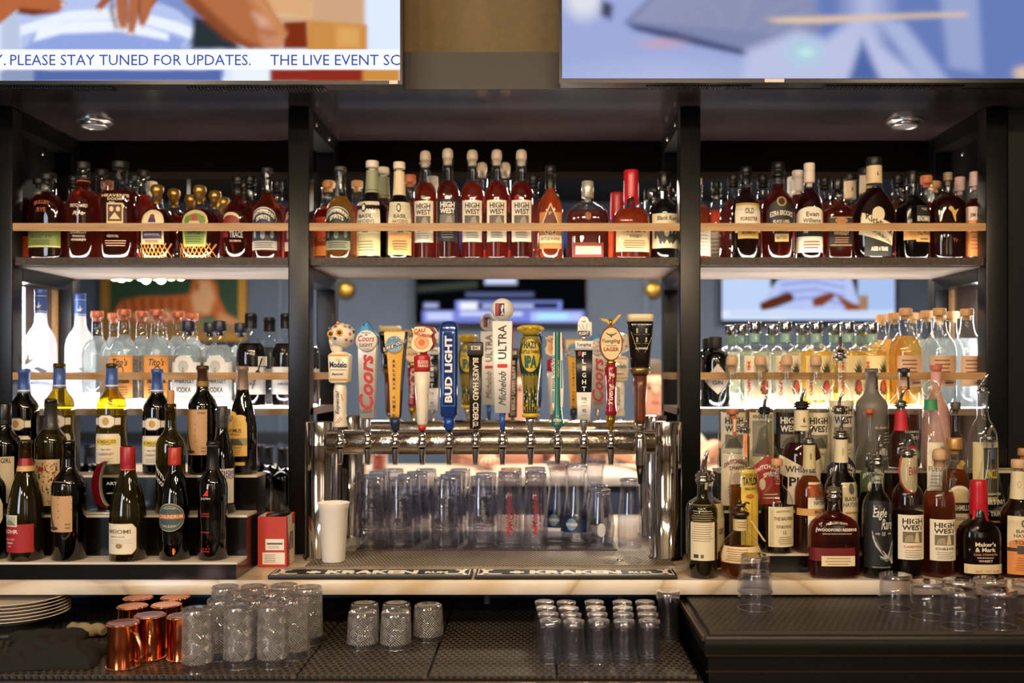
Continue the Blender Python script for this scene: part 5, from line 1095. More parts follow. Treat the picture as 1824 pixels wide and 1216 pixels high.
for (x, s) in ((OUTL, 1), (OUTR, -1)):
    xa, xb = (x - .012, x) if s > 0 else (x, x + .012)
    part('side_panel', MB().box(xa, 2.92, ZT, xb, 3.23, SOFZ - .05, M('#0b0b0d', .5, 0, 0, .2)))
    part('side_panel', MB().box(xa, 2.92, ZC, xb, 3.23, ZT - .062, M('#4a3d36', .35)))
    part('light_strip', MB().box(xb if s > 0 else xa - .006, 3.005, ZM + .02, xb + .006 if s > 0 else xa, 3.020, ZT - .07, LEDV))
    part('wood_trim', MB().box(xb if s > 0 else xa - .008, 3.20, ZM + .001, xb + .008 if s > 0 else xa, 3.229, ZT - .062, WOODR))
    for yb in (2.98, 3.14):
        part('bolt', MB().lathe([(.006, 0), (.006, s * .003), (.003, s * .005), (1e-5, s * .0055)], STEEL, 12, (x, yb, SOFZ - .075), axis='x'))
for px in (168, 1612):
    pk = thing('ceiling_light', 'small round silver puck light set in soffit at %s' % ('left' if px < 900 else 'right'), 'ceiling light', (PX(px, 3.02), 3.02, SOFZ), 0, 'puck lights in the soffit')
    MB().lathe([(.054, 0), (.055, -.004), (.050, -.007), (.041, -.008), (.040, -.012), (.041, -.018), (.036, -.020), (.034, -.016)], M('#c4c4c8', .25, .9), 32).build('trim_ring', pk)
    MB().lathe([(.034, -.016), (.02, -.0165), (1e-5, -.0166)], M('#8d8d92', .3), 24).build('lens', pk)

# ------------------------------------------------------------------ counter and under-counter
def marble():
    m, nt, out = newmat('veined_marble')
    tc = N(nt, 'ShaderNodeTexCoord'); mp = N(nt, 'ShaderNodeMapping'); mp.inputs['Scale'].default_value = (1, .7, 1); mp.inputs['Rotation'].default_value = (0, 0, .5)
    nt.links.new(tc.outputs['Object'], mp.inputs[0])
    t = N(nt, 'ShaderNodeTexNoise'); t.inputs['Scale'].default_value = 1.3; t.inputs['Detail'].default_value = 3.5; t.inputs['Distortion'].default_value = 1.4
    nt.links.new(mp.outputs[0], t.inputs[0])
    r = N(nt, 'ShaderNodeValToRGB'); e = r.color_ramp.elements
    for _ in range(4): e.new(.5)
    for el, (p, c) in zip(e, [(0, '#e0d6c8'), (.40, '#e2d8ca'), (.47, '#cdb592'), (.495, '#b09c86'), (.515, '#cdbba2'), (.58, '#e2d9cb')]): el.position = p; el.color = (*rgb(c), 1)
    nt.links.new(t.outputs[0], r.inputs[0])
    b = N(nt, 'ShaderNodeBsdfPrincipled'); b.inputs['Roughness'].default_value = .25
    nt.links.new(r.outputs[0], b.inputs['Base Color']); nt.links.new(b.outputs[0], out.inputs[0])
    return m
tag(MB().rbox(-2.4, 2.506, -.037, 2.4, 3.66, 0, marble(), .003).build('countertop', None, (0, 0, ZC)), 'long pale marble counter with tan veins running across the picture', 'countertop')
struct('wall_lower', MB().box(-2.4, 2.95, 0, 2.4, 3.0, ZC - .038, M('#47638c', .5)))
RUB = perforated('rubber_matting', '#4e453a', '#020202', .0165, .0185, .5)
RUBD = perforated('rubber_matting_dark', '#3c352d', '#020202', .0165, .0185, .5)
DST = M('#3c3833', .35, .7)
WS = .784
ws = thing('work_shelf', 'dark low steel work shelf under the counter at left and centre', 'work shelf', (-.9, 2.5, WS))
part('deck', MB().box(-2.2, 2.15, WS - .03, .36, 2.94, WS, M('#1a1816', .4, .5)), ws)
part('front_lip', MB().box(-2.2, 2.122, WS - .06, .36, 2.149, WS - .001, M('#b09a80', .3, .9)), ws)
part('base', MB().box(-2.2, 2.2, 0, .36, 2.94, WS - .031, BLK), ws)
xs = [-1.75, PX(528, 2.16), PX(762, 2.16), PX(992, 2.16)]
for i, (a, b) in enumerate(zip(xs, xs[1:] + [.352])):
    mt = thing('bar_mat', ['perforated black rubber mat under copper mugs and tall tumblers', 'perforated black rubber mat under the cut-glass rocks tumblers', 'empty perforated black rubber mat in the middle of the low shelf', 'perforated black rubber mat under the rows of small tumblers'][i], 'bar mat', ((a + b) / 2, 2.5, WS), 0, 'rubber mats on the low shelf')
    w = (b - a) / 2 - .003
    MB().box(-w, -.335, .0002, w, .40, .008, RUB).build('mat_sheet', mt)
    tb = MB()
    n = int(2 * w / .016)
    for q in range(n): tb.box(-w + q * .016 + .002, -.341, .0004, -w + q * .016 + .011, -.3351, .007, RUBBER)
    tb.build('edge_teeth', mt)
# raised station at right
st = thing('drain_station', 'black raised drain station at right holding rocks glasses', 'bar station', (1.1, 2.5, 0))
X0 = .367
part('cabinet', MB().box(X0 + .012, 2.19, 0, 2.2, 2.94,   .84, M('#060505', .35)), st)
part('rim', MB().rbox(X0, 2.165, .835, 2.2, 2.945, .876, M('#0a0908', .35), .004), st)
mb = MB()
for z in (.868, .835, .80): mb.box(X0 + .001, 2.158, z, 2.2, 2.1649, z + .002, M('#4a3e30', .4, .8))
mb.box(X0 - .006, 2.165, .866, X0 - .0005, 2.94, .876, M('#6b5a46', .35, .8))
part('edge_trim', mb, st)
SZ = .8845
tag(MB().box(-.93, -.35, .0002, .93, .36, .0085, RUBD).build('bar_mat', None, (1.31, 2.53, .876)), 'perforated black rubber mat covering the raised station at right', 'bar mat')
for px, l in ((868, 'left'), (1105, 'right')):
    p = thing('drain_pipe', 'small pale drain fitting under the counter, %s of two' % l, 'pipe', (PX(px, 2.8), 2.8, .8005), 0)
    MB().lathe([(.012, .088), (.012, .05), (.017, .048), (.017, .03), (.009, .028), (.009, 0)], M('#8d8d92', .4), 16).build('pipe', p)
    MB().lathe([(.0205, .060), (.0205, .049), (.0175, .0485)], M('#6c6c72', .4), 16).build('collar', p)

# ------------------------------------------------------------------ risers
BLKG = M('#0a0a0a', .2); TREAD = ramp_mat('riser_boards', [(.3, '#cbbfae'), (.7, '#dcd1c0')], nscale=5, rough=.45)
def riser(name_label, xa, xb, fronts, tops, yb):
    r = thing('display_riser', name_label, 'riser', ((xa + xb) / 2, fronts[0], ZC))
    f = fronts + [yb]
    pts = []
    mb = MB(); mb2 = []
    for i in range(3):
        mb.box(xa, f[i] + .001, ZC + .0004, xb, f[i + 1] + (.0005 if i < 2 else 0), tops[i] - .0065, BLKG)
        part('tread', MB().box(xa - .002, f[i], tops[i] - .006, xb + .002, f[i + 1] - .0005 if i < 2 else yb, tops[i] - .0001, TREAD), r)
    part('body', mb, r)
    return r
riser('three-step black riser with pale treads holding the wine at left', -1.75, -.757, [2.512, 2.60, 2.69], [T1, T2, T3], 2.785)
riser('three-step black riser with pale treads under the open bottles at right', .506, 1.75, [2.60, 2.682, 2.762], [R1, R2, R3], 2.85)

# ------------------------------------------------------------------ beer tower
CHROME = M('#d4d2cf', .07, 1.0); BRUSH = ramp_mat('wet_steel', [(.3, '#b8ad9c'), (.7, '#d0c6b6')], nscale=160, rough=.2, bump=.35, metal=1.0, detail=2)
TY, TZ = 2.722, HC - .190
def tower(label, colx, coly, ty, x0, x1, taps, front):
    t = thing('beer_tower', label, 'beer tower', ((x0 + x1) / 2, coly, ZC))
    for x in colx:
        o = part('column', MB().lathe([(.050, .0002), (.050, .008), (.0445, .011), (.0445, .318), (.0448, .319), (.0448, .321), (.0445, .322), (.0445, .383), (.043, .3855), (1e-5, .386)], CHROME, 40, (x, coly, ZC)), t)
    part('tube', MB().lathe([(1e-5, x0), (.030, x0 + .0005), (.033, x0 + .004), (.033, x0 + .028), (.0338, x0 + .029), (.0338, x1 - .029), (.033, x1 - .028), (.033, x1 - .004), (.030, x1), (1e-5, x1 + .0004)], BRUSH, 40, (0, ty, TZ), axis='x'), t)
    s = -1 if front else 1
    for x in colx:
        xb_ = x + (.058 if x < 0 else -.058)
        part('bracket', MB().box(xb_ - .016, min(ty + .0, coly), TZ - .016, xb_ + .016, max(ty, coly), TZ + .016, CHROME), t)
    for i, x in enumerate(taps):
        yf = ty + s * .062
        mb = MB().tube([(x, ty + s * .030, TZ + .002), (x, ty + s * .046, TZ + .001), (x, yf, TZ)], [.017, .0125, .0115], CHROME, 14)
        mb.ball((x, yf, TZ), .0142, CHROME, 1, 1, 1.1)
        f = part('faucet', mb, t)
        if front and i == 11:      # longer stout spout with black tip
            m2 = MB().lathe([(.0165, -.02), (.017, 0), (.015, .02), (.011, .028)], CHROME, 20, (x, yf, TZ)); m2.lathe([(.012, -.058), (.0125, -.02)], CHROME, 20, (x, yf, TZ))
            m3 = MB().lathe([(1e-5, -.108), (.0045, -.108), (.0105, -.058), (1e-5, -.0575)], M('#0a0a0a', .3), 18, (x, yf, TZ))
            part('spout', m3, t)
        else:
            m2 = MB().lathe([(1e-5, -.0565), (.0062, -.0565), (.0066, -.05), (.0092, -.022), (.0118, -.014)], CHROME, 18, (x, yf - .002, TZ))
            m2.lathe([(.0118, .004), (.010, .014), (.0088, .016), (.0105, .018), (.0105, .024), (.0075, .027), (.0062, .0345), (1e-5, .0347)], CHROME, 18, (x, yf, TZ))
        part('spout', m2, t)
        m4 = MB().lathe([(1e-5, -.0012), (.0085, -.0012), (.0085, 0), (.0065, .0006)], CHROME, 16, (x, yf - s * -.0145, TZ), axis='y')
        part('plug', m4, t)
    return t
TAPX = [606, 655, 704, 752, 800, 847, 895, 945, 993, 1040, 1088, 1140]
HYF = TY - .062
tower('chrome beer tower with twelve taps facing the viewer', (-.605, .366), 2.80, TY, PX(583, TY), PX(1167, TY), [PX(p, HYF) for p in TAPX], True)
HYB = 3.33
FARX = [1103, 1065, 1022, 986, 953, 913, 871, 833, 803, 770, 735, 695]
tower('second chrome beer tower behind the first, facing the far side', (-.59, .375), 3.19, 3.268, PX(648, 3.27), PX(1152, 3.27), [PX(p, HYB) for p in FARX], False)

# ---- tap handles; local z = 0 where the handle screws on, one photo pixel = Q metres
Q = HYF / F
BASEZ = TZ + .0352
def zz(py): return (765 - py) * Q
def blade(mb, secs, m, r=.004, seg=4):
    """rounded slab swept upward through (py, half width px, depth px[, x offset])"""
    rings = []
    for s in secs:
        py, hw, d = s[:3]; x0 = (s[3] if len(s) > 3 else 0) * Q
        w = hw * Q; h = d * Q / 2; rr = min(r, w * .9, h * .9); ring = []
        for cx, cy, a0 in ((w - rr, h - rr, 0), (-w + rr, h - rr, 90), (-w + rr, -h + rr, 180), (w - rr, -h + rr, 270)):
            for i in range(seg + 1):
                a = math.radians(a0 + 90 * i / seg); ring.append((x0 + cx + rr * math.cos(a), cy + rr * math.sin(a), zz(py)))
        rings.append(ring)
    return mb.loft(rings, m, True, True)
def pxl(pts): return [(r * Q, zz(py)) for r, py in pts]
FER = M('#b5b2ae', .3, .9)
def ferrule(h, r0=6, r1=9, top=None, m=FER):
    return MB().lathe(pxl([(.01, 765.0), (r0, 765), (r0, 758), (r1, top + 3), (r1 * .9, top), (.01, top)]) if top else [], m, 20)
def FP(yf): return Flat(-yf * Q / 2, Q, Q, 0, zz(0) - 0)     # u, v in photo pixels; v counts up from py 0 as negative
def T(q, x, py, w, h, c, **o): return ('t', q, x, -py, w, h, c, o)
def RR(x0, y0, x1, y1, c): return ('r', x0, -y1, x1, -y0, c)
def EE(x, py, rx, ry, c): return ('e', x, -py, rx, ry, c)
def PP(pts, c, k='p'): return (k, [(x, -y) for x, y in pts], c)
def LL(pts, w, c): return ('l', [(x, -y) for x, y in pts], w, c)
HANDLES = {}
def handle(key, parts): HANDLES[key] = parts
CREAM = M('#e6dcc6', .35, 0, .3); WHITE = M('#e6e3dc', .35, 0, .3)
# 1 skull
b = MB().lathe(pxl([(.01, 759), (12, 759), (13, 757), (11, 740), (11.5, 715), (12, 695), (9.5, 680), (8, 678)]), CREAM, 24)
sf = FP(24)
decal(b, sf, [T('Especial', -2, 715, 8, 42, '#4a4a52', rot=90, s=.3), LL([(-6, 752), (4, 740)], .5, '#b8402c'), LL([(-2, 752), (6, 743)], .5, '#b8402c'), LL([(4, 700), (7, 712)], .5, '#b8402c')])
bl = MB(); blade(bl, [(681, 15, 30), (678, 18, 34), (632, 19.5, 37), (629, 17, 32), (625, 11, 22)], CREAM, .010)
decal(bl, FP(37.4), [T('Modelo', 0, 648, 30, 11, '#23304e', b=.03), T('Especial', -1, 665, 20, 5, '#3a3a42', s=.3), RR(-17, 630, 17, 633, '#d39a2c'), RR(-17, 672, 17, 675, '#d39a2c'), RR(-14, 656, 14, 657.5, '#c9a24c'), EE(0, 639, 6, 2.5, '#d8c49a')])
s_ = MB(); ball = lambda m, x, py, y, r, mt, sx=1, sy=1, sz=1: m.ball((x * Q, y * Q, zz(py)), r * Q, mt, sx, sy, sz)
ball(s_, 3, 596, 2, 24, CREAM, 1.02, 1.08, .95); blade(s_, [(627, 8, 16, -5), (621, 10, 20, -6), (612, 11, 22, -7), (604, 13, 26, -6)], CREAM, .008)
DOT = M('#2b2a30', .5); FLW = M('#d8982c', .4); RDD = M('#b52a34', .4); BLD = M('#3c5c9c', .4)
for x, py, y in ((-13, 594, -20), (3, 592, -24)):
    for a in range(9): ball(s_, x + 4.8 * math.cos(a * .698), py + 4.8 * math.sin(a * .698), y + .5, 2.0, FLW, 1, .5, 1)
    ball(s_, x, py, y - .8, 3.2, DOT, 1, .4, 1)
for x, py, y, m in ((-5, 580, -21, RDD), (20, 594, -16, RDD), (-5, 602, -24, DOT), (12, 579, -19, FLW), (-2, 574, -13, FLW), (10, 573, -9, BLD), (19, 582, -12, BLD), (25, 590, -8, DOT), (14, 604, -19, RDD), (22, 606, -13, BLD), (-16, 584, -15, BLD)):
    ball(s_, x, py, y, 2.6, m, 1, .6, 1)
for i in range(6): blade(s_, [(617, 1.1, 1.2, -13 + i * 3), (609, 1.1, 1.2, -13 + i * 3)], M('#d8cfba', .5), .0008)
for o_ in (s_,):
    pass
for i in range(7): ball(s_, -14 + i * 2.8, 613, -12.3, .55, DOT, .6, .6, 6)
handle('skull', [('handle', b), ('label_block', bl), ('skull', s_)])
# 2 silver mountain
b = MB(); blade(b, [(743, 13, 18), (625, 16.5, 20), (606, 17, 20)], M('#d3cfc8', .35, .3), .003)
decal(b, FP(20.4), [T('Coors', -1, 679, 26, 98, '#b52a26', rot=90, s=.25, b=.03), T('LIGHT', 0, 731, 22, 6, '#5a5650')])
m_ = MB().prism([(x * Q, zz(py)) for x, py in ((-19, 612), (-19, 590), (-9, 576), (-6, 580), (0, 571), (12, 588), (19, 597), (19, 612))], -6 * Q, 6 * Q, M('#1f6ea8', .3), M('#16507e', .3))
decal(m_, FP(12.4), [PP([(-9, 577), (-6, 581), (0, 572.5), (3, 590), (-12, 590)], '#3a92c6', 'q')])
d_ = MB().lathe([(1e-5, -16 * Q), (17.5 * Q, -16 * Q), (19 * Q, -14 * Q), (19 * Q, 6 * Q), (1e-5, 6 * Q)], M('#ddd8ce', .35), 32, (0, 0, zz(606)), axis='y')
decal(d_, FP(32.2), [T('Coors', 0, 602, 29, 11, '#b8322c', s=.25, b=.02), T('LIGHT', 0, 613.5, 23, 6, '#4a463f'), PP([(-3, 597), (3, 597), (0, 593)], '#2a72b0'), T('BREWED', 0, 592, 16, 2.5, '#b5a890'), T('GOLDEN', 0, 621, 15, 2.5, '#b5a890')])
handle('mountain', [('handle', b), ('mountain_crest', m_), ('badge', d_), ('ferrule', ferrule(0, 6, 5, 743))])
# 3 yellow paddle
b = MB(); blade(b, [(742, 8, 12), (735, 8.5, 13), (690, 10, 15), (640, 13.5, 17), (612, 16.5, 18), (592, 19, 18), (588, 18, 16)], M('#dba437', .35, 0, .3), .004)
blade(b, [(742, 8, 8, 3), (690, 11, 8, 3), (640, 15, 8, 3), (612, 18, 8, 3), (590, 20, 8, 3)], M('#1d2a4a', .35), .002)
decal(b, FP(19), [PP([(-17, 612), (-18.5, 591), (18.5, 591), (17, 612)], '#e3cfa0')])
for v_ in (-1,):
    tx = [T(c, -1, 642 + i * 8.0, 4.2, 5, '#2a2a3a', b=.02) for i, c in enumerate('BELGIAN')] + [T(c, -1, 706 + i * 8, 4.6, 5, '#2a2a3a', b=.02) for i, c in enumerate('WHITE')]
    decal(b, FP(18.2), tx)
n_ = MB().lathe(pxl([(.01, 765), (7, 765), (7.5, 758), (9, 757), (9, 742), (.01, 741)]), M('#1d2a4a', .3), 20)
d_ = MB().lathe([(1e-5, -13 * Q), (14.5 * Q, -13 * Q), (16 * Q, -11.5 * Q), (16 * Q, 0), (1e-5, 0)], M('#d9c48a', .35), 32, (0, 0, zz(612)), axis='y')
decal(d_, FP(26.3), [EE(0, 612, 14, 14, '#5d87a8'), EE(0, 617, 12, 8, '#7ea6be'), PP([(-20, 618), (19, 603), (19, 611), (-19, 626)], '#23304e'), PP([(-19, 618.7), (18, 604), (18, 610), (-18, 625)], '#e6e0d0'), T('BLUE MOON', 0, 614.5, 34, 6.4, '#23304e', rot=21, b=.035), EE(-4, 602, 1, 1, '#e6e0d0'), EE(4, 601, 1, 1, '#e6e0d0')])
handle('paddle', [('handle', b), ('collar', n_), ('badge', d_)])
# 4 orange squeeze
b = MB().lathe(pxl([(.01, 756), (7, 756), (9, 752), (11, 720), (13, 690), (14, 661), (.01, 661)]), CREAM, 28)
decal(b, Round([(r * Q, zz(py)) for r, py in ((9, 752), (11, 720), (13, 690), (14, 661))], 14 * Q, 1), [('l', [(.9 + .25 * math.sin(k), zz(735 + 3 * k)) for k in range(6)], .0008, '#b5302c')] )
decal(b, FP(26), [LL([(10, 700), (11, 708)], .4, '#c2502c')])
c_ = MB().lathe(pxl([(.01, 660), (13.5, 660), (14.5, 657), (14.5, 634), (13.5, 631), (.01, 631)]), M('#b5262a', .3), 28)
decal(c_, Round([(14.5 * Q, zz(657)), (14.5 * Q, zz(634))], 14.5 * Q, 1), [('t', 'BLOOD', .25, zz(643.5), 1.35, 6 * Q, '#e6d6c0', {'b': .03}), ('t', 'ORANGE', .25, zz(650), 1.35, 5 * Q, '#e6d6c0', {'b': .03})])
k_ = MB().lathe(pxl([(.01, 765), (6.5, 765), (7.5, 756), (.01, 755)]), M('#b5262a', .35), 20)
OUT = [(-15, 590), (-19, 583), (-14, 586 - 1), (-12, 581), (4, 581), (14, 584), (20, 592), (16, 597), (18, 603), (20, 612), (14, 622), (4, 626), (-8, 625), (-17, 620), (-19, 609), (-15, 601)]
e_ = MB().prism([(x * Q, zz(py)) for x, py in OUT], -8 * Q, -1 * Q, M('#e8d6ac', .4), M('#d8c49a', .5))
e_.prism([((x * .95 + 6) * Q, zz(py - 2)) for x, py in OUT], 0, 7 * Q, M('#8c1a20', .4))
blade(e_, [(632, 5, 7, 4), (620, 5, 7, 4)], M('#8c1a20', .4), .002)
decal(e_, FP(16.3), [EE(0, 609, 13, 12, '#dd8a4a'), EE(0, 609, 11.5, 10.5, '#e9c08c'), EE(0, 609, 6, 6, '#d86a34')] + [LL([(7 * math.cos(a), 609 + 7 * math.sin(a)), (12 * math.cos(a + .15), 609 + 11 * math.sin(a + .15))], .5, '#d86a34') for a in [q * .45 for q in range(14)]] + [T('CALI', -4, 587.5, 20, 7, '#c2502c', rot=8, b=.03), T('SQUEEZE', 2, 595.5, 30, 6, '#c2502c', rot=-10, b=.03)])
handle('squeeze', [('handle', b), ('red_band', c_), ('ferrule', k_), ('orange_sign', e_)])
# 5 blue column
b = MB(); blade(b, [(741, 13, 20), (737, 15, 24), (700, 15.5, 25), (600, 16, 26), (582, 16, 26), (574, 13.5, 20), (571, 8, 12)], M('#15357e', .12, .2, .8), .011, 6)
decal(b, FP(26.6), [T('BUD LIGHT', 0, 656, 13.5, 118, '#e6e2da', rot=90, b=.04)] + [LL(p, .35, '#4f9fd0') for p in ([(-11, 590), (11, 590)], [(11, 590), (11, 721)], [(11, 721), (-11, 721)], [(-11, 721), (-11, 590)])])
n_ = MB().lathe(pxl([(.01, 765), (7, 765), (8, 761), (10, 760), (10.5, 742), (.01, 741)]), M('#16419c', .2, .2, .5), 24)
handle('column', [('handle', b), ('collar', n_)])
# 6 black board
b = MB(); blade(b, [(762, 9.5, 14), (632, 11.5, 16)], M('#1e1714', .4), .002)
decal(b, FP(16), [T("BLAKE'S HARD CIDER", 1, 692, 10.5, 112, '#d8cdb8', rot=-90, b=.03), T('CO.', 1, 753.5, 9, 9, '#d8cdb8', rot=-90, b=.03), LL([(-4, 747), (-4, 760)], .3, '#d8cdb8')])
h_ = MB(); blade(h_, [(633, 13, 22), (629, 13.8, 24), (611, 13.8, 24), (608, 13, 22)], M('#241b16', .45), .002)
decal(h_, FP(24.2), [RR(-7, 615, 9, 622, '#cfc6b6'), T('BHC', 1, 618.5, 11, 5, '#241b16', b=.04)])
handle('board', [('handle', b), ('cap', h_), ('ferrule', ferrule(0, 5, 6, 762.5))])
# 7 golf ball
b = MB(); blade(b, [(734, 14, 16), (571, 18, 20)], WHITE, .003); blade(b, [(733.5, 3, 12, 12.2), (571.5, 3, 14, 16.2)], M('#b5262e', .4), .001)
decal(b, FP(20.2), [T('ULTRA', 0, 608, 15, 60, '#2c2c34', rot=90, b=.01), PP([(-8.5, 647), (9, 647), (9, 653), (-8.5, 653)], '#cf2a2e'), T('Michelob', 0, 690, 13, 60, '#3a3a44', rot=90, s=.35, b=0)])
k_ = MB().lathe(pxl([(.01, 765), (4.6, 765), (6, 734), (.01, 733.5)]), M('#27509e', .3), 18)
def golf():
    m, nt, out = newmat('dimpled_white'); tc = N(nt, 'ShaderNodeTexCoord'); vo = N(nt, 'ShaderNodeTexVoronoi'); vo.inputs['Scale'].default_value = 210
    bp = N(nt, 'ShaderNodeBump'); bp.inputs['Strength'].default_value = .6; bp.inputs['Distance'].default_value = .0015
    p = N(nt, 'ShaderNodeBsdfPrincipled'); p.inputs['Base Color'].default_value = (*rgb('#dcd9d2'), 1); p.inputs['Roughness'].default_value = .35
    nt.links.new(tc.outputs['Object'], vo.inputs['Vector']); nt.links.new(vo.outputs['Distance'], bp.inputs['Height']); nt.links.new(bp.outputs[0], p.inputs['Normal']); nt.links.new(p.outputs[0], out.inputs[0]); return m
g_ = MB(); g_.ball((0, 0, zz(550)), 20.3 * Q, golf(), segs=32, rows=20)
class Sph:
    curved = True
    H = Q; W = Q
    def pt(s, u, v, e):
        a, c_ = u * Q, (v + 550) * Q; R_ = 20.4 * Q + e; y = -math.sqrt(max(R_ * R_ - a * a - c_ * c_, 0)); return (a, y, zz(550) + c_)
decal(g_, Sph(), [RR(-12, 540, 4, 562, '#2a2f4a'), RR(-11, 541, -6, 561, '#c2463a'), LL([(1, 543), (-1, 549), (1, 556), (-2, 561)], 1.1, '#e6e2da'), LL([(1, 543), (2, 547), (-1, 553), (3, 561)], .9, '#e6e2da')])
handle('golf', [('handle', b), ('stem', k_), ('golf_ball', g_)])
# 8 hop bulb, yellow and green
YL = M('#c9a82c', .35, 0, .3); DG = M('#16352c', .3, 0, .4)
bp_ = [(13, 734), (13.5, 720), (14, 700), (16, 675), (19, 655), (20.5, 640), (21, 628), (19.5, 612), (16, 600), (12, 594)]
b = MB().lathe(pxl([(.01, 735)] + bp_ + [(.01, 593)]), DG, 32)
rsf = Round([(r * Q, zz(p)) for r, p in bp_], 21 * Q, 1)
Vp = lambda py: zz(py)
ops = [('e', 0, Vp(632), .92, 29 * Q, M('#c9a82c', .35)), ('e', 0, Vp(632), .86, 27 * Q, '#d3b437')]
for a in range(22):
    th = -1.2 + a * .115
    ops.append(('l', [(th, Vp(664 + 2 * (a % 3))), (th * 1.25, Vp(684 + (a * 7) % 24))], .0007, M('#c9a82c', .35)))
    ops.append(('l', [(th, Vp(612 - 3 * (a % 2))), (th * 1.0, Vp(598))], .0007, M('#c9a82c', .35)))
for a in range(20):
    ops.append(('e', -1.2 + .37 * (a % 7), Vp(696 + 12 * (a // 7) + 5 * (a % 2)), .07 + .05 * (a % 3 == 0), (2 + (a % 3 == 0)) * Q, M('#c9a82c', .35)))
    ops.append(('r', -1.25 + .29 * (a % 9), Vp(732), -1.20 + .29 * (a % 9), Vp(706 + 5 * (a % 4)), M('#c9a82c', .35)))
ops += [('t', 'HAZY', .0, Vp(613), 1.15, 13 * Q, '#1f4a3c', {'b': .04, 'arch': -.0}), ('t', 'LITTLE THING', .0, Vp(625.5), 1.5, 6 * Q, '#2a3a24', {'b': .02}), ('t', 'IPA', .03, Vp(643), 1.05, 22 * Q, '#1f5a4a', {'b': .05})]
decal(b, rsf, ops)
c_ = MB().lathe(pxl([(10, 597), (14, 595), (19, 590), (22, 586), (22.5, 582), (19, 579), (16, 578), (.01, 577)]), YL, 24)
for a in range(12): ball(c_, 21 * math.cos(a * .524), 584, 21 * math.sin(a * .524), 3.6, YL)
decal(c_, FP(44), [T('SIERRA NEVADA', 0, 584, 26, 3.4, '#7a641a')])
r_ = MB().lathe(pxl([(12, 742), (15.5, 741), (16, 738), (15.5, 735), (12, 734)]), YL, 28)
handle('bulb', [('handle', b), ('crown', c_), ('ring', r_), ('ferrule', MB().lathe(pxl([(.01, 765), (5, 765), (5.5, 758), (8, 750), (9, 743), (.01, 742)]), FER, 20))])
# 9 green flare with surfboards
GR = M('#1d6a5c', .25, 0, .4)
b = MB().lathe(pxl([(.01, 757), (12, 757), (12.6, 755), (11, 750), (8.5, 735), (7, 715), (6, 690), (5, 640), (4.6, 600), (4.6, 591), (4, 589), (.01, 589)]), GR, 24)
decal(b, FP(15), [EE(0, 739, 3, 3, '#e0dccc'), EE(-2.5, 742, 2, 2, '#e0dccc'), EE(2.5, 742, 2, 2, '#e0dccc')])
decal(b, Round([(12 * Q, zz(757)), (8.5 * Q, zz(735)), (7.5 * Q, zz(720))], 9 * Q, 1), [('t', 'KONA', 0, zz(746.5), 1.5, 5.5 * Q, '#e0dccc', {'b': .04})])
p_ = MB()
for s in (-1, 1):
    p_.prism([((s * (5 + x)) * Q, zz(py)) for x, py in ((0, 590), (2.2, 592), (4.2, 640), (5.6, 690), (4.5, 722), (0.6, 731), (-.4, 690))], -5 * Q, 3 * Q, M('#dcd8ca', .35), M('#c9c4b4', .4))
decal(p_, FP(10.6), [T('BIG WAVE', -7.5, 661, 4.6, 60, '#2f7d8a', rot=90, b=.02), T('Golden Ale', 1.5, 655, 3, 30, '#c9a84a', rot=90, s=.3), RR(6, 640, 8.6, 690, '#3a8a9c'), RR(-9.6, 694, -6, 716, '#4a9aa8')])
handle('flare', [('handle', b), ('surfboard', p_), ('ferrule', ferrule(0, 5, 7, 757.5))])
# 10 flight
b = MB(); blade(b, [(746, 11.5, 14), (697, 13, 15)], WHITE, .002); blade(b, [(697, 13.2, 15.4), (622.5, 15.2, 17)], M('#14171f', .35), .002); blade(b, [(622, 15.5, 17.6), (606, 16.2, 18)], WHITE, .002)
decal(b, FP(18.2), [T('Yuengling', 0, 613, 26, 7, '#2c2a2c', s=.3)] + [T(c, 0, 630 + i * 12.2, 7, 8.4, '#e0dccf', b=.03) for i, c in enumerate('FLIGHT')] + [T('2.6g', 0, 708, 9, 6.5, '#6a665e'), T('CARBS', 0, 714.5, 8, 2, '#8a867c'), LL([(-6, 721), (6, 721)], .3, '#6a665e'), T('95', 0, 729.5, 7, 7, '#6a665e'), T('CALORIES', 0, 736.5, 11, 2, '#8a867c'), PP([(-11, 625), (-5, 624), (-5, 632), (-11, 633)], '#7c2c34')])
h_ = MB(); blade(h_, [(597, 11, 9), (588, 11.5, 9), (574, 11, 8), (566, 8, 7), (562, 4, 5)], WHITE, .003); blade(h_, [(597, 3, 8, 11.5), (572, 2.6, 7, 11.5)], WHITE, .002)
blade(h_, [(606, 3.5, 5), (596, 3.5, 5)], FER, .002)
decal(h_, FP(9.4), [RR(-10.6, 588, 10, 597, '#1c2440'), T('FLIGHT', 0, 592.5, 17, 6, '#e6e2d6', b=.03, rot=3), LL([(-9, 578), (-4, 587)], .4, '#8a867c'), LL([(-3, 575), (0, 587)], .4, '#8a867c'), LL([(6, 575), (3, 587)], .4, '#8a867c'), T('Yuengling', -1, 571, 9, 3, '#5a564e', s=.3)])
handle('flight', [('handle', b), ('wing_top', h_), ('ferrule', ferrule(0, 5, 8, 746.5))])
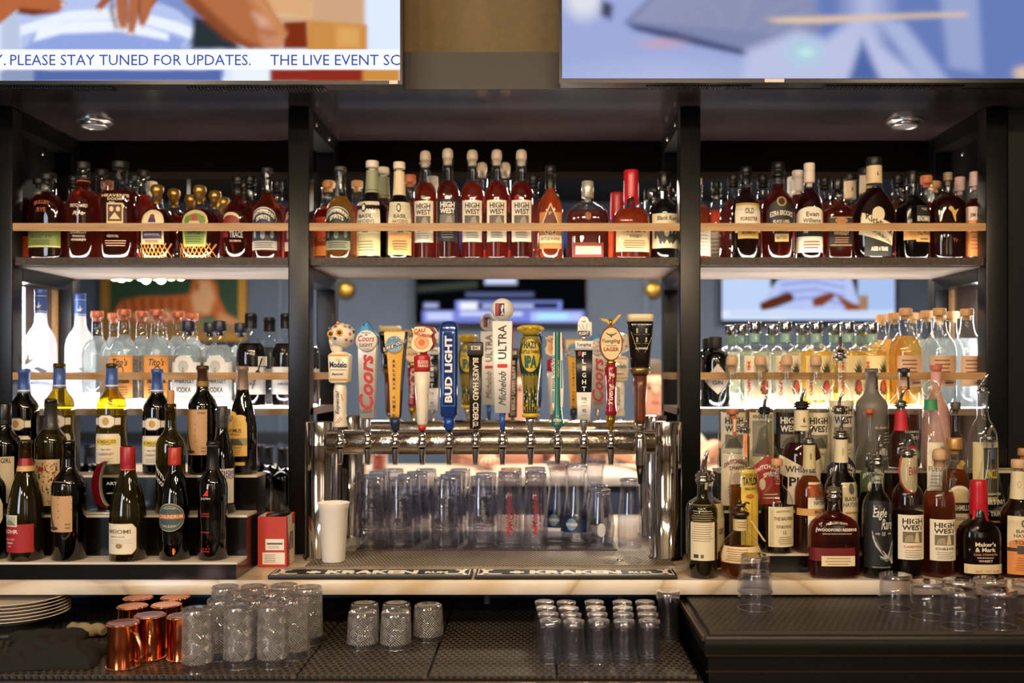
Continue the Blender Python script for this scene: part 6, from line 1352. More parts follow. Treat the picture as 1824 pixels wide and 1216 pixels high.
# 11 red baluster with eagle
RD = M('#8e1422', .15, .1, .7); GD = M('#c49a3c', .2, .9)
b = MB().lathe(pxl([(.01, 739), (9, 739), (10.5, 735), (10, 728), (8.5, 715), (9, 690), (10.5, 670), (11, 655), (9, 648), (.01, 647)]), RD, 28)
decal(b, Round([(10.5 * Q, zz(735)), (8.5 * Q, zz(715)), (9 * Q, zz(690)), (11 * Q, zz(655))], 10 * Q, 1), [('t', 'Yuengling', 0, zz(690), 1.25, 58 * Q, '#e0d2b8', {'rot': 90, 's': .3})])
g_ = MB().lathe(pxl([(.01, 765), (4, 765), (5, 760), (4.5, 757), (8, 750), (9, 744), (7.5, 740), (9, 738), (.01, 738)]), GD, 24)
g2_ = MB().lathe(pxl([(8, 648), (9.5, 646), (9.5, 643), (8, 641)]), GD, 24)
o_ = MB()
ring = lambda y, k: [(k * 20.5 * math.cos(a) * Q, y * Q, zz(611) + k * 31 * math.sin(a) * Q) for a in [2 * PI * i / 40 for i in range(40)]]
o_.loft([ring(9, .9), ring(6, 1), ring(-8, 1), ring(-11, .95)], RD, True, True)
decal(o_, FP(22.2), [EE(0, 611, 18.6, 28.6, '#b5923c'), EE(0, 611, 17.8, 27.6, '#dac596'), T('Yuengling', 0, 607, 33, 9, '#2c2620', s=.3, b=.02), T('LAGER', 0, 621, 27, 7, '#8c2420', b=.03), T('TRADITIONAL', 0, 614.8, 20, 2, '#8c2420'), PP([(-4, 594), (4, 594), (0, 601)], '#5a4c34', 'q'), LL([(-9, 592), (-3, 596)], 1, '#5a4c34'), LL([(9, 592), (3, 596)], 1, '#5a4c34')])
e_ = MB(); blade(e_, [(585, 2.6, 5), (577, 3.4, 6)], GD, .002); ball(e_, 0, 573, 0, 3.2, GD, .9, .9, 1.5); ball(e_, -1, 567, -2, 1.8, GD)
for s in (-1, 1):
    pts = [(s * 1.5, 573), (s * 7, 567), (s * 14, 563 + (3 if s < 0 else -4)), (s * 19, 562 + (4 if s < 0 else -3)), (s * 15, 566 + (4 if s < 0 else -2)), (s * 8, 572), (s * 2, 577)]
    e_.prism([(x * Q, zz(py)) for x, py in pts], -1.2 * Q, 1.2 * Q, GD)
handle('baluster', [('handle', b), ('brass_fitting', g_), ('brass_ring', g2_), ('oval_sign', o_), ('eagle', e_)])
# 12 stout glass on a wooden grip
BKG = M('#0e0c0c', .08, 0, .8)
b = MB().lathe(pxl([(.01, 752), (9.5, 752), (10, 745), (10.5, 720), (11.5, 690), (12.5, 668), (.01, 667)]), ramp_mat('turned_wood', [(.3, '#4a2412'), (.7, '#6e3a1e')], scale=(40, 40, 4), nscale=4, rough=.25), 28)
n_ = MB().lathe(pxl([(.01, 765), (7, 765), (7, 759), (9, 757), (9, 752), (.01, 751)]), CHROME, 24)
p_ = MB(); blade(p_, [(655, 16.5, 26), (651, 17.5, 28), (630, 18.5, 31), (605, 20.5, 36), (580, 22.5, 40), (572.5, 23, 41)], BKG, .016, 7)
h_ = MB(); blade(h_, [(572, 23.2, 41.4), (562, 23.6, 42), (558.5, 22, 39)], M('#d8c8a4', .4), .016, 7)
decal(p_, Flat(-.0, Q, Q, 0, zz(0)), [])
class Slope:
    H = Q; W = Q
    def pt(s, u, v, e):
        d = np.interp(-v, [572, 580, 605, 630, 651], [41, 40, 36, 31, 28]); return (u * Q, -d * Q / 2 - e - .0001, zz(-v))
fig = lambda x, y: [RR(x - 1.5, y - 1, x + 1.5, y + 4.5, '#a8a095'), RR(x - 6, y + 6.4, x + 6, y + 7.4, '#6a645c'), EE(x, y - 2.6, 1.6, 1.3, '#cfc6b6')]
decal(p_, Slope(), [T('POUR THE PERFECT PINT', 1, 577.5, 36, 2.6, '#cfc6b6')] + fig(-7, 588) + fig(9, 588) + fig(-7, 604) + fig(9, 604) + [T('GUINNESS', 1, 619.5, 22, 3.6, '#d8cfba', b=.03)] + [LL([(-18 + 2 * k, 590 + 6.5 * k - .2 * k * k) for k in range(8)], .35, '#b5935a'), LL([(18.5 - 2 * k, 600 + 5 * k - .1 * k * k) for k in range(7)], .35, '#b5935a')])
g_ = MB().lathe(pxl([(.01, 664), (16, 664), (18.5, 661), (18.8, 656), (17.5, 653.5), (.01, 653)]), M('#a08350', .3, .8), 32); g_.lathe(pxl([(12.6, 668), (14, 666), (16, 663.5)]), M('#2c1810', .4), 32)
handle('stout', [('grip', b), ('ferrule', n_), ('stout_glass', p_), ('cream_head', h_), ('gold_band', g_)])

HL = {'skull': ('beer tap handle topped by a painted sugar skull', 'painted skull'), 'mountain': ('silver beer tap handle with round badge and blue mountain top', 'blue mountain top'),
 'paddle': ('yellow beer tap handle shaped like a paddle with round moon badge', 'yellow paddle'), 'squeeze': ('cream beer tap handle with cut-out orange slice sign and red band', 'orange slice sign'),
 'column': ('glossy dark blue column beer tap handle with vertical white lettering', 'dark blue column'), 'board': ('short black board tap handle with vertical pale lettering', 'black board'),
 'golf': ('white tapering beer tap handle topped by a golf ball', 'golf ball top'), 'bulb': ('green and yellow bulb-shaped beer tap handle with yellow crown', 'yellow crown and green bulb'),
 'flare': ('slender green flared beer tap handle with white surfboards', 'green flare'), 'flight': ('white and black slab tap handle with small wing top', 'black and white slab'),
 'baluster': ('red turned tap handle with oval sign and gilt eagle', 'red turned grip and oval sign'), 'stout': ('tap handle shaped like a glass of stout on a wooden grip', 'stout glass shape')}
ORDER = ['skull', 'mountain', 'paddle', 'squeeze', 'column', 'board', 'golf', 'bulb', 'flare', 'flight', 'baluster', 'stout']
HM = {k: [(n, m.mesh(n)) for n, m in v] for k, v in HANDLES.items()}
for k, px in zip(ORDER, TAPX):
    t = thing('tap_handle', HL[k][0] + ', front tower', 'tap handle', (PX(px, HYF), HYF, BASEZ), 0, 'tap handles of the front tower')
    for n, me in HM[k]: put(n, me, t)
for k, px in zip(ORDER, FARX):
    if k == 'flare': continue
    t = thing('tap_handle', 'blurred tap handle with %s, on the rear tower' % HL[k][1], 'tap handle', (PX(px, HYB), HYB, BASEZ), 0, 'tap handles of the rear tower')
    for n, me in HM[k]: put(n, me, t)
# ------------------------------------------------------------------ drip tray, rubber mat, bar runners
PERF = perforated('perforated_steel', '#a08f78', '#0c0a08', .0105, .0150, .42, .1)
dt = thing('drip_tray', 'perforated stainless drip tray under the taps', 'drip tray', (-.12, 2.70, ZC))
TRS = M('#b8ad9c', .25, .9)
MB().box(-.495, -.05, .0003, .49, .045, .0082, TRS).box(-.43, .0451, .0003, .435, .168, .0082, TRS).build('pan', dt)
MB().box(-.492, -.047, .0083, .487, .045, .0093, PERF).box(-.427, .0451, .0083, .432, .165, .0093, PERF).build('perforated_cover', dt)
mb = MB()
for r in (.028, .044, .058): mb.lathe([(r, 0), (r + .001, .001), (r + .002, 0)], M('#6a5f50', .4, .8), 36, (PX(1105, 2.705) + .12, .02, .0094))
mb.lathe([(.008, 0), (.008, .003), (.004, .006), (1e-5, .0065)], STEEL, 16, (PX(1105, 2.705) + .12, .02, .0094)); mb.build('rinser_plate', dt)
tag(MB().box(-.41, -.165, .0003, .352, .165, .008, RUBD).build('bar_mat', None, (-.115, 3.064, ZC)), 'black rubber mat under the upturned beer glasses behind the taps', 'bar mat')
for i, (a, b) in enumerate(((478, 840), (846, 1206))):
    xa, xb = PX(a, 2.52), PX(b, 2.52); w = (xb - xa) / 2
    r = thing('bar_runner', 'black rubber bar runner with raised white lettering, %s of the two' % ('left' if i == 0 else 'right'), 'bar runner', ((xa + xb) / 2, 2.556, ZC), 0, 'bar runners on the counter edge')
    MB().rbox(-w, -.043, .0003, w, .043, .011, M('#191716', .5), .002).build('runner', r)
    mb = MB(); WR = M('#efe8da', .5)
    ly = Lying(.0111, 1, 1)
    ops = [('r', -w + .006, .0355, w - .006, .0385, WR), ('r', -w + .006, -.0395, w - .006, -.0365, WR), ('r', -w + .006, -.0395, -w + .0085, .0385, WR), ('r', w - .0085, -.0395, w - .006, .0385, WR),
           ('t', 'KRAKEN', .0, -.002, .235, .046, WR, {'b': .06}), ('t', 'RUM', .165, -.005, .058, .026, WR, {'b': .05}), ('r', -.168, -.012, -.132, .006, WR), ('r', -.158, -.020, -.142, .014, WR)]
    for s in (-1, 1):
        ops.append(('l', [(s * (.205 + .028 * math.cos(a)), .002 + .026 * math.sin(a)) for a in [-2.2 + .35 * j for j in range(11)]], .005, WR))
        ops.append(('l', [(s * .240, .034), (s * .227, .0), (s * .243, -.034)], .005, WR))
    decal(mb, ly, ops, 0, .00002); mb.build('lettering', r, recalc=False)
# foam cup
tag(MB().lathe([(1e-5, 0), (.0300, 0), (.0310, .002), (.0395, .142), (.0402, .143), (.0418, .150), (.0432, .158), (.0436, .160), (.0420, .160), (.0405, .150), (.0370, .140), (.029, .004), (1e-5, .004)], M('#e8e2da', .7), 40).build('foam_cup', None, (PX(594, 2.71), 2.71, ZC + .0096)), 'tall white foam cup standing on the drip tray', 'cup')
# red carton
rc = thing('carton', 'open red carton with two white stickers beside the left post', 'box', (-.7085, 2.7175, ZC))
RCM = M('#b5362a', .55); CRM = M('#e0d2bc', .6)
mb = MB()
x0, x1, y0, y1, h = -.0385, .0385, -.0455, .0455, .136
mb.box(x0, y0, .0004, x1, y1, .002, RCM)
mb.box(x0, y0, .002, x1, y0 + .001, h, RCM); mb.box(x0, y1 - .001, .002, x1, y1, h, RCM); mb.box(x0, y0 + .001, .002, x0 + .001, y1 - .001, h, CRM); mb.box(x1 - .001, y0 + .001, .002, x1, y1 - .001, h, CRM)
mb.add([(x1 + .0003, y0, .002), (x1 + .0003, y0 + .035, .002), (x1 + .0003, y0 + .008, h), (x1 + .0003, y0, h)], [(0, 1, 2, 3)], RCM)
mb.add([(x1 + .0003, y1 - .03, h * .8), (x1 + .0003, y1, h * .78), (x1 + .0003, y1, h), (x1 + .0003, y1 - .03, h)], [(0, 1, 2, 3)], RCM)
for q in range(3): mb.add([(x1 + .0005, y0 + .02 + q * .02, h * .3), (x1 + .0005, y0 + .03 + q * .02, h * .3), (x1 + .0005, y0 + .045 + q * .012, h * .66), (x1 + .0005, y0 + .036 + q * .012, h * .66)], [(0, 1, 2, 3)], M('#241c1a', .5))
mb.build('carton_body', rc)
fl = Flat(y0, 1, 1)
decal(MB(), fl, [('r', -.018, .046, .032, .076, '#e6dfd2'), ('r', -.026, .008, .034, .040, '#e6dfd2'), ('r', -.014, .061, .028, .066, '#5a544c'), ('x', -.014, .05, .02, .058, 2, '#8a847a'), ('x', -.022, .012, .012, .036, 5, '#8a847a')]).build('stickers', rc, recalc=False)
MB().tube([(-.02, -.02, .131), (.03, .02, .140)], .009, M('#131213', .4), 12).build('contents', rc)
# trophy
tr = thing('trophy', 'curved red and clear award on stacked plates, middle wine step', 'trophy', (PX(199, 2.645), 2.645, T2))
MB().rbox(-.052, -.035, .0003, .06, .035, .006, M('#c9c4bc', .2, .3), .003).rbox(-.05, -.033, .0062, .058, .033, .011, G('#e8ecec', .02, .6, .1), .003).build('base', tr)
out = [(-.008 - .042 * math.sin(a), .075 + .064 * math.cos(a)) for a in [.15 + (PI - .3) * i / 16 for i in range(17)]]
inn = [(-.004 - .026 * math.sin(a), .077 + .060 * math.cos(a)) for a in [.2 + (PI - .4) * i / 16 for i in range(17)]]
MB().prism(out + inn[::-1], -.009, .009, M('#5e0c18', .08, 0, .8), M('#d8ccc4', .15)).build('red_crescent', tr)
disc = inn + [(.05, .02), (.058, .075), (.045, .10)]
cl = MB().prism(disc, -.004, .004, G('#eef2f2', .02, .7, .05))
decal(cl, Flat(-.0042, 1, 1), [('t', 'ARTIST', .012, .078, .05, .008, '#cfcac2', {}), ('t', 'ARTIST SERIES', .015, .052, .055, .004, '#cfcac2', {}), ('t', '2021', .018, .045, .014, .004, '#cfcac2', {}), ('l', [(.018, .035), (.021, .032), (.018, .029), (.015, .032), (.018, .035)], .0006, '#cfcac2')])
cl.build('clear_plaque', tr)

# ------------------------------------------------------------------ glassware
GW = G('#f4f4f7', .03, .85, .055, .008, '#d8d4dc'); GWT = G('#e4e4ea', .06, .75, .24, .13, '#e2dcd6'); RIM = G('#e8e8ec', .05, .5, .38, .1, '#e6e2e0')
def ware(mb, prof, wall, foot, m=GW, segs=32, z0=0):
    """upturned glass: mouth on the mat, thick foot at the top. prof = outer (r, h) from mouth to foot"""
    H = prof[-1][1]
    outer = prof + [(prof[-1][0] * .8, H + .0), (1e-5, H - .0012)]
    mb.lathe([(r, h + z0) for r, h in outer], m, segs)
    mb.lathe([(max(r - wall, .004), h + z0) for r, h in prof if h < H - foot] + [(max(np.interp(H - foot, [p[1] for p in prof], [p[0] for p in prof]) - wall, .004), H - foot + z0), (1e-5, H - foot + z0 - .001)], m, segs)
    mb.lathe([(prof[0][0] - wall, .0002 + z0), (prof[0][0] - wall / 2, .0001 + z0), (prof[0][0] + .0002, .0003 + z0), (prof[0][0] + .0003, .0016 + z0), (prof[0][0] - wall, .0014 + z0)], RIM, segs)
    return mb
GK = {}
def gkind(k, prof, wall, foot, m=GW, deco=None):
    mb = ware(MB(), prof, wall, foot, m)
    parts = [('bowl', mb.mesh('bowl'))]
    rim = MB().lathe([(prof[-1][0] * .96, prof[-1][1] - foot * .75), (prof[-1][0] * 1.005, prof[-1][1] - foot * .5), (prof[-1][0] * .97, prof[-1][1] - .0008), (prof[-1][0] * .4, prof[-1][1] - .002), (1e-5, prof[-1][1] - .0025), (1e-5, prof[-1][1] - foot * .8)][:], GWT, 32)
    parts.append(('foot', rim.mesh('foot')))
    if deco:
        d = MB(); decal(d, Round(prof, prof[0][0], prof[-1][1]), deco, .0004); parts.append(('printed_mark', d.mesh('printed_mark', False)))
    GK[k] = parts
GP = []
def glass(k, x, y, z, label, group, rz=0, nm='beer_glass', cat='glass'): GP.append(dict(k=k, x=x, y=y, z=z, a=(label, group, rz, nm, cat)))
def glass_now(k, x, y, z, label, group, rz=0, nm='beer_glass', cat='glass'):
    t = thing(nm, label, cat, (x, y, z), rz, group)
    for n, me in GK[k]: put(n, me, t)
    return t
DKP = M('#2c2b30', .4); REDP = M('#b02430', .4); BLP = M('#1f2a4c', .4)
gkind('pint', [(.0423, 0), (.0425, .002), (.0413, .03), (.035, .112), (.0325, .140), (.032, .147)], .0016, .010, deco=[('q', [(-.4, .56), (-.15, .62), (.1, .60), (.3, .66), (.15, .56), (.35, .48), (.05, .53), (-.1, .46), (-.2, .54)], DKP), ('r', -.5, .36, .3, .375, DKP), ('t', 'BREW', .1, .42, .7, .05, DKP, {})])
gkind('flute', [(.0385, 0), (.0388, .002), (.037, .04), (.0335, .14), (.032, .195), (.0318, .222)], .0022, .030, deco=[('t', 'Michelob', -.05, .42, .42, .52, REDP, {'rot': 90, 's': .3, 'b': .015}), ('t', 'ULTRA', .42, .36, .14, .30, REDP, {'rot': 90})])
gkind('wheat', [(.0475, 0), (.0480, .002), (.047, .03), (.042, .07), (.032, .13), (.0272, .17), (.028, .20), (.0345, .226), (.036, .235)], .0022, .018, deco=[('r', -PI, .14, PI, .30, BLP)] + [('p', [(-2.9 + .5 * j, .29), (-2.5 + .5 * j, .29), (-2.7 + .5 * j, .34 + .03 * (j % 3))], BLP) for j in range(12)] + [('e', -.35, .245, .36, .075, M('#6f93ac', .4)), ('r', -.75, .225, .05, .262, M('#c9c4b8', .4))])
gkind('tulip', [(.037, 0), (.0374, .002), (.041, .03), (.043, .055), (.038, .09), (.0315, .13), (.029, .15), (.030, .165)], .0022, .014, deco=[('e', 0, .3, .3, .12, M('#c9c9cc', .5))])
gkind('curved', [(.034, 0), (.0345, .003), (.037, .05), (.034, .11), (.028, .16), (.027, .19), (.030, .205)], .0022, .014)
ZMAT = ZC + .0083
sid = 0
WH = ['frontmost', 'second', 'third', 'rearmost']
for ci, (nm, pos) in enumerate((('leftmost column', [(642, 2.965), (664, 3.055), (683, 3.135), (697, 3.20)]), ('second column', [(711, 2.965), (731, 3.055), (746, 3.135), (757, 3.205)]), ('third column', [(795, 2.965), (805, 3.055), (813, 3.135), (819, 3.21)]), ('fourth column', [(859, 2.975), (868, 3.07)]))):
    for j, (px, y) in enumerate(pos):
        rz = random.uniform(-.5, .5)
        glass('pint', PX(px, y), y, ZMAT, 'upturned pint glass at the bottom of the %s stack, %s of stacked pints' % (WH[j], nm), 'stacked pint glasses under the taps', rz)
        glass('pint', PX(px, y), y, ZMAT + .058, 'upturned pint glass on top of the %s stack, %s of stacked pints' % (WH[j], nm), 'stacked pint glasses under the taps', rz + .4)
for px, y, l in ((908, 2.965, 'left of the front two'), (952, 2.965, 'right of the front two'), (912, 3.06, 'left of the rear two'), (950, 3.07, 'right of the rear two')):
    glass('flute', PX(px, y), y, ZMAT, 'upturned tall glass with red script, %s' % l, 'tall glasses with red script')
for px, y, l in ((994, 3.13, 'left one'), (1041, 3.085, 'front one at right'), (1066, 3.18, 'one at the rear right')):
    glass('wheat', PX(px, y), y, ZMAT, 'upturned waisted glass with dark blue band, %s' % l, 'waisted glasses with blue band')
glass('tulip', PX(1090, 2.995), 2.995, ZMAT, 'upturned tulip glass at right end of the beer glasses', 'tulip glasses')
glass('tulip', PX(1108, 3.10), 3.10, ZMAT, 'upturned tulip glass behind the other tulip glass', 'tulip glasses', .6)
glass('curved', PX(1139, 2.98), 2.98, ZC + .0003 if False else ZC + .0005, 'upturned curved glass beside the right chrome column', 'tulip glasses')
# tumblers with pressed herringbone
def herring():
    m, nt, out = newmat('pressed_glass')
    tc = N(nt, 'ShaderNodeTexCoord'); sep = N(nt, 'ShaderNodeSeparateXYZ'); nt.links.new(tc.outputs['Object'], sep.inputs[0])
    at = N(nt, 'ShaderNodeMath', operation='ARCTAN2'); nt.links.new(sep.outputs['X'], at.inputs[0]); nt.links.new(sep.outputs['Y'], at.inputs[1])
    u = N(nt, 'ShaderNodeMath', operation='MULTIPLY'); u.inputs[1].default_value = .034; nt.links.new(at.outputs[0], u.inputs[0])
    # blocks of slanting ribs, alternate blocks leaning the other way
    P = .0267
    def cell(src):
        d = N(nt, 'ShaderNodeMath', operation='DIVIDE'); d.inputs[1].default_value = P; nt.links.new(src, d.inputs[0])
        f = N(nt, 'ShaderNodeMath', operation='FLOOR'); nt.links.new(d.outputs[0], f.inputs[0]); return f.outputs[0]
    def math2(op, a, b):
        n = N(nt, 'ShaderNodeMath', operation=op)
        for i, q in enumerate((a, b)):
            if isinstance(q, float): n.inputs[i].default_value = q
            else: nt.links.new(q, n.inputs[i])
        return n.outputs[0]
    d1 = math2('ADD', u.outputs[0], sep.outputs['Z']); d2 = math2('SUBTRACT', u.outputs[0], sep.outputs['Z'])
    c = math2('ADD', cell(d1), cell(d2)); par = math2('PINGPONG', c, 1.0)
    s1 = math2('SINE', math2('MULTIPLY', d1, 1050.0), 0.0); s2 = math2('SINE', math2('MULTIPLY', d2, 1050.0), 0.0)
    mix = N(nt, 'ShaderNodeMix'); nt.links.new(par, mix.inputs[0]); nt.links.new(s1, mix.inputs[2]); nt.links.new(s2, mix.inputs[3])
    bp = N(nt, 'ShaderNodeBump'); bp.inputs['Strength'].default_value = 1; bp.inputs['Distance'].default_value = .0018; nt.links.new(mix.outputs[0], bp.inputs['Height'])
    tr = N(nt, 'ShaderNodeBsdfTransparent'); tr.inputs[0].default_value = (.93, .93, .94, 1)
    gl = N(nt, 'ShaderNodeBsdfGlossy'); gl.inputs['Roughness'].default_value = .16
    tl = N(nt, 'ShaderNodeBsdfDiffuse'); tl.inputs[0].default_value = (.75, .72, .70, 1)
    for q in (gl, tl): nt.links.new(bp.outputs[0], q.inputs['Normal'])
    a = N(nt, 'ShaderNodeMixShader'); nt.links.new(math2('MULTIPLY_ADD', mix.outputs[0], .30), a.inputs[0]); a.inputs[0].links[0].from_node.inputs[2].default_value = .25
    nt.links.new(tr.outputs[0], a.inputs[1]); nt.links.new(tl.outputs[0], a.inputs[2])
    b = N(nt, 'ShaderNodeMixShader'); b.inputs[0].default_value = .16
    nt.links.new(a.outputs[0], b.inputs[1]); nt.links.new(gl.outputs[0], b.inputs[2]); nt.links.new(b.outputs[0], out.inputs[0])
    return m
HER = herring()
def tumbler(k, r0, r1, H, lip, foot):
    rr = lambda h: r0 + (r1 - r0) * h / H
    mb = MB().lathe([(r0, .0002), (r0 + .0003, .002), (rr(lip), lip)], GW, 36).lathe([(r0 - .002, .0004), (rr(lip) - .002, lip), (rr(H - foot) - .002, H - foot), (1e-5, H - foot - .001)], GW, 36).lathe([(r0 - .002, .0003), (r0 - .001, 0), (r0 + .0003, .0003), (r0 + .0004, .0016), (r0 - .002, .0014)], RIM, 36)
    pat = MB().lathe([(rr(lip), lip), (rr(H * .5), H * .5), (rr(H - .008), H - .008)], HER, 40)
    ft = MB().lathe([(rr(H - .008), H - .008), (rr(H) * .985, H - .002), (rr(H) * .93, H), (rr(H) * .8, H - .0004), (rr(H) * .74, H - .004), (1e-5, H - .0045)], GWT, 36)
    GK[k] = [('bowl', mb.mesh('bowl')), ('pressed_pattern', pat.mesh('pressed_pattern')), ('foot', ft.mesh('foot'))]
tumbler('highball', .0345, .0325, .137, .020, .012)
tumbler('rocks_cut', .0385, .0345, .086, .013, .012)
WM = WS + .0083
rowname = ['front row', 'second row', 'third row', 'back row']
for r, (y, xs_) in enumerate(((2.20, [352, ]), (2.235, [427, 486]), (2.30, [397, 459, 525]), (2.36, [425, 482]), (2.43, [404, 455, 504, 546]))):
    for i, px in enumerate(xs_):
        glass('highball', PX(px, y), y, WM, 'upturned tall tumbler with pressed herringbone, %s from left in row %s from front' % (['first', 'second', 'third', 'fourth'][i], ['one', 'two', 'three', 'four', 'five'][r]), 'herringbone tall tumblers', random.random() * 6, 'tumbler', 'tumbler')
for y, px, l in ((2.385, 647, 'front left'), (2.385, 704, 'front right'), (2.47, 650, 'rear left'), (2.47, 706, 'rear middle'), (2.455, 763, 'rear right')):
    glass('rocks_cut', PX(px, y), y, WM, 'upturned short tumbler with pressed herringbone, %s of five' % l, 'herringbone short tumblers', random.random() * 6, 'tumbler', 'tumbler')
gkind('shot', [(.0255, 0), (.0258, .0015), (.0252, .03), (.0238, .075), (.0242, .085), (.0240, .095)], .0016, .016)
for j, y in enumerate((2.262, 2.325, 2.388, 2.45)):
    for i, px in enumerate((980, 1022, 1067, 1112, 1157)):
        x = PX(px - (1, 1, 0, -1, -1)[i] * j * (3 if j < 3 else 3), 2.262) + (0.0, 0, 0, .0, .0)[i]
        glass('shot', x, y + (.004, -.003, .002, 0, .003)[i], WM, 'upturned small clear tumbler, %s from left in the %s' % (['first', 'second', 'third', 'fourth', 'fifth'][i], rowname[j]), 'rows of small clear tumblers', 0, 'tumbler', 'tumbler')
gkind('tallshot', [(.028, 0), (.0282, .002), (.0265, .05), (.0255, .09), (.030, .10), (.0305, .118)], .0016, .016)
glass('tallshot', PX(1189, 2.46), 2.46, WM, 'single upturned clear tumbler in shadow right of the small tumblers', 'rows of small clear tumblers', 0, 'tumbler', 'tumbler')
gkind('rocks', [(.0395, 0), (.0398, .002), (.0392, .03), (.0372, .07), (.0378, .078), (.036, .083)], .002, .016)
gkind('stackable', [(.0415, 0), (.0418, .002), (.0400, .035), (.0345, .068), (.0350, .082), (.033, .088)], .002, .014)
SM = .876 + .0088
for px, y, l in ((1595, 2.385, 'leftmost in back row'), (1652, 2.30, 'second from left in back row'), (1711, 2.325, 'third in back row'), (1768, 2.325, 'fourth in back row'), (1826, 2.31, 'cut by right edge of the picture in back row'), (1708, 2.212, 'left one of the front two'), (1780, 2.215, 'right one of the front two')):
    glass('rocks', PX(px, y), y, SM, 'upturned rocks glass on raised station, %s' % l, 'rocks glasses on the raised station', 0, 'rocks_glass', 'glass')
glass('stackable', PX(1345, 2.385), 2.385, SM, 'upturned rocks glass alone on the station, lower of a stack of two', 'stack of two rocks glasses', 0, 'rocks_glass', 'glass')
glass('stackable', PX(1345, 2.385), 2.385, SM + .040, 'upturned rocks glass balanced on another, upper of the stack of two', 'stack of two rocks glasses', 0, 'rocks_glass', 'glass')

GR_ = {'pint': .043, 'flute': .0392, 'wheat': .0484, 'tulip': .0434, 'curved': .0374, 'highball': .0349, 'rocks_cut': .0389, 'shot': .026, 'tallshot': .031, 'rocks': .0402, 'stackable': .0422}
for lo, hi, y0, y1 in ((ZC, ZC + .03, 2.92, 3.215), (WS, WS + .02, 2.17, 2.47), (.87, .90, 2.20, 2.45)):
    it = []
    for p in GP:
        if lo <= p['z'] < hi:
            q = p; q['rx'] = q['ry'] = GR_[p['k']]; q['y0'] = y0; q['y1'] = y1 if y1 < 3 else 3.238 - q['ry']; q['x0'] = -.533 + q['rx'] if lo == ZC else -9; q['x1'] = (.317 - q['rx'] if p['k'] == 'curved' else .236 - q['rx']) if lo == ZC else 9; it.append(q)
    base = {id(p): (p['x'], p['y']) for p in it}
    settle(it, 900)
    for p in GP:
        if p['z'] >= hi:       # the upper one of a stack follows the lower
            for q in it:
                if base[id(q)] == (p['x'], p['y']): p['nx'], p['ny'] = q['x'], q['y']
for p in GP: glass_now(p['k'], p.get('nx', p['x']), p.get('ny', p['y']), p['z'], *p['a'])
# ------------------------------------------------------------------ copper mugs, plates, cloths
COP = M('#d8784a', .12, 1.0); COPH = M('#e0a070', .15, 1.0)
mug = MB().lathe([(.0345, .0003), (.0352, .0012), (.0345, .0035), (.0335, .006), (.0330, .05), (.0325, .094), (.0335, .096), (.0338, .098), (.033, .0995), (.030, .0992), (1e-5, .0990)], COP, 36)
mug.lathe([(.0335, .0006), (.032, .05), (.031, .092), (1e-5, .092)], COP, 36)
MUGM = mug.mesh('mug_body')
hm = MB().tube([(.031, 0, .083), (.044, 0, .078), (.056, 0, .058), (.061, 0, .035), (.057, 0, .022), (.046, 0, .017), (.038, 0, .024)], [.0042, .0045, .0045, .0045, .0045, .004, .003], COPH, 10).mesh('handle')
bead = MB()
for q in range(32): bead.ball((.0342 * math.cos(q * PI / 16), .0342 * math.sin(q * PI / 16), .0972), .0021, COPH, segs=6, rows=4)
bead2 = MB()
for q in range(32): bead2.ball((.0350 * math.cos(q * PI / 16), .0350 * math.sin(q * PI / 16), .0028), .0021, COPH, segs=6, rows=4)
bead = bead.mesh('beaded_edge'); bead2 = bead2.mesh('beaded_edge')
for px, y, rz, l in ((219, 2.225, -.5, 'frontmost of the group'), (267, 2.295, -1.2, 'second from the front, centre'), (326, 2.29, 2.0, 'partly behind the first tall tumbler'), (236, 2.385, -.7, 'left one in the middle'), (296, 2.40, -1.5, 'right one in the middle'), (246, 2.475, -.9, 'left one at the back in shadow'), (312, 2.48, -.9, 'right one at the back in shadow')):
    t = thing('copper_mug', 'upturned polished copper mug with beaded rim, %s' % l, 'mug', (PX(px, y), y, WM), rz, 'copper mugs')
    put('mug_body', MUGM, t); put('handle', hm, t); put('beaded_edge', bead, t); put('beaded_edge', bead2, t)
PLM = M('#d9cdbf', .3)
for i in range(6):
    tag(MB().lathe([(1e-5, .002), (.07, .002), (.075, 0), (.082, .001), (.118, .016), (.130, .0185), (.131, .0195), (.129, .0205), (.085, .006), (1e-5, .0055)], PLM, 48).build('plate', None, (PX(2, 2.47), 2.535, WM + .031 + i * .0085)), 'pale dinner plate at far left, %s of the stack of six' % ['lowest', 'second from bottom', 'third from bottom', 'third from top', 'second from top', 'topmost'][i], 'plate', 'stack of plates under the counter')
tag(MB().lathe([(1e-5, 0), (.09, 0), (.088, .012), (.07, .014), (.068, .030), (1e-5, .030)], M('#2a2420', .5), 40).build('trivet', None, (PX(2, 2.47), 2.535, WM)), 'dark round stand under the stack of plates', 'stand')
CLO = ramp_mat('olive_cloth', [(.3, '#100e09'), (.7, '#18150f')], nscale=300, rough=.95, bump=.3)
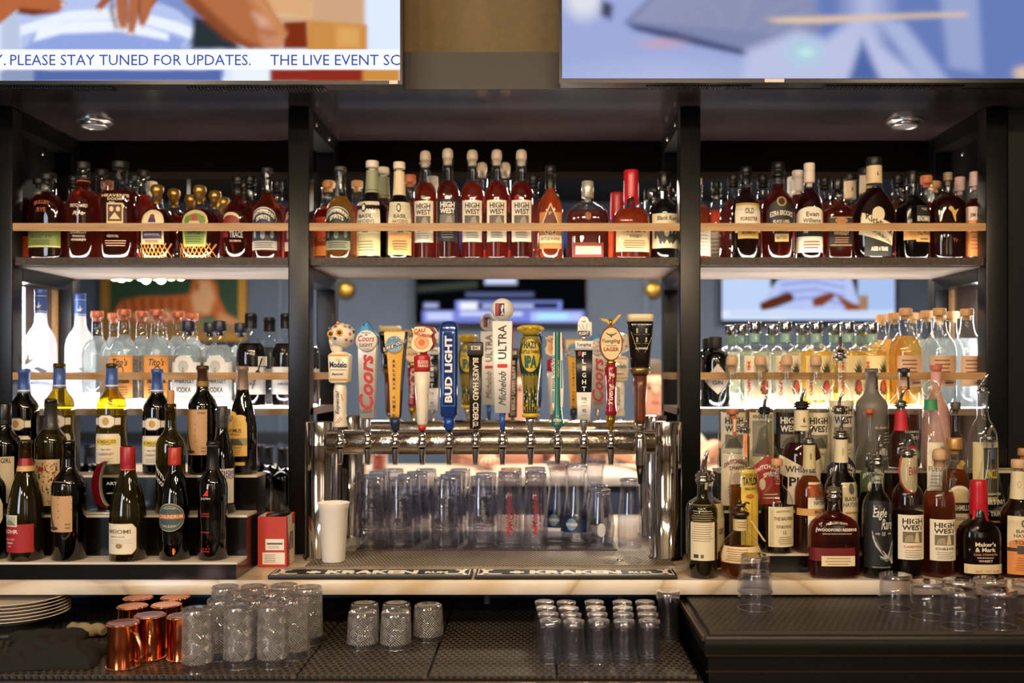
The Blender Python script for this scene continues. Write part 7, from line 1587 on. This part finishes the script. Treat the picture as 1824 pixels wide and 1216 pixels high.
def cloth(label, cx, cy, z, lx, ly, hgt, rz, seed, nm='folded_cloth', m=CLO, cat='cloth'):
    """a folded, rumpled cloth: a closed soft slab with creases"""
    rn = random.Random(seed); ph = [rn.uniform(0, 6) for _ in range(8)]; mb = MB(); n = 44
    def top(u, v):
        e = max(0, 1 - abs(u) ** 6) * max(0, 1 - abs(v) ** 6)
        w = .55 + .18 * math.sin(3.1 * u + 2 * v + ph[0]) + .13 * math.sin(6 * u - 5 * v + ph[1]) + .09 * abs(math.sin(9 * v + 4 * u + ph[2])) + .06 * math.sin(17 * u + 9 * v + ph[3])
        return hgt * (e ** .4) * w
    def xy(u, v): return (lx * (u + .05 * math.sin(4 * v + ph[4])), ly * (v + .05 * math.sin(4 * u + ph[5])))
    tv = []; bv = []
    for i in range(n + 1):
        for j in range(n + 1):
            u, v = -1 + 2 * i / n, -1 + 2 * j / n; x, y = xy(u, v); tv.append((x, y, top(u, v) + .002)); bv.append((x, y, 0))
    f = [(i * (n + 1) + j, (i + 1) * (n + 1) + j, (i + 1) * (n + 1) + j + 1, i * (n + 1) + j + 1) for i in range(n) for j in range(n)]
    N2 = (n + 1) ** 2
    edge = [i * (n + 1) for i in range(n + 1)] + [n * (n + 1) + j for j in range(1, n + 1)] + [i * (n + 1) + n for i in range(n - 1, -1, -1)] + [j for j in range(n - 1, 0, -1)]
    side = [(edge[i], edge[(i + 1) % len(edge)], N2 + edge[(i + 1) % len(edge)], N2 + edge[i]) for i in range(len(edge))]
    mb.add(tv + bv, f + [tuple(N2 + q for q in reversed(p)) for p in f] + side, m, True)
    return tag(mb.build(nm, None, (cx, cy, z), rz), label, cat, 'cloths on the low shelf')
cloth('dark olive cloth rumpled across the low shelf in front of copper mugs', PX(92, 2.275), 2.275, WM + .0004, .112, .080, .05, .1, 3)
def roll(mb, a, b, r, m):
    p = [Vector(a).lerp(Vector(b), t / 10) + Vector((0, .004 * math.sin(t), .003 * math.sin(t * 1.7))) for t in range(11)]
    mb.tube(p, [r * q for q in (.5, .85, .95, 1, 1.03, 1, .97, 1, .95, .9, .6)], m, 18)
mb = MB(); roll(mb, (-.085, -.012, .021), (.085, .02, .021), .020, CLO)
tag(mb.build('rolled_cloth', None, (PX(66, 2.33), 2.345 + .035, WM + .002)), 'dark olive cloth rolled up in front of the stack of plates', 'cloth', 'cloths on the low shelf')
mb = MB(); roll(mb, (-.05, .01, .017), (.05, -.01, .017), .016, M('#8a7a5c', .9))
tag(mb.build('rolled_cloth', None, (PX(140, 2.43), 2.47, WM + .003)), 'light tan cloth roll behind the dark olive cloths', 'cloth', 'cloths on the low shelf')

# ------------------------------------------------------------------ pictures on screens and canvas
class Paint:
    def __init__(s, x0, y0, x1, y1, nx, ny, bg, ys=None):
        s.xs = np.linspace(x0, x1, nx); s.ys = np.array(ys) if ys is not None else np.linspace(y0, y1, ny)
        s.X, s.Y = np.meshgrid(s.xs, s.ys); s.C = np.zeros(s.X.shape + (3,)); s.C[:] = rgb(bg)
    def blend(s, a, col): 
        a = np.clip(a, 0, 1)[..., None]; s.C = s.C * (1 - a) + np.array(rgb(col)) * a
    def poly(s, pts, col, soft=1.0, op=1.0):
        ins = np.zeros(s.X.shape, bool); d = np.full(s.X.shape, 1e9)
        for i in range(len(pts)):
            (ax, ay), (bx, by) = pts[i], pts[(i + 1) % len(pts)]
            c = ((ay > s.Y) != (by > s.Y)); 
            if by != ay: ins ^= c & (s.X < (bx - ax) * (s.Y - ay) / (by - ay) + ax)
            L = (bx - ax) ** 2 + (by - ay) ** 2 or 1
            t = np.clip(((s.X - ax) * (bx - ax) + (s.Y - ay) * (by - ay)) / L, 0, 1)
            d = np.minimum(d, np.hypot(s.X - ax - t * (bx - ax), s.Y - ay - t * (by - ay)))
        s.blend((np.where(ins, d, -d) / soft + .5) * op, col)
    def ell(s, x, y, rx, ry, col, soft=.15, op=1.0):
        q = np.hypot((s.X - x) / rx, (s.Y - y) / ry); s.blend((1 - q) / soft * op if soft < .9 else np.clip(1 - q, 0, 1) * op, col)
    def blur(s, n):
        for _ in range(n):
            for ax in (0, 1):
                a = np.roll(s.C, 1, ax); b = np.roll(s.C, -1, ax)
                if ax == 0: a[0] = s.C[0]; b[-1] = s.C[-1]
                else: a[:, 0] = s.C[:, 0]; b[:, -1] = s.C[:, -1]
                s.C = (a + b + 2 * s.C) / 4
    def build(s, Y, mat, parent, name='screen'):
        ny, nx = s.X.shape; v = [(PX(x, Y), Y, PZ(y, Y)) for y in s.ys for x in s.xs]
        f = [(i * nx + j, i * nx + j + 1, (i + 1) * nx + j + 1, (i + 1) * nx + j) for i in range(ny - 1) for j in range(nx - 1)]
        me = bpy.data.meshes.new(name); me.from_pydata(v, [], [q[::-1] for q in f]); me.materials.append(mat)
        at = me.color_attributes.new('Col', 'FLOAT_COLOR', 'POINT')
        c = np.ones((ny * nx, 4)); c[:, :3] = np.clip(s.C, 0, 1).reshape(-1, 3); at.data.foreach_set('color', c.ravel().astype(np.float32))
        me.update(); o = put(name, me); o.parent = parent; o.matrix_parent_inverse = Matrix.Translation(-Vector(parent.location)); return o
TVY = 2.585; SCR = .55
def television(label, x0, x1, yb, Y, P, ss, group=None, nm='television', foot=True):
    """x0,x1: outer edges (photo pixels at depth Y); yb: lower edge"""
    w = PX(x1, Y) - PX(x0, Y); h = w * .5625 + .012; xa, xb = PX(x0, Y), PX(x1, Y); zb = PZ(yb, Y)
    t = thing(nm, label, 'television', ((xa + xb) / 2, Y, zb), 0, group)
    BZ = M('#1b1a1b', .3, .4); k = .006; kb = .016
    mb = MB().box(xa, Y - .004, zb, xb, Y + .012, zb + kb * .6, BZ); mb.box(xa, Y - .004, zb + h - k, xb, Y + .012, zb + h, BZ); mb.box(xa, Y - .004, zb + kb * .6, xa + k, Y + .012, zb + h - k, BZ); mb.box(xb - k, Y - .004, zb + kb * .6, xb, Y + .012, zb + h - k, BZ)
    part('bezel', mb, t)
    part('housing', MB().rbox(xa + .002, Y + .013, zb + .002, xb - .002, Y + .055, zb + h - .002, BLK, .004), t)
    P.build(Y + .004, attr_mat('screen_picture', ss), t)
    if foot:
        mb = MB()
        for a, b in ((.18, .40), (.55, .84)): 
            for q in range(40): mb.box(xa + w * (a + (b - a) * q / 40), Y + .02, zb - .0035, xa + w * (a + (b - a) * (q + .6) / 40), Y + .05, zb + .0015, BLK)
        part('vent_strip', mb, t)
        part('sticker', MB().box(xb - .034 if x0 < 0 else xa + w * .42, Y - .0046, zb + .001, xb - .012 if x0 < 0 else xa + w * .46, Y - .0041, zb + .010, M('#c9c0b4', .6)), t)
    return t
sx = (713 - 955)
# left: man in a striped shirt, ticker along the bottom
def fig_left(P, k=1.0, ox=0, oy=0, soft=3.2):
    q = lambda pts: [(ox + x * k, oy + y * k) for x, y in pts]
    pl = lambda pts, c, s_=1.0: P.poly(q(pts), c, soft * s_)
    pl([(360, -300), (720, -300), (720, 150), (360, 150)], '#d9e6fa', 6); pl([(460, -60), (650, -60), (650, 86), (460, 86)], '#caa27e', 3)
    pl([(0, -300), (40, -300), (40, 160), (0, 160)], '#b8c4de', 4)
    pl([(470, 2), (556, 2), (556, 32), (480, 30)], '#d9bb94'); pl([(556, -40), (556, 34), (470, 20), (440, -60)], '#d8a878', 3)
    pl([(548, 36), (654, 44), (654, 150), (548, 150)], '#c98a45'); pl([(505, 40), (546, 38), (548, 86), (505, 86)], '#7c2c14'); pl([(600, 46), (640, 50), (640, 84), (600, 84)], '#d9a25c', 4)
    pl([(30, -120), (120, -200), (330, -200), (420, -90), (420, 95), (320, 128), (40, 128), (36, 30)], '#b3c2ea')
    for i in range(9):
        b = -170 + i * 44
        pl([(36, b + 40), (120, b + 14), (220, b + 8), (320, b + 34), (400, b + 70), (400, b + 88), (310, b + 52), (220, b + 28), (120, b + 32), (36, b + 58)], '#e6eefc' if i % 2 == 0 else '#93a6dc', 1.5)
    pl([(60, 62), (130, 40), (230, 36), (330, 70), (318, 96), (40, 96)], '#8fa2dc', 3); pl([(70, 46), (140, 36), (230, 36), (300, 60), (300, 72), (210, 56), (110, 60), (60, 74)], '#eaf0fd', 2)
    pl([(290, -20), (352, 0), (360, 60), (330, 86), (352, 50), (320, 20), (280, 0)], '#7d8fc4', 2)
    pl([(345, 30), (392, 36), (430, 88), (340, 88)], '#2a3138', 3)
    pl([(0, 130), (10, 124), (82, 124), (82, 146), (0, 146)], '#8a98b8', 2); pl([(60, 124), (394, 124), (396, 146), (60, 146)], '#5568a8', 2); pl([(415, 120), (481, 120), (481, 146), (415, 146)], '#e6eefa'); pl([(481, 122), (646, 122), (646, 146), (481, 146)], '#8c2a1e', 2); pl([(650, 122), (713, 122), (713, 146), (650, 146)], '#c98a3e', 2)
    skin, dk = '#b06a42', '#7a3c22'
    pl([(-60, -30), (40, -40), (42, -8), (100, -6), (118, 6), (106, 20), (60, 26), (30, 18), (0, 42), (-60, 70)], '#b4643c'); pl([(36, 14), (96, 20), (104, 22), (60, 28), (30, 24)], '#74341f', 2)
    pl([(326, -60), (440, -60), (486, 20), (512, 60), (498, 84), (440, 86), (408, 70), (370, 36), (326, 2)], skin); pl([(340, -10), (420, 64), (446, 84), (400, 68), (350, 24)], dk, 5); pl([(452, 24), (478, 30), (484, 48), (464, 46)], '#e0b09a', 6); pl([(490, 66), (506, 62), (502, 80), (490, 80)], '#d09078', 4)
    pl([(400, -60), (440, -60), (486, 20), (508, 58), (500, 66), (470, 30), (420, -30)], '#c98a5c', 6); pl([(330, 2), (380, 44), (420, 76), (450, 86), (470, 84), (430, 70), (390, 40), (345, -6)], '#8a4a2c', 4); pl([(462, 60), (488, 66), (500, 82), (470, 84)], '#c48a68', 5)
    pl([(180, -40), (290, -40), (280, 2), (262, 26), (250, 40), (240, 0), (206, -8), (176, 22), (170, 12), (190, -14)], '#a2583a')
    for f in ([(206, -8), (228, -8), (226, 50), (216, 56), (208, 30)], [(230, -6), (248, -6), (246, 30), (238, 62), (228, 60), (228, 20)], [(250, -8), (274, -8), (266, 28), (256, 48), (248, 44)]): pl(f, '#b06844', .8)
    for x, y in ((219, 52), (233, 60), (254, 48), (176, 18), (112, 8)): P.ell(ox + x * k, oy + y * k, 5 * k, 5 * k, '#dcc9c4', .5)
    pl([(200, -5), (204, 30), (210, 50), (205, 50), (196, 20)], '#5a2a1c', 3); pl([(226, 0), (229, 40), (227, 40)], '#5a2a1c', 2); pl([(248, 0), (250, 36), (247, 36)], '#5a2a1c', 2)
ys = list(np.linspace(-340, -40, 22)) + list(np.arange(-34, 146.5, 1.7))
P = Paint(-148, 0, 713, 0, 460, 0, '#dfe9fa', ys); fig_left(P); P.blur(3)
P.poly([(-200, 88), (720, 88), (720, 124), (-200, 124)], '#f4f6fc', 1.5)
tv = television('wall television at upper left showing a ticker and striped shirt', -152, 717, 151, TVY, P, SCR, 'televisions over the bar')
mb = MB(); NV = EM('#2c3d80', .9); sf = Flat(TVY + .0035, 1, 1, 0, 0)
def ttx(s, a, b): 
    return ('t', s, (PX(a, TVY) + PX(b, TVY)) / 2, PZ(106, TVY), PX(b, TVY) - PX(a, TVY), PZ(96.5, TVY) - PZ(115.5, TVY), NV, {'b': -.0})
for a_ in (ttx('Y.', -14, 9), ttx('PLEASE STAY TUNED FOR UPDATES.', 17, 446), ttx('THE LIVE EVENT SC', 481, 712)):
    o = decal(MB(), sf, [a_], 0, .0001).build('ticker_text', None, recalc=False); o.parent = tv; o.matrix_parent_inverse = Matrix.Translation(-Vector(tv.location))
ys = list(np.linspace(-342, -30, 22)) + list(np.arange(-24, 141.5, 2.6))
P = Paint(1001, 0, 1862, 0, 300, 0, '#aab8ec', ys)
P.poly([(1001, -400), (1870, -400), (1870, -120), (1001, -120)], '#8494d0', 60)
P.poly([(1440, -60), (1870, -60), (1870, 160), (1520, 160), (1440, 60)], '#6f86c8', 50)
P.ell(1180, 150, 260, 60, '#c4cef4', 1); P.ell(1040, -4, 46, 52, '#eef2fc', .6); P.poly([(1072, -2), (1092, 10), (1088, 36), (1070, 26)], '#3c4460', 8)
P.poly([(1112, 38), (1170, -20), (1440, -20), (1470, 40), (1440, 76), (1330, 100), (1180, 66)], '#8a93bc', 4)
for i in range(14): P.poly([(1130 + i * 4, 34 - i * 4), (1440 + i, 62 - i * 6), (1440 + i, 63.5 - i * 6), (1130 + i * 4, 36 - i * 4)], '#aab2cf', 2)
P.poly([(1112, 40), (1200, 56), (1330, 90), (1330, 100), (1200, 72), (1130, 54)], '#4c5684', 6)
P.ell(1180, 78, 60, 14, '#d8b0c4', 1); P.poly([(1330, 90), (1420, 54), (1470, 70), (1540, 20), (1570, 80), (1650, 146), (1480, 146), (1320, 146)], '#c9d2f6', 20)
P.ell(1545, 10, 60, 120, '#c4cdf2', 1); P.poly([(1510, 145), (1536, 70), (1570, 145)], '#5670b4', 14); P.poly([(1560, 30), (1610, 40), (1690, 145), (1640, 145)], '#b8c4ee', 16); P.poly([(1670, -40), (1740, -40), (1750, 130), (1690, 120)], '#a4b2e2', 14)
P.poly([(1365, 33), (1500, 28), (1640, 24), (1722, 22), (1722, 29), (1600, 33), (1470, 41), (1380, 39)], '#f2d2b4', 5); P.ell(1420, 36, 60, 7, '#f6d9b4', .8)
P.ell(1434, 94, 46, 34, '#b4e4f4', 1); P.ell(1436, 93, 20, 12, '#d6fbf8', .8); P.ell(1822, 130, 24, 18, '#f0d0b8', .7)
P.blur(4)
television('wall television at upper right showing a blurred pale blue picture', 996, 1866, 148, TVY, P, SCR * .8, 'televisions over the bar')
# far televisions and painting
FY = 7.13
def px2(px, py): return (px, py)
P = Paint(1286, 397, 1594, 570, 150, 90, '#a8c0ea'); 
P.poly([(1286, 390), (1370, 390), (1370, 572), (1286, 572)], '#bcd0f2', 4); P.poly([(1370, 390), (1440, 390), (1400, 572), (1370, 572)], '#cfd9ee', 4); P.poly([(1375, 480), (1400, 470), (1394, 500), (1375, 510)], '#3c3026', 4)
P.poly([(1490, 390), (1528, 390), (1528, 552), (1500, 552)], '#1b1714', 4); P.poly([(1372, 395), (1420, 395), (1400, 500), (1380, 520), (1372, 510)], '#221b17', 5)
P.poly([(1366, 552), (1362, 530), (1384, 500), (1420, 470), (1450, 458), (1480, 460), (1515, 490), (1530, 540), (1500, 552), (1400, 552)], '#b4c2ee', 4)
for i in range(5): P.poly([(1390, 476 + i * 14), (1450, 470 + i * 14), (1505, 480 + i * 15), (1505, 485 + i * 15), (1450, 476 + i * 14), (1390, 482 + i * 14)], '#8ea0dc', 4)
P.poly([(1353, 540), (1376, 530), (1404, 520), (1414, 526), (1412, 536), (1380, 548), (1356, 554)], '#5a2c1c', 3); P.poly([(1446, 534), (1460, 526), (1482, 520), (1488, 528), (1466, 544), (1450, 546)], '#7c3c28', 3); P.poly([(1486, 522), (1520, 540), (1536, 546), (1536, 556), (1510, 554)], '#8a4628', 3); P.poly([(1530, 526), (1546, 526), (1546, 556), (1530, 556)], '#a07a5c', 3)
P.poly([(1280, 553), (1600, 553), (1600, 566), (1280, 566)], '#dbe6fa', 3); P.poly([(1300, 557), (1590, 557), (1590, 561), (1300, 561)], '#b4c4e4', 3)
television('far-room television at right showing a striped shirt', 1283, 1597, 573, FY, P, .55, 'televisions on the far wall', foot=False)
P = Paint(742, 405, 1043, 576, 150, 90, '#05060a')
P.poly([(740, 400), (1050, 400), (1050, 440), (740, 440)], '#2a4a80', 16)
P.poly([(864, 494), (920, 494), (920, 506), (864, 506)], '#cdd6f6', 6); P.poly([(830, 521), (950, 521), (950, 528), (830, 528)], '#5a6490', 6)
P.poly([(812, 536), (1000, 536), (1000, 552), (812, 552)], '#8c9cf0', 4); P.poly([(850, 539), (994, 539), (994, 549), (850, 549)], '#161a30', 4); P.poly([(820, 538), (850, 538), (850, 552), (820, 552)], '#eef2ff', 6); P.poly([(860, 542), (950, 542), (950, 547), (860, 547)], '#c4cef8', 4)
P.poly([(756, 540), (780, 540), (780, 548), (756, 548)], '#aab4e4', 6); P.poly([(752, 553), (1042, 553), (1042, 574), (752, 574)], '#7884d8', 4); P.poly([(760, 556), (806, 556), (806, 570), (760, 570)], '#c6d0fa', 6); P.poly([(820, 556), (930, 556), (930, 562), (820, 562)], '#dce2ff', 5); P.poly([(946, 556), (1036, 556), (1036, 572), (946, 572)], '#b4c4ff', 6); P.poly([(958, 558), (1010, 558), (1010, 568), (958, 568)], '#b0eef8', 7)
P.poly([(742, 510), (850, 500), (850, 512), (742, 520)], '#3a4038', 8)
television('far-room television in the middle with dark menu screen', 739, 1046, 578, FY, P, .55, 'televisions on the far wall', foot=False)
P = Paint(196, 428, 427, 598, 130, 96, '#23422c')
P.poly([(196, 425), (330, 425), (300, 480), (196, 500)], '#1c3a28', 20); P.poly([(196, 566), (428, 566), (428, 600), (196, 600)], '#5a7a58', 8); P.poly([(196, 576), (300, 570), (428, 584), (428, 600), (196, 600)], '#8a6a3c', 10)
P.poly([(200, 560), (215, 536), (252, 528), (300, 527), (336, 524), (344, 500), (352, 490), (372, 492), (386, 504), (390, 530), (402, 556), (426, 572), (420, 580), (392, 576), (376, 560), (340, 572), (270, 576), (220, 574)], '#b5602a', 5)
P.poly([(340, 530), (356, 500), (374, 500), (384, 530), (372, 560), (346, 556)], '#d0a47c', 8); P.poly([(230, 560), (300, 552), (340, 564), (270, 574)], '#d8b08a', 8); P.poly([(346, 508), (356, 504), (352, 520)], '#8a3c18', 4)
for i in range(7): P.poly([(216 + i * 17, 534), (222 + i * 17, 530), (226 + i * 16, 556), (222 + i * 16, 558)], '#7a3a18', 4)
P.poly([(390, 556), (428, 572), (424, 580), (388, 572)], '#c08a62', 5)
PY = 7.16
pt = thing('painting', 'gilt-framed painting of a reclining tiger on the far wall', 'painting', (PX(311, PY), PY, PZ(606, PY)))
P.build(PY, attr_mat('canvas_paint'), pt, 'canvas')
mb = MB(); GF = M('#b5893a', .35, .6); z0, z1, xa, xb = PZ(608, PY), PZ(415, PY), PX(182, PY), PX(440, PY); w = .055
mb.box(xa, PY - .03, z0, xb, PY + .03, z0 + w, GF).box(xa, PY - .03, z1 - w, xb, PY + .03, z1, GF).box(xa, PY - .03, z0 + w, xa + w, PY + .03, z1 - w, GF).box(xb - w, PY - .03, z0 + w, xb, PY + .03, z1 - w, GF)
part('frame', mb, pt)
for px, l in ((616, 'left'), (1163, 'right')):
    s_ = thing('wall_sconce', 'round gold disc sconce on the blue far wall, %s of the middle television' % l, 'wall lamp', (PX(px, 7.19), 7.2, PZ(516, 7.19)), 0, 'gold wall sconces')
    MB().lathe([(1e-5, -.05), (.03, -.05), (.055, -.035), (.062, -.02), (.05, -.006), (.04, 0)], M('#c9a24c', .3, .7), 28, axis='y').build('disc', s_)
    MB().lathe([(.066, -.018), (.069, -.012), (.066, -.006)], GD, 28, axis='y').build('ring', s_)
# lit bulbs of a hanging fixture in the far room
CY_ = 5.6
ch = thing('pendant_fixture', 'hanging bar of small glowing round bulbs in the far room', 'pendant light', (PX(272, CY_), CY_, PZ(490, CY_)))
MB().box(-.29, -.012, .035, .30, .012, .05, M('#a8884c', .3, .8)).tube([(-.2, 0, .05), (-.2, 0, 2.678 - PZ(490, CY_))], .004, BLK, 8).tube([(.2, 0, .05), (.2, 0, 2.678 - PZ(490, CY_))], .004, BLK, 8).build('bar', ch)
for px, dz in ((204, 0), (216, -.008), (229, 0), (250, 0), (260, -.018), (279, 0), (287, -.018), (305, 0), (322, 0)):
    MB().ball((PX(px, CY_) - PX(272, CY_), 0, dz - .005), .021, EM('#ffe6c0', 14), segs=14, rows=8).tube([(PX(px, CY_) - PX(272, CY_), 0, dz + .01), (PX(px, CY_) - PX(272, CY_), 0, .04)], .006, GD, 8).build('bulb', ch)

# ------------------------------------------------------------------ far bar and guests
fb = thing('bar_table', 'pale far bar top where guests sit, seen below the tap tube', 'bar counter', (.1, 4.35, 0))
part('top', MB().rbox(-2.6, 4.08, .985, 2.6, 4.62, 1.025, M('#d8cbb8', .35), .004), fb)
part('front', MB().box(-2.6, 4.16, 0, 2.6, 4.34, .984, M('#3c4a60', .5)), fb)
SK = M('#d09a7c', .5); SKD = M('#b5785c', .55)
def guest(x, y, label, shirt, hair, skin, arm_l, arm_r, seat_z=.70, tilt=0):
    g_ = thing('person', label, 'person', (x, y, seat_z), 0, 'guests at the far bar')
    V = [(0, 0, 0, .13), (0, .0, .18, .14), (0, -.01, .36, .155), (0, -.01, .48, .10), (0, -.015, .545, .055), (tilt, -.03, .60, .062), (tilt, -.035, .655, .084), (tilt, -.03, .72, .094), (tilt, -.02, .775, .075), (tilt, -.118, .675, .016), (tilt, -.10, .70, .02)]
    E = [(0, 1), (1, 2), (2, 3), (3, 4), (4, 5), (5, 6), (6, 7), (7, 8), (6, 10), (10, 9)]
    for s, arm in ((-1, arm_l), (1, arm_r)):
        b = len(V); V += [(s * .15, -.01, .455, .075), (s * .21, -.02, .42, .062)] + [(*p, r) for p, r in arm]
        E += [(3, b), (b, b + 1)] + [(b + 1 + i, b + 2 + i) for i in range(len(arm))]
        hand = len(V) - 1; hx, hy, hz, _ = V[hand]
        for k in range(4):
            f0 = len(V); o_ = (k - 1.5) * .018
            V += [(hx + o_, hy - .055, hz + .006, .0095), (hx + o_ * 1.05, hy - .085 - .008 * (k in (1, 2)), hz - .004, .008)]; E += [(hand, f0), (f0, f0 + 1)]
        f0 = len(V); V += [(hx - s * .04, hy - .025, hz + .004, .0105), (hx - s * .048, hy - .055, hz, .009)]; E += [(hand, f0), (f0, f0 + 1)]
    for s in (-1, 1):          # thighs and shins under the bar top
        b = len(V); V += [(s * .10, -.06, -.02, .10), (s * .12, -.40 + .12, -.03, .085), (s * .12, -.30, -.28, .06), (s * .12, -.26, -.42, .05), (s * .12, -.34, -.46, .04)]; E += [(0, b)] + [(b + i, b + i + 1) for i in range(4)]
    def skin_mesh(nm, V, E, grow, m, root=0):
        me = bpy.data.meshes.new(nm); me.from_pydata([v[:3] for v in V], E, []); o = put(nm, me)
        md = o.modifiers.new('s', 'SKIN'); md.use_smooth_shade = True
        for i, v in enumerate(V): me.skin_vertices[0].data[i].radius = (v[3] + grow,) * 2
        me.skin_vertices[0].data[root].use_root = True
        sb = o.modifiers.new('b', 'SUBSURF'); sb.levels = sb.render_levels = 2
        dg = bpy.context.evaluated_depsgraph_get(); m2 = bpy.data.meshes.new_from_object(o.evaluated_get(dg)); m2.name = nm
        bpy.data.objects.remove(o); m2.materials.clear(); m2.materials.append(m)
        for p in m2.polygons: p.use_smooth = True; p.material_index = 0
        return put(nm, m2, g_)
    skin_mesh('body', V, E, 0, skin)
    n = 4; Vs = V[:4]; Es = [(0, 1), (1, 2), (2, 3)]
    for s, arm in ((-1, arm_l), (1, arm_r)):
        b = len(Vs); Vs = Vs + [(s * .15, -.01, .455, .075), (s * .21, -.02, .42, .062), (*arm[0][0], arm[0][1])]; Es += [(3, b), (b, b + 1), (b + 1, b + 2)]
    skin_mesh('shirt', Vs, Es, .010, shirt)
    hb = MB(); hb.ball((tilt, .012, .745), .100, hair, .98, 1.0, 1.0); hb.build('hair', g_)
    for s in (-1, 1):
        MB().ball((tilt + s * .032, -.108, .708), .009, M('#2a211c', .3)).build('eye', g_)
        MB().ball((tilt + s * .032, -.104, .726), .012, hair, 1.4, .6, .4).build('eyebrow', g_)
        MB().ball((tilt + s * .088, -.02, .695), .022, skin, .4, .8, 1.3).build('ear', g_)
    MB().ball((tilt, -.106, .636), .015, M('#a5564a', .5), 1.5, .6, .5).build('mouth', g_)
    return g_
ZB = 1.025 - .70 + .075
arm = lambda s, ex, hx, hy=-.42: [((s * .27, -.06, .22 + .0), .052), ((s * .28 + ex, -.14, .275 + ZB - .235), .040), ((hx, hy, ZB + .0), .034), ((hx, hy - .06, ZB + .002), .036)]
guest(PX(1164, 4.82), 4.82, 'blurred guest at right of the far bar, face beside the stout tap handle', M('#c9bfae', .8), M('#4a3a2c', .8), SK, arm(-1, .0, -.12), arm(1, .0, .14), .67)
guest(PX(915, 4.86), 4.86, 'blurred guest behind the yellow-crowned tap handle, forearms on the far bar', M('#c98a74', .8), M('#5a3c28', .8), M('#d8a084', .5), arm(-1, 0, -.10), arm(1, 0, .22), .66)
tag(MB().lathe([(1e-5, 0), (.034, 0), (.04, .13), (.042, .135), (.039, .13), (.033, .004), (1e-5, .004)], M('#e2ddd2', .6), 28).build('paper_cup', None, (PX(1169, 4.14), 4.14, 1.0253)), 'white cup on the far bar in front of the guest at right', 'cup')
dr = thing('cocktail', 'orange drink in a short glass on the far bar, left of the yellow paddle handle', 'drink', (PX(676, 4.3), 4.3, 1.0253))
MB().lathe([(1e-5, 0), (.034, 0), (.040, .12), (.038, .12), (.032, .006), (1e-5, .006)], GW, 28).build('glass', dr)
MB().lathe([(1e-5, .007), (.031, .007), (.0345, .07), (1e-5, .07)], LQ('#f0642a', .3, .4), 28).build('liquid', dr)
MB().lathe([(1e-5, .0705), (.034, .0705), (.036, .105), (1e-5, .11)], M('#e0d6cc', .6), 20).build('foam', dr)

# ------------------------------------------------------------------ light and camera
def light(kind_, nm, loc, energy, col, **kw):
    l = bpy.data.lights.new(nm, kind_); l.energy = energy; l.color = col
    for k, v in kw.items(): setattr(l, k, v)
    o = bpy.data.objects.new(nm, l); COL.objects.link(o); o.location = loc; return o
WARM = (1, .74, .46)
for i, (x, y, z) in enumerate(((-.9, .5, 2.55), (-.55, .35, 2.6), (-.2, .5, 2.55), (.15, .35, 2.6), (.5, .5, 2.55), (.85, .35, 2.6), (-1.5, 1.0, 2.7), (1.5, 1.0, 2.7))):
    light('POINT', 'bar_bulb', (x, y, z), 17, WARM, shadow_soft_size=.045)
for x in (-3.2, .9, 2.6):
    q = light('AREA', 'reflection_panel', (x, -2.8, 1.75), 22, (.8, .88, 1), shape='RECTANGLE', size=.75, size_y=1.6); q.rotation_euler = (PI / 2, 0, PI)  # added unseen panels behind the camera, for streaks in chrome and glass
for x in (-1.6, 0, 1.6):
    light('POINT', 'fill_light', (x, -1.5, 2.5), 22, WARM, shadow_soft_size=.1)  # added fill points behind the camera, brightening the dark front room
a = light('AREA', 'front_window', (-2.6, -1.6, 1.9), 30, (.66, .8, 1), shape='RECTANGLE', size=1.0, size_y=1.8); a.rotation_euler = (math.radians(82), 0, math.radians(-33))
for x, y in ((-1.6, 5.6), (.3, 5.8), (2.0, 5.6), (.6, 4.2)):
    l_ = light('AREA', 'far_lamp', (x, y, 2.6), 26, (1, .86, .68), shape='DISK', size=.5)
w = bpy.data.worlds.new('night'); S.world = w; w.use_nodes = True
w.node_tree.nodes['Background'].inputs[0].default_value = (.9, .8, .75, 1); w.node_tree.nodes['Background'].inputs[1].default_value = .02
cd = bpy.data.cameras.new('camera'); cam = bpy.data.objects.new('camera', cd); COL.objects.link(cam)
cam.location = (0, 0, HC); cam.rotation_euler = (PI / 2, 0, 0)
cd.lens = 35; cd.sensor_width = 36; cd.shift_x = (912 - CX) / 1824; cd.shift_y = (CY - 608) / 1824
cd.clip_start = .05; cd.clip_end = 60
cd.dof.use_dof = True; cd.dof.focus_distance = 2.57; cd.dof.aperture_fstop = 1.6
S.camera = cam
S.view_settings.view_transform = 'Standard'; S.view_settings.look = 'None'; S.view_settings.gamma = 1; S.view_settings.exposure = .95
c = S.cycles
c.use_denoising = True; c.max_bounces = 12; c.diffuse_bounces = 3; c.glossy_bounces = 5; c.transmission_bounces = 10; c.transparent_max_bounces = 40
c.caustics_reflective = False; c.caustics_refractive = False; c.sample_clamp_indirect = 4; c.blur_glossy = .5
c.use_adaptive_sampling = True; c.adaptive_threshold = .015
